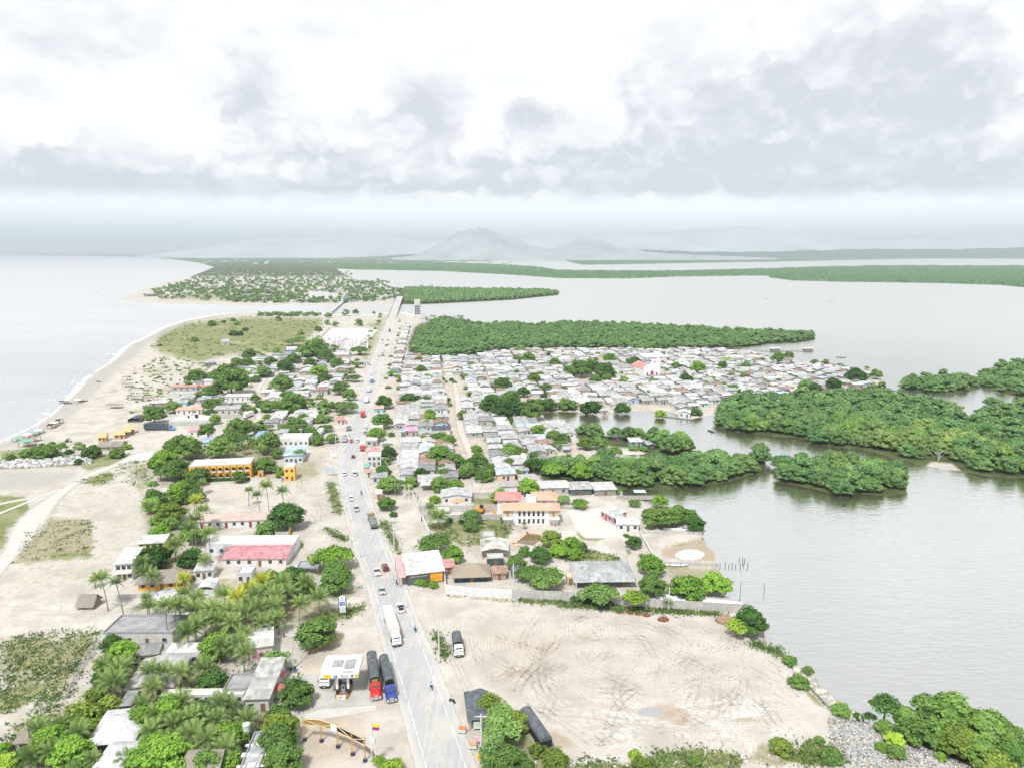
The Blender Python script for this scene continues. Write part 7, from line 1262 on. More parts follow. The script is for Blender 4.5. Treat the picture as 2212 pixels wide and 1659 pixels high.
WL2 = mat('bay_yellow', (.60, .44, .14), .8)
for k, (xa, ya, xb, yb) in enumerate(((530, 985, 548, 1100), (640, 1000, 660, 1090), (815, 1000, 830, 1060), (915, 930, 935, 1010))):
    p0 = Vector((*GT(3, 1, xa, ya), 0)); p1 = Vector((*GT(3, 1, xb, yb), 0)); n_ = Vector((.07, .0, 0)); b = MB(); b.add([p0-n_+Vector((0, 0, .038)), p0+n_+Vector((0, 0, .038)), p1+n_+Vector((0, 0, .038)), p1-n_+Vector((0, 0, .038))], [(0, 1, 2, 3)]); tag(b.part('bay_marking', WL2), kind='structure')
# fuel price sign
x, y = GT(3, 1, 752, 345); o = thing('price_sign', 'tall white and blue fuel price sign on two dark posts', 'sign', (x, y, 0), .1)
for s in (-1, 1): b = MB(); b.box(s*1.0-.1, s*1.0+.1, -.1, .1, -.2, 5.6); pl(b, 'post', mat('navy_post', (.02, .03, .09), .5), o)
b = MB(); n = 8; b.prism([(-.88, 2.7), (.88, 2.7), (.88, 5.5)]+[(.95*math.cos(math.pi*k/n), 5.5+.7*math.sin(math.pi*k/n)) for k in range(n+1)]+[(-.88, 5.5)], -.07, .07); q = pl(b, 'board', CANW, o); b = MB(); b.box(-.68, .68, -.10, -.05, 3.2, 4.4); pl(b, 'price_panel', mat('panel_blue', (.08, .13, .50), .4), q)
for k in range(4): b = MB(); b.box(-.2, .5-.1*(k % 2), -.115, -.09, 3.35+.26*k, 3.45+.26*k); pl(b, 'price_row', mat('price_pale', (.55, .62, .85), .5), q)
b = MB(); b.prism([(.28*math.cos(k*.785), 5.6+.28*math.sin(k*.785)) for k in range(8)], -.1, -.06); pl(b, 'emblem', SKB, q); b = MB(); b.box(-.55, .55, -.1, -.06, 4.85, 5.02); pl(b, 'lettering', mat('sign_grey', (.2, .24, .3), .6), q)
b = MB(); b.box(-.85, .85, -.06, .06, 1.1, 2.5); pl(b, 'lower_board', mat('board_grey', (.55, .58, .56), .7), o)
# yellow railing round the tree bed
YR = mat('rail_yellow', (.72, .40, .03), .5)
def rail(pts_, label, name='railing', hs=(.55, 1.05), m_=YR, cat='railing', every=1):
    P0 = [Vector((*GT(*q), 0)) for q in pts_]; o = thing(name, label, cat, P0[0]); b = MB(); c = P0[0]
    for z in hs: b.tube([p-c+Vector((0, 0, z)) for p in P0], .06, 5)
    pl(b, 'rails', m_, o)
    for i in range(len(P0)-1):
        n = max(1, int((P0[i+1]-P0[i]).length/2.2))
        for j in range(n+(1 if i == len(P0)-2 else 0)): p = P0[i].lerp(P0[i+1], j/n)-c; b = MB(); b.tube([p+Vector((0, 0, -.2)), p+Vector((0, 0, hs[-1]))], .06, 5); pl(b, 'post', m_, o)
    return o
rail(((3, 1, 420, 640), (3, 1, 500, 668), (3, 1, 600, 615), (3, 1, 738, 548), (3, 1, 690, 520)), 'bright yellow railing round the big tree by the station')
# bamboo gate: two panelled spans on posts
BAM = mat('bamboo', (.52, .32, .12), .7, sc=2, var=.2); BAML = mat('bamboo_pale', (.66, .52, .32), .7, sc=2, var=.15); REED = mat('reed_panel', (.40, .28, .08), .85, 'thatch', 1.5, rgb2=(.36, .25, .09)); NAVY = mat('navy_foot', (.03, .035, .09), .7)
foot = [GT(3, 1, *q) for q in ((422, 1420), (568, 1430), (711, 1480), (838, 1545), (944, 1600))]; o = thing('bamboo_gate', 'curved bamboo gateway with reed panel and black panel spans', 'gateway', (*foot[0], 0)); c = Vector((*foot[0], 0)); FP = [Vector((*f, 0))-c for f in foot]
for k, f in enumerate(FP):
    b = MB(); hh = 5.6 if k in (0, 2, 4) else 4.9
    for dx in (-.16, .16): b.tube([f+Vector((dx, 0, 0)), f+Vector((dx, 0, hh))], .10, 6)
    q = pl(b, 'post', BAM, o); b = MB(); b.box(f.x-.38, f.x+.38, f.y-.3, f.y+.3, -.2, .6); pl(b, 'foot', NAVY, q)
for k in range(4):
    a, b_ = FP[k], FP[k+1]; up = Vector((0, 0, 1)); zt = 5.1; zb_ = 3.8; n_ = Vector((0, -.05, 0)); b = MB(); b.add([a+up*zb_, b_+up*zb_, b_+up*zt, a+up*zt, a+up*zb_-n_*2, b_+up*zb_-n_*2, b_+up*zt-n_*2, a+up*zt-n_*2], [(0, 1, 2, 3), (7, 6, 5, 4), (0, 4, 5, 1), (3, 2, 6, 7)]); pl(b, 'panel', REED if k < 2 else BLK, o)
    b = MB(); b.tube([a+up*(zt+.05)+n_*3, b_+up*(zt+.05)+n_*3], .08, 6); b.tube([a+up*zb_+n_*3, b_+up*zb_+n_*3], .07, 6); b.tube([a+up*(zt if k % 2 == 0 else zb_)+n_*4, b_+up*(zb_ if k % 2 == 0 else zt)+n_*4], .08, 6); pl(b, 'beam', BAML, o)
a, b_ = FP[1], FP[2]; m0 = a.lerp(b_, .62); m1 = a.lerp(b_, .98); b = MB(); nn = Vector((0, -.2, 0)); b.add([m0+nn+Vector((0, 0, 3.6)), m1+nn+Vector((0, 0, 3.6)), m1+nn+Vector((0, 0, 5.1)), m0+nn+Vector((0, 0, 5.1)), m0+nn*1.3+Vector((0, 0, 3.6)), m1+nn*1.3+Vector((0, 0, 3.6)), m1+nn*1.3+Vector((0, 0, 5.1)), m0+nn*1.3+Vector((0, 0, 5.1))], [(0, 1, 2, 3), (7, 6, 5, 4), (0, 4, 5, 1), (3, 2, 6, 7), (0, 3, 7, 4), (1, 5, 6, 2)]); pl(b, 'poster', mat('poster_white', (.72, .76, .78), .6, sc=1.5, var=.2), o)
b = MB(); b.tube([FP[4]+Vector((0, 0, 3.3)), FP[4]+Vector((3.5, -1.2, 1.0))], .3, 5); pl(b, 'side_rail', mat('brown_board', (.16, .11, .08), .8), o)
# flag on a lattice mast
x, y = GT(3, 1, 1020, 1640); o = thing('flag_mast', 'thin white lattice mast carrying a box beside the bamboo gate', 'mast', (x, y, 0)); b = MB()
for dx in (-.4, .4): b.tube([(dx, 0, -.3), (dx, 0, 6.4)], .06, 5)
for k in range(8): b.tube([(-.4, 0, .8*k), (.4, 0, .8*k+.8)], .03, 4)
pl(b, 'lattice', mat('white_paint'), o); b = MB(); b.box(-.5, .5, -.3, .3, 5.0, 6.3); pl(b, 'box', mat('box_grey', (.55, .58, .6), .6), o); b = MB(); b.tube([(0, 0, 6.3), (0, 0, 9.4)], .05, 5); pl(b, 'pole', STEEL, o)
f = thing('flag', 'yellow blue and red flag flying from the lattice mast', 'flag', (x, y, 7.9))
for k, (za, zb_, m_) in enumerate(((.7, 1.4, mat('flag_yellow', (.85, .65, .02), .8)), (.35, .7, mat('flag_blue', (.04, .05, .35), .8)), (0, .35, mat('flag_red', (.62, .03, .08), .8)))): b = MB(); n = 6; b.prism([(.06+1.25*i/n, .10*math.sin(i*1.2)) for i in range(n+1)]+[(.06+1.25*i/n, .10*math.sin(i*1.2)+.03) for i in range(n, -1, -1)], za, zb_, axis='z'); pl(b, 'stripe', m_, f)
# tarp stall and carts
x, y = GT(3, 1, 1840, 1340); x2, y2 = GT(3, 1, 1810, 1110); o = thing('market_stall', 'roadside stall under a sagging black tarpaulin', 'stall', (x, y, 0), math.atan2(y2-y, x2-x)-math.pi/2); L = math.hypot(x2-x, y2-y)+1
NX, NY = 9, 12; r_ = random.Random(4); V = []
for j in range(NY+1):
    for i in range(NX+1): V.append((-.3+5.6*i/NX, -.5+(L+.5)*j/NY, 2.7+.55*math.sin(i/NX*math.pi)+.16*math.sin(j*1.7+i)+r_.uniform(-.1, .1)-.25*(j % 4 == 0)))
b = MB(); b.add(V, [(j*(NX+1)+i, j*(NX+1)+i+1, (j+1)*(NX+1)+i+1, (j+1)*(NX+1)+i) for j in range(NY) for i in range(NX)]); q = pl(b, 'tarpaulin', TARP, o); q.modifiers.new('thick', 'SOLIDIFY').thickness = .04
for px_ in (0, 5.0):
    for k in range(4): b = MB(); yy = L*k/3.2; b.tube([(px_, yy, -.2), (px_, yy, 2.6)], .06, 5); pl(b, 'post', WOOD, o)
b = MB(); b.box(.2, .9, 1, L-1, 0, .95); pl(b, 'counter', mat('counter_white', (.6, .6, .58), .7), o); b = MB(); b.box(.0, .06, 3, 5, .9, 2.3); b.box(1, 5, -.1, -.04, .5, 2.2); pl(b, 'side_sheet', mat('sheet_mint', (.6, .66, .6), .7), o); b = MB(); b.box(2.4, 4.2, -1.6, -.3, 2.0, 2.12); pl(b, 'lean_to', TARP, o)
sgx, sgy = GT(3, 1, 1915, 1470); s_ = thing('stall_sign', 'pink and white sign beside the tall pole at the stall', 'sign', (sgx, sgy, 0), -.1); b = MB(); b.box(-.75, .75, -.04, .04, 1.3, 2.3); pl(b, 'board', mat('pink_sign', (.68, .44, .54), .7, sc=1.5, var=.3), s_); b = MB(); b.box(.5, .6, .05, .12, -.2, 1.5); pl(b, 'post', WOOD, s_)
def cart(tx, ty, lab, topc):
    x, y = GT(3, 1, tx, ty); o = thing('snack_cart', lab, 'cart', (x, y, 0), -.1, 'snack carts by the stall'); b = MB(); b.box(-.8, .8, -.5, .5, .35, 1.05); pl(b, 'body', mat('counter_white', (.6, .6, .58), .7), o); b = MB(); b.box(-.75, .75, -.45, .45, 1.05, 1.3); pl(b, 'goods', topc, o)
    for sx in (-1, 1): b = MB(); b.tube([(sx*.75, .45, 1), (sx*.75, .45, 2.0)], .03, 4); pl(b, 'upright', WOOD, o)
    wheels(o, (-.7, .7), (0,), WHL, .33)
cart(1783, 1352, 'snack cart with orange top beside the road', mat('goods_orange', (.62, .22, .08), .8, sc=5, var=.5)); cart(1876, 1490, 'white snack cart holding brown bread below the pole', mat('goods_bread', (.50, .30, .14), .8, sc=5, var=.4))
x, y = GT(3, 1, 1945, 1582); o = thing('road_sign', 'low yellow sign board at the foot of the tall pole', 'sign', (x, y, 0), -.05); b = MB(); b.box(-.8, .8, -.05, .05, .1, 1.25); pl(b, 'board', YELS, o); b = MB(); b.tube([(-.3, -.07, .8), (0, -.07, .95), (.3, -.07, .8)], .04, 4); b.box(-.3, .3, -.075, -.05, .4, .5); pl(b, 'emblem', mat('logo_red', (.5, .06, .08), .5), o)
x, y = GT(3, 1, 878, 110); o = thing('road_sign', 'small red and white sign board on two posts by the verge', 'sign', (x, y, 0)); b = MB(); b.box(-.7, .7, -.04, .04, 1.6, 2.6); pl(b, 'board', mat('sign_rose', (.70, .50, .48), .7, sc=2, var=.3), o); b = MB(); b.box(-.7, -.6, -.04, .04, -.2, 1.6); b.box(.6, .7, -.04, .04, -.2, 1.6); pl(b, 'post', mat('rust_post', (.45, .2, .14), .8), o)
x, y = GT(3, 1, 915, 112); o = thing('road_sign', 'narrow turquoise sign post at the verge', 'sign', (x, y, 0)); b = MB(); b.box(-.25, .25, -.04, .04, .3, 1.5); pl(b, 'board', mat('mint_sign', (.15, .52, .46), .6), o); b = MB(); b.box(-.05, .05, .05, .1, -.2, .4); pl(b, 'post', STEEL, o)
x, y = GT(2, 1, 650, 790); o = thing('billboard', 'pale blue billboard seen on the verge of the bend', 'sign', (x, y, 0), .1); b = MB(); b.box(-1.8, 1.8, -.08, .08, 1.4, 4.0); pl(b, 'board', mat('bill_grey', (.45, .52, .56), .7), o)
for s in (-1.5, 1.5): b = MB(); b.box(s-.1, s+.1, .09, .25, -.2, 3.8); pl(b, 'post', STEEL, o)
x, y = GT(2, 1, 672, 640); o = thing('billboard', 'small white board at the dirt yard entrance', 'sign', (x, y, 0)); b = MB(); b.box(-1.3, 1.3, -.05, .05, 1.2, 2.6); pl(b, 'board', CANW, o); b = MB(); b.box(-.1, .1, .06, .15, -.2, 2.2); pl(b, 'post', STEEL, o)
# ------------------------------------------------------------------ poles
POLE = mat('pole_concrete', (.60, .60, .59), .85, sc=1.5, var=.08); PIT = []
def pole(px, py, hpx, arm=True, label=None):
    x, y = G(px, py); h = hpx*mpp(py)/.88; o = thing('utility_pole', label, 'utility pole', (float(x), float(y), -.1), 0.0, 'utility poles'); b = MB(); b.cyl(0, 0, -.3, h, .22, 8, r1=.13); pl(b, 'shaft', POLE, o)
    if arm:
        b = MB(); b.box(-1.3, 1.3, -.07, .07, h-.6, h-.42); pl(b, 'crossarm', POLE, o); b = MB()
        for s in (-1.1, 0, 1.1): b.cyl(s, 0, h-.42, h-.1, .07, 6)
        pl(b, 'insulator', mat('ceramic', (.4, .3, .25), .4), o)
    if label is None: PIT.append((o, px, py, 'pale concrete utility pole'))
    return x, y, h
PW = [pole(*T(3, 1, 1948, 1540), 345/4, label='tall pale pole in front of the tarp stall'), pole(*T(3, 1, 1583, 697), 300/4, label='pale pole on the grass strip by the dirt lot')]
pole(*T(3, 1, 322, 800), 300/4, label='white pole with crossarm beside the gas station drive')
for r_, c_, x_, y_, h_ in [(3, 2, 14, 180, 270), (3, 2, 554, 218, 300), (2, 1, 1195, 1440, 200), (2, 1, 1012, 990, 190), (2, 1, 1245, 760, 180), (2, 1, 1285, 990, 120), (2, 1, 1325, 990, 120), (2, 1, 985, 660, 130), (2, 1, 1612, 690, 95), (2, 1, 1863, 740, 90), (2, 1, 693, 545, 95), (2, 1, 585, 305, 90), (2, 1, 475, 400, 80), (2, 1, 495, 460, 80), (2, 1, 462, 320, 70), (2, 1, 873, 90, 80), (2, 1, 905, 60, 70), (2, 1, 1735, 80, 60), (2, 1, 1905, 560, 100), (2, 1, 2045, 360, 95), (2, 1, 1928, 920, 90), (2, 1, 1817, 1460, 110), (2, 1, 742, 985, 90), (2, 1, 820, 1370, 210), (2, 1, 905, 1500, 90), (2, 1, 1418, 1080, 90), (2, 1, 210, 510, 100), (2, 1, 395, 500, 110), (2, 2, 150, 680, 100), (2, 2, 540, 690, 80), (2, 0, 957, 568, 130), (2, 0, 605, 530, 95), (1, 1, 695, 1520, 75), (1, 1, 770, 1590, 80), (1, 1, 905, 1650, 60), (1, 1, 940, 1590, 60), (1, 1, 985, 1500, 60), (1, 1, 1005, 1440, 50), (1, 1, 1025, 1390, 50), (1, 1, 1065, 1320, 50), (1, 1, 1110, 1220, 45), (1, 1, 1055, 1190, 45), (1, 1, 1165, 1420, 70), (1, 1, 1200, 1400, 60), (1, 1, 1215, 1230, 55), (1, 1, 945, 1180, 60), (1, 1, 613, 1190, 95), (1, 1, 1425, 1650, 60), (1, 1, 1390, 1090, 50), (1, 1, 1128, 930, 55), (1, 1, 1285, 935, 55), (1, 1, 893, 870, 60), (3, 1, 475, 90, 120), (3, 2, 1356, 290, 185)]: pole(*T(r_, c_, x_, y_), h_/4, arm=h_ > 85 and c_ != 2)
wr = MB()
for s in (-1.1, 0, 1.1):
    a = Vector((PW[0][0]+s, PW[0][1], PW[0][2]-.15)); e = Vector((a.x+30, a.y-80, 9.5)); wr.tube([a.lerp(e, i/8)-Vector((0, 0, 1.2*math.sin(i/8*math.pi))) for i in range(9)], .025, 4, cap=False)
    e = Vector((PW[1][0]+s, PW[1][1], PW[1][2]-.15)); wr.tube([a.lerp(e, i/8)-Vector((0, 0, 1.0*math.sin(i/8*math.pi))) for i in range(9)], .02, 4, cap=False)
tag(wr.part('power_cable', mat('cable', (.06, .06, .06), .6)), 'three black power cables strung from the tall pole by the stall', 'cable')
autolabel(PIT)
# ------------------------------------------------------------------ walls and fences
def wall(pts_, h, label, m_=CONC, th=.22, name='block_wall', cap=None):
    P0 = [Vector((*GT(*q), 0)) for q in pts_]; c = P0[0]; o = thing(name, label, 'wall', c); b = MB(); bc = MB()
    for i in range(len(P0)-1):
        a, e = P0[i]-c, P0[i+1]-c; d = (e-a).normalized(); n_ = Vector((-d.y, d.x, 0)); hh = h+.012*(i % 2)
        for mb, t_, z0, z1 in ((b, th/2, -.5, hh),)+(((bc, th/2+.05, hh, hh+.1),) if cap else ()):
            mb.add([a-n_*t_+Vector((0, 0, z0)), e-n_*t_+Vector((0, 0, z0)), e+n_*t_+Vector((0, 0, z0)), a+n_*t_+Vector((0, 0, z0)), a-n_*t_+Vector((0, 0, z1)), e-n_*t_+Vector((0, 0, z1)), e+n_*t_+Vector((0, 0, z1)), a+n_*t_+Vector((0, 0, z1))], [(3, 2, 1, 0), (4, 5, 6, 7), (0, 1, 5, 4), (1, 2, 6, 5), (2, 3, 7, 6), (3, 0, 4, 7)])
    pl(b, 'wall', m_, o)
    if cap: pl(bc, 'coping', cap, o)
    return o
BLKW = mat('block_wall', (.46, .45, .43), .95, 'wall', .8, .14, rgb2=(.26, .24, .20)); WHW = mat('peeling_white', (.66, .66, .65), .9, 'wall', .9, .12, rgb2=(.36, .34, .31))
wall(((3, 1, 1640, 150), (3, 1, 1900, 172), (3, 2, 0, 188)), 3.0, 'near end of the long perimeter wall with peeling white paint', WHW, cap=CONC); wall(((3, 2, 2, 189), (3, 2, 500, 210), (3, 2, 900, 250), (3, 2, 1400, 285), (3, 2, 1990, 318)), 2.6, 'long grey blockwork wall running to the lagoon', BLKW, cap=CONC)
wall(((3, 1, 1640, 150), (3, 1, 1632, 20)), 2.6, 'short return of the long wall beside the orange gate', WHW)
x, y = GT(3, 2, 1240, 170); wall(((3, 2, 1240, 172), (3, 2, 1990, 255)), .5, 'low white slab edge along the lagoon garden', mat('white_paint'), 2.4, 'slab_wall')
wall(((2, 1, 1350, 960), (2, 1, 1395, 1090), (2, 1, 1425, 1190)), 2.2, 'white streaked compound wall facing the highway', WHW); wall(((2, 1, 1432, 1165), (2, 1, 1500, 1320)), 2.2, 'white wall running down beside the palm garden', WHW)
wall(((2, 1, 1400, 1100), (2, 1, 1800, 1100), (2, 1, 2190, 1090)), 2.6, 'upper grey wall of the digger yard', BLKW); wall(((2, 1, 1440, 1180), (2, 1, 1800, 1178), (2, 1, 2130, 1172)), 2.4, 'lower grey wall of the digger yard', BLKW); wall(((2, 1, 1860, 970), (2, 1, 2080, 965)), 1.8, 'grey wall behind the peach house', BLKW)
wall(((2, 2, 1108, 1290), (2, 2, 1380, 1288), (2, 2, 1640, 1296)), 1.0, 'low grey wall on the lagoon side lot', BLKW, .4); wall(((2, 2, 1108, 1290), (2, 2, 1230, 1512)), 1.1, 'low pale wall sloping down the lagoon lot', CONCP, .4); wall(((2, 2, 1285, 1560), (2, 2, 1560, 1565), (2, 2, 1785, 1572)), 1.2, 'low wall above the beached grey boat', BLKW, .4)
wall(((2, 0, 1455, 362), (2, 0, 1840, 354)), 2.4, 'grey street wall of the white compound house', BLKW); wall(((2, 0, 1850, 296), (2, 0, 2090, 292)), 2.2, 'blockwork wall along the cross street', BLKW); wall(((2, 0, 1690, 1248), (2, 1, 30, 1225), (2, 1, 130, 1215)), .6, 'white terrace edge of the brown tiled restaurant', mat('white_paint'), .5)
wall(((3, 0, 1010, 195), (3, 0, 1300, 178), (3, 0, 1600, 158)), 1.3, 'low grey wall of the thatched yellow restaurant', BLKW); wall(((2, 1, 170, 1330), (2, 1, 285, 1328)), 2.4, 'grey wall beside the dark round tree', BLKW); wall(((2, 1, 285, 1330), (2, 1, 303, 1265)), 2.2, 'yellow wall end beside the dark round tree', mat('wall_yellow', (.66, .40, .06), .8))
wall(((1, 1, 560, 1262), (1, 1, 640, 1182), (1, 1, 1056, 1180)), 2.2, 'pale wall round the white football court', mat('court_wall', (.62, .56, .50), .9), .3); wall(((2, 0, 1790, 1022 - 182), (2, 0, 2160, 826)), 1.3, 'clipped green hedge along the hotel front', LB, 1.2, 'hedge')
# fences on the open field
FENW = mat('fence_wood', (.36, .34, .31), .95, sc=3, var=.3)
def fence(pts_, h, label, m_=FENW, step=1.6):
    P0 = [Vector((*GT(*q), 0)) for q in pts_]; c = P0[0]; o = thing('fence', label, 'fence', c); r_ = random.Random(len(pts_)); wires = MB(); n_p = 0
    for z in (h*.45, h*.85): wires.tube([p-c+Vector((0, 0, z)) for p in P0], .035, 4)
    pl(wires, 'wire', STEEL, o)
    for i in range(len(P0)-1):
        n = max(1, int((P0[i+1]-P0[i]).length/step))
        for j in range(n):
            p = P0[i].lerp(P0[i+1], j/n)-c; b = MB(); b.tube([p+Vector((0, 0, -.3)), p+Vector((r_.uniform(-.08, .08), 0, h*r_.uniform(.85, 1.15)))], .075, 5); n_p += 1
            if n_p < 95: pl(b, 'post', m_, o)
fence(((3, 0, 838, 560), (3, 0, 800, 660), (3, 0, 690, 830), (3, 0, 620, 960), (3, 0, 560, 1080)), 1.6, 'rough grey picket fence along the green field', step=.8); fence(((2, 0, 1345, 860), (2, 0, 1300, 940), (2, 0, 1250, 1090)), 1.8, 'blue grey fence beside the white floor slab', mat('fence_blue', (.40, .47, .48), .8)); fence(((2, 0, 1290, 1210), (2, 0, 1312, 1290)), 1.8, 'short blue grey fence near the palms', mat('fence_blue', (.40, .47, .48), .8))
x, y = GT(2, 0, 1440, 950); o = thing('steel_frame', 'bare grey steel frame standing on the white slab', 'frame', (x, y, 0)); b = MB()
for a, c_ in ((-2, 0), (2, 0), (-2, 5), (2, 5)): b.tube([(a, c_, 0), (a, c_, 3)], .08, 4)
for p0, p1 in (((-2, 0), (2, 0)), ((-2, 5), (2, 5)), ((-2, 0), (-2, 5)), ((2, 0), (2, 5))): b.tube([(*p0, 3), (*p1, 3)], .08, 4)
b.part('beams', STEEL, o)
x, y = GT(2, 0, 764, 402); o = thing('goal', 'thin white football goal on the beach', 'goal', (x, y, 0)); b = MB(); b.tube([(-2.6, 0, 0), (-2.6, 0, 2.4), (2.6, 0, 2.4), (2.6, 0, 0)], .06, 4); b.part('goal_frame', mat('white_paint'), o)
# ------------------------------------------------------------------ boats
def boat(px, py, L, rz, col, label, name='canoe', cat='canoe', z=None):
    x, y = map(float, G(px, py, WATER if z is None else z)); o = thing(name, label, cat, (x, y, WATER-.05 if z is None else z), rz, 'boats'); rg = []
    for i in range(9):
        t_ = i/8*2-1; w_ = L*.11*(1-abs(t_)**2.4)+.03; up = .35*abs(t_)**3; rg.append([(-w_, t_*L/2, .45+up), (-w_*.6, t_*L/2, up*.8), (w_*.6, t_*L/2, up*.8), (w_, t_*L/2, .45+up), (w_*.8, t_*L/2, .38+up), (0, t_*L/2, .16+up*.9), (-w_*.8, t_*L/2, .38+up)])
    b = MB(); b.loft(rg); pl(b, 'hull', mat('boat_paint', kind='oplain', sc=1.5, var=.15, rough=.6), o, col)
    for yy in (-.2, .2): b = MB(); b.box(-L*.09, L*.09, yy*L-.12, yy*L+.12, .36, .41); pl(b, 'seat', WOOD, o)
    return o, x, y
o, x, y = boat(1536, 932, 5.5, .5, (.05, .05, .07), 'dark canoe with a standing fisher crossing the inlet'); person(x+.3, y-.5, WATER+.15, .5, 'person standing in the dark canoe on the inlet', (.10, .10, .14), 'stand', None, 'fishers')
o, x, y = boat(1816, 773, 9, 1.2, (.10, .09, .10), 'long dark canoe off the village point'); person(x, y, WATER+.15, 1.2, 'person standing in the long canoe off the point', (.2, .2, .25), 'stand', None, 'fishers')
boat(1793, 652, 16, 1.5, (.15, .38, .30), 'greenish boat far out on the lagoon', 'boat', 'boat'); boat(1654, 646, 10, 1.4, (.3, .3, .3), 'grey boat far out on the lagoon', 'boat', 'boat'); boat(208, 632, 12, 1.5, (.25, .25, .27), 'tiny dark boat out on the sea', 'boat', 'boat')
for k, (a, c_, lb) in enumerate(((552, 152, 'black canoe drawn up nearest the surf'), (580, 168, 'black canoe just below another on the sand'), (712, 147, 'black canoe beside the white beach shelter'))): boat(*T(2, 0, a, c_), 8, 1.45, (.05, .05, .06), lb, z=.02)
shelter((2, 0), 645, 690, 165, 4, 2.0, mat('white_paint'), 'white beach shelter between drawn up canoes'); boat(*T(1, 0, 850, 1640), 5, 1.2, (.05, .06, .08), 'small dark canoe on the upper beach', z=.02)
boat(*T(2, 2, 1412, 1568), 8.5, 1.5, (.60, .61, .60), 'grey wooden boat beached under the low wall', 'boat', 'boat', z=.05); boat(*T(2, 2, 1420, 1262), 9, 1.45, (.76, .78, .78), 'white launch lying under the shore trees', 'boat', 'boat', z=.05); boat(*T(2, 2, 1495, 1255), 4, .3, (.08, .18, .42), 'blue skiff propped beside the white launch', 'boat', 'boat', z=.05); boat(*T(3, 2, 1770, 155), 6, 1.5, (.5, .52, .55), 'grey skiff at the lagoon garden edge', 'boat', 'boat', z=.05)
boat(*T(3, 0, 990, 235), 3, 1.4, (.74, .74, .73), 'white dinghy lying on the sand by the palms', 'boat', 'boat', z=.05); boat(*T(3, 0, 1045, 245), 3, 1.5, (.74, .74, .73), 'second white dinghy nearer the thin path', 'boat', 'boat', z=.05)
# stakes standing in the lagoon
STK = mat('stake_wood', (.07, .06, .055), .9)
for k, (a, c_) in enumerate(((1800, 1575), (1845, 1570), (1875, 1580), (1905, 1576), (1935, 1580), (1975, 1582), (2002, 1572), (2038, 1578), (1965, 1525), (1995, 1530), (2012, 1535))):
    x, y = G(*T(2, 2, a, c_), WATER); o = thing('mooring_stake', 'thin dark stake standing in the lagoon off the brown lot', 'stake', (float(x), float(y), WATER), 0, 'stakes in the lagoon'); b = MB(); b.tube([(0, 0, -1), (.05*(k % 3-1), 0, 1.1+.3*(k % 2))], .10, 5); b.part('shaft', STK, o)
for a, c_, h_, lb in (((3, 2, 1970, 215), None, 6.5, 'tall thin rod at the end of the long wall'), ((3, 2, 2180, 135), None, 3.0, 'single thin rod out in the lagoon')): x, y = G(*T(*a), WATER); o = thing('rod', lb, 'rod', (float(x), float(y), WATER)); b = MB(); b.tube([(0, 0, -1), (0, 0, h_)], [.10, .05], 5); b.part('shaft', STK, o)
x, y = map(float, G(*T(1, 3, 110, 1378), WATER)); o = thing('fish_pen', 'fish pens of stakes and two small huts off the village shore', 'fish pen', (x, y, WATER)); 
for k in range(30): b = MB(); a = -34+66*k/29; dy = 3*(k % 2); b.tube([(a, dy, -1), (a, dy, 1.2)], .16, 4); b.part('stake', STK, o)
b = MB(); b.box(-36, 34, -.5, .4, .3, .7); b.part('walkway', OLDWOOD, o)
for a in (-6, 28): b = MB(); b.prism([(a-5, 3), (a+5, 3.4), (a+5, 3.7), (a-5, 3.3)], -2, 4); b.part('hut_roof', mat('white_paint'), o); b = MB(); b.box(a-4, a+4, -1.5, 3.5, .7, 3.0); b.part('hut_wall', OLDWOOD, o)
x, y = map(float, G(*T(2, 2, 1090, 990), WATER)); o = thing('jetty', 'ragged wooden landing with a white skiff shelter over dark water', 'jetty', (x, y, WATER)); b = MB(); b.box(-9, 8, -2, 3, .2, .5); pl(b, 'deck', OLDWOOD, o)
for k in range(12): b = MB(); b.tube([(-9+1.5*k, -2+4.5*(k % 2), -1), (-9+1.5*k, -2+4.5*(k % 2), 1.0)], .1, 4); pl(b, 'pile', STK, o)
b = MB(); b.box(-1, 4, 3.1, 6.5, 1.6, 1.75); pl(b, 'canopy', mat('blue_sheet', (.5, .6, .72), .6), o)
x, y = map(float, G(*T(2, 2, 1440, 300), WATER)); o = thing('walkway', 'dark plank walkway leading to the pale blue stilt house', 'walkway', (x, y, WATER)); b = MB(); b.add([(-9, 6, .5), (-8, 7, .5), (9, -3, .5), (8, -4.2, .5), (-9, 6, .2), (-8, 7, .2), (9, -3, .2), (8, -4.2, .2)], [(0, 1, 2, 3), (7, 6, 5, 4), (0, 4, 5, 1), (1, 5, 6, 2), (2, 6, 7, 3), (3, 7, 4, 0)]); pl(b, 'deck', OLDWOOD, o)
for k in range(8): b = MB(); b.tube([(-8.5+2.3*k, 6.4-1.35*k, -1), (-8.5+2.3*k, 6.4-1.35*k, 1.1)], .1, 4); pl(b, 'pile', STK, o)
# blue and white truss footbridge
a = Vector((*G(716, 678), 0)); e = Vector((*G(752, 646), 0)); o = thing('pipe_bridge', 'blue and white truss bridge on slender piers over the inlet', 'bridge', a, math.atan2(e.y-a.y, e.x-a.x)); L = (e-a).length; n = 14; FB = mat('truss_blue', (.52, .57, .61), .6)
for k in range(n): b = MB(); x0 = L*k/n; b.box(x0-.6, x0+.6, -1, 1, -2, 3.5 if k < 8 else 8); b.part('pier', CONCP, o)
b = MB(); b.box(0, L, -1.6, 1.6, 3.5, 4.3); b.part('deck', FB, o)
for k in range(8, n): b = MB(); x0 = L*k/n; b.box(x0, x0+2, -1.8, 1.8, 4.3, 12+(k-8)*1.2); b.box(x0, x0+L/n, -1.8, 1.8, 11+(k-8)*1.2, 12+(k-8)*1.2); b.part('tower', FB, o)
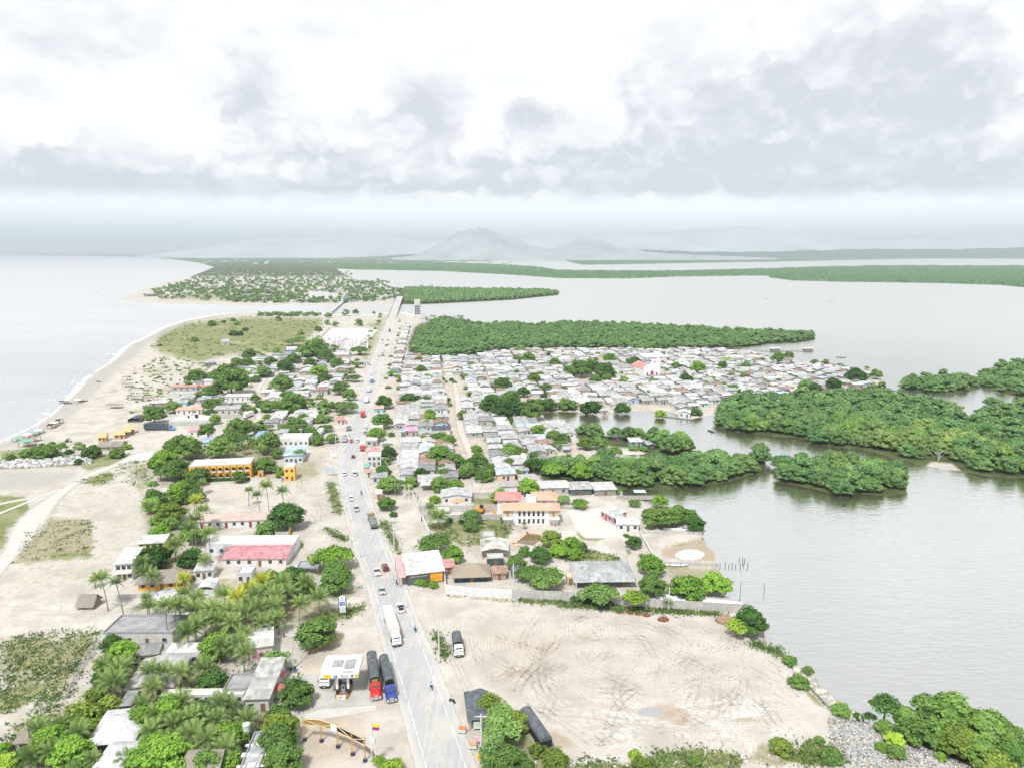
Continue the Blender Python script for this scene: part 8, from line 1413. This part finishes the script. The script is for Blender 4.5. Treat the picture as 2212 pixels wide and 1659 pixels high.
# ------------------------------------------------------------------ cemetery, rocks, mounds, rubbish
TOMB = mat('tomb_white', kind='oplain', sc=.8, var=.1, rough=.8); tm = []
for k in range(4):
    b = MB(); h = 1.2+.6*k; b.box(-1.2, 1.2, -1.6, 1.6, -.2, h); tm.append(b.mesh('tomb', TOMB)); 
rt2 = random.Random(6); cr = MB(); cr.box(-.15, .15, -.1, .1, 0, 2.0); cr.box(-.7, .7, -.09, .09, 1.2, 1.5); crm = cr.mesh('cross', TOMB)
for k in range(130):
    px, py = rt2.uniform(*((706, 795))), rt2.uniform(733, 756); x, y = map(float, G(px, py)); m_ = rt2.randrange(4); col = rt2.choice([(.72, .72, .73)]*4+[(.5, .55, .66), (.6, .45, .45), (.45, .45, .45)])
    o = thing('tomb', 'pale tomb packed among others in the cemetery', 'tomb', (x, y, 0), rt2.uniform(-.1, .1), 'tombs in the cemetery'); part('vault', tm[m_], o, col); q = part('cross', crm, o, (.7, .7, .7)); q.location = (0, 1.2, 1.2+.6*m_-.05)
def scatter(name, poly, n, smin, smax, cols, label, cat, seed, m_, flat=.7, z0=0.0):
    q = toW(P(poly)); r_ = np.random.default_rng(seed); V = []; F_ = []; C_ = []; n0 = 0; iv = np.array([(-1, -1, -1), (1, -1, -1), (1, 1, -1), (-1, 1, -1), (-.7, -.7, 1), (.7, -.7, 1), (.7, .7, 1), (-.7, .7, 1)], float); fs = np.array([(3, 2, 1, 0), (4, 5, 6, 7), (0, 1, 5, 4), (1, 2, 6, 5), (2, 3, 7, 6), (3, 0, 4, 7)])
    (x0, y0), (x1, y1) = q.min(0), q.max(0)
    while n0 < n:
        X = r_.uniform(x0, x1, n*4); Y = r_.uniform(y0, y1, n*4); k = sdist(q, X, Y) > 0
        for x, y in zip(X[k], Y[k]):
            if n0 >= n: break
            s = smin+(smax-smin)*r_.random()**2; a = r_.random()*6.28; c, s_ = math.cos(a), math.sin(a); v = iv*(r_.uniform(.6, 1.2, (8, 3)))*np.array([s, s*r_.uniform(.5, 1), s*flat]); V.append(np.stack([v[:, 0]*c-v[:, 1]*s_+x, v[:, 0]*s_+v[:, 1]*c+y, v[:, 2]+s*flat*.6+z0], 1)); F_.append(fs+n0*8); C_ += [cols[int(r_.integers(len(cols)))]]*6; n0 += 1
    return tag(part(name, npmesh(name, np.concatenate(V), [np.concatenate(F_)], m_, np.array(C_)), None), label, cat, kind='stuff')
ROCKM = mat('rock_mass', kind='@plain', sc=1.0, var=.15, rough=.9)
scatter('rocks', "-20,998 60,995 150,990 200,989 195,1002 120,1006 60,1010 -20,1013", 1000, .35, 1.3, [(.52, .52, .51), (.42, .42, .41), (.62, .62, .61), (.33, .32, .31)], 'band of white armour rocks beside the grey sand flat', 'rocks', 1, ROCKM)
scatter('rock_bank', "285,990 330,982 362,981 355,990 320,994 290,998", 260, .5, 1.4, [(.66, .66, .65), (.55, .55, .54), (.72, .72, .71)], 'short bank of white rocks beside the sandy track', 'rocks', 2, ROCKM)
scatter('shore_rocks', "1712,1430 1735,1450 1755,1470 1790,1505 1835,1540 1862,1548 1850,1556 1800,1535 1765,1500 1720,1450", 320, .25, .9, [(.5, .48, .42), (.6, .57, .5), (.36, .34, .3)], 'pale rocks along the lagoon edge of the dirt lot', 'rocks', 3, ROCKM)
LIT = [(.52, .54, .56)]*7+[(.64, .63, .60)]*4+[(.10, .10, .11)]*5+[(.27, .26, .24)]*7+[(.38, .36, .33)]*6+[(.22, .30, .42), (.38, .22, .18), (.28, .38, .32), (.48, .43, .28)]
scatter('litter', "1785,1560 1800,1530 1850,1550 1890,1575 1960,1600 2040,1630 2110,1660 2160,1700 1900,1700 1850,1660 1800,1625", 9500, .06, .22, LIT, 'rubbish strewn over the lagoon shore', 'litter', 4, ROCKM, .45)
scatter('debris', "1225,1640 1500,1620 1620,1620 1700,1640 1690,1659 1500,1670 1225,1665", 160, .1, .3, LIT, 'scraps of litter along the weedy bottom edge', 'litter', 5, ROCKM, .4); scatter('rubble', "963,1284 1110,1294 1250,1304 1400,1314 1400,1318 1110,1300 963,1290", 160, .1, .4, LIT, 'rubble at the foot of the long wall', 'rubble', 6, ROCKM, .5)
def mound(tc, tx, ty, wpx, h, m_, label):
    x, y = GT(*tc, tx, ty); w_ = wpx/4*mpp(T(*tc, tx, ty)[1])/2; o = bpy.data; iv, it = ico(); r_ = np.random.default_rng(int(tx)); k = iv[:, 2] >= -.1
    v = iv*np.array([w_, w_*.8, h])*(1+.25*(r_.random((len(iv), 1))-.5)); v[:, 2] = np.maximum(v[:, 2], -.1); tag(part('dirt_mound', npmesh('dirt_mound', v, [it], m_, smooth=True), None), label, 'mound', 'heaps of red earth'); bpy.data.objects[-1] if False else None
    q = COL.objects[-1]; q.location = (x, y, 0)
REDE = mat('red_earth', (.17, .075, .04), .95, sc=2, var=.3); BRNE = mat('brown_earth', (.30, .20, .13), .95, sc=2, var=.3)
mound((3, 2), 1310, 378, 95, .9, REDE, 'dark red earth heap alone on the dirt lot'); mound((3, 2), 935, 312, 60, .5, REDE, 'small red earth heap at the left of its row'); mound((3, 2), 1025, 320, 60, .5, REDE, 'small red earth heap second in its row'); mound((3, 2), 1090, 328, 60, .5, REDE, 'small red earth heap third in its row'); mound((3, 2), 1165, 338, 75, .6, REDE, 'small red earth heap at the right of its row'); mound((3, 2), 1850, 390, 170, 1.6, BRNE, 'big brown earth heap beside the lagoon bushes')
# dead tree and drift branches near the mangroves
x, y = map(float, G(*T(2, 3, 1470, 660))); o = thing('dead_tree', 'bleached dead tree leaning on the mangrove shore', 'dead tree', (x, y, -.3)); b = MB(); r_ = random.Random(2)
b.tube([(0, 0, 0), (.2, 0, 2.5), (-.2, .3, 4.5)], [.35, .28, .2], 6)
for k in range(9): a = k*.7; b.tube([(0, 0, 1.5+.3*k), (math.cos(a)*2, math.sin(a)*2, 3.2+.3*k), (math.cos(a)*3.6, math.sin(a)*3.6, 3.6+.4*k+r_.random())], [.16, .1, .04], 4)
b.part('trunk', mat('dead_wood'), o)
x, y = map(float, G(*T(3, 3, 1690, 1570))); o = thing('fallen_trunk', 'pale bare trunk slanting out of the near mangroves', 'dead tree', (x, y, 0)); b = MB(); b.tube([(0, 0, 0), (3.2, .8, 2.4), (5.6, 1.2, 5.0)], [.3, .24, .15], 6)
for k in range(6): b.tube([(4.4+.2*k, 1, 3.8+.2*k), (5+.5*k, 1+.6*(k % 3-1), 5.5+.2*k)], [.1, .03], 4)
b.part('trunk', mat('dead_wood'), o)
for k, (tx, ty) in enumerate(((645, 1640), (207, 1655), (1670, 1555), (2108, 1510))): x, y = GT(3, 2, tx, ty); o = thing('marker_post', ('white marker post in the weeds, first from the trailer', 'white marker post beside the olive bush', 'white marker post near the middle of the weedy edge', 'white marker post at the rubbish end')[k], 'post', (x, y, 0), 0, 'white marker posts'); b = MB(); b.box(-.12, .12, -.12, .12, -.2, 1.5); b.part('shaft', mat('white_paint'), o)
x, y = GT(3, 3, 265, 1470); o = thing('marker_post', 'white marker post by the thin path at the rubbish edge', 'post', (x, y, 0), 0, 'white marker posts'); b = MB(); b.box(-.12, .12, -.12, .12, -.2, 1.8); b.part('shaft', mat('white_paint'), o)
b = MB(); x, y = GT(3, 1, 338, 822); o = thing('rubbish_bin', 'blue bin at the foot of the white pole', 'bin', (x, y, 0)); b.cyl(0, 0, 0, 1.1, .38, 12); b.part('drum', mat('bin_blue', (.05, .14, .42), .5), o); b = MB(); b.cyl(0, 0, 1.1, 1.18, .42, 12); b.part('lid', BLK, o)
for k, (tx, ty) in enumerate(((200, 915), (185, 1030))): x, y = GT(3, 1, tx, ty); o = thing('parasol', ('red parasol beside the striped shed, upper one', 'red parasol beside the striped shed, lower one')[k], 'parasol', (x, y, 0), 0, 'red parasols'); b = MB(); b.cyl(0, 0, 2.1, 2.9, 1.9, 8, r1=.06); b.part('canopy', mat('parasol_red', (.46, .14, .12), .8), o); b = MB(); b.tube([(0, 0, 0), (0, 0, 2.2)], .05, 5); b.part('pole', WOOD, o)
x, y = GT(3, 0, 2140, 1440); o = thing('water_tank', 'pale green water tank on a stand behind the front palms', 'water tank', (x, y, 0)); b = MB(); b.cyl(0, 0, 2.6, 4.4, .8, 14); b.part('tank', mat('tank_pale', (.55, .60, .55), .5), o); b = MB()
for a, c_ in ((-.6, -.6), (.6, -.6), (-.6, .6), (.6, .6)): b.box(a-.08, a+.08, c_-.08, c_+.08, -.2, 2.6)
b.part('stand', CONC, o)
plant_trees(); autolabel(TREES); autolabel(HITEMS)
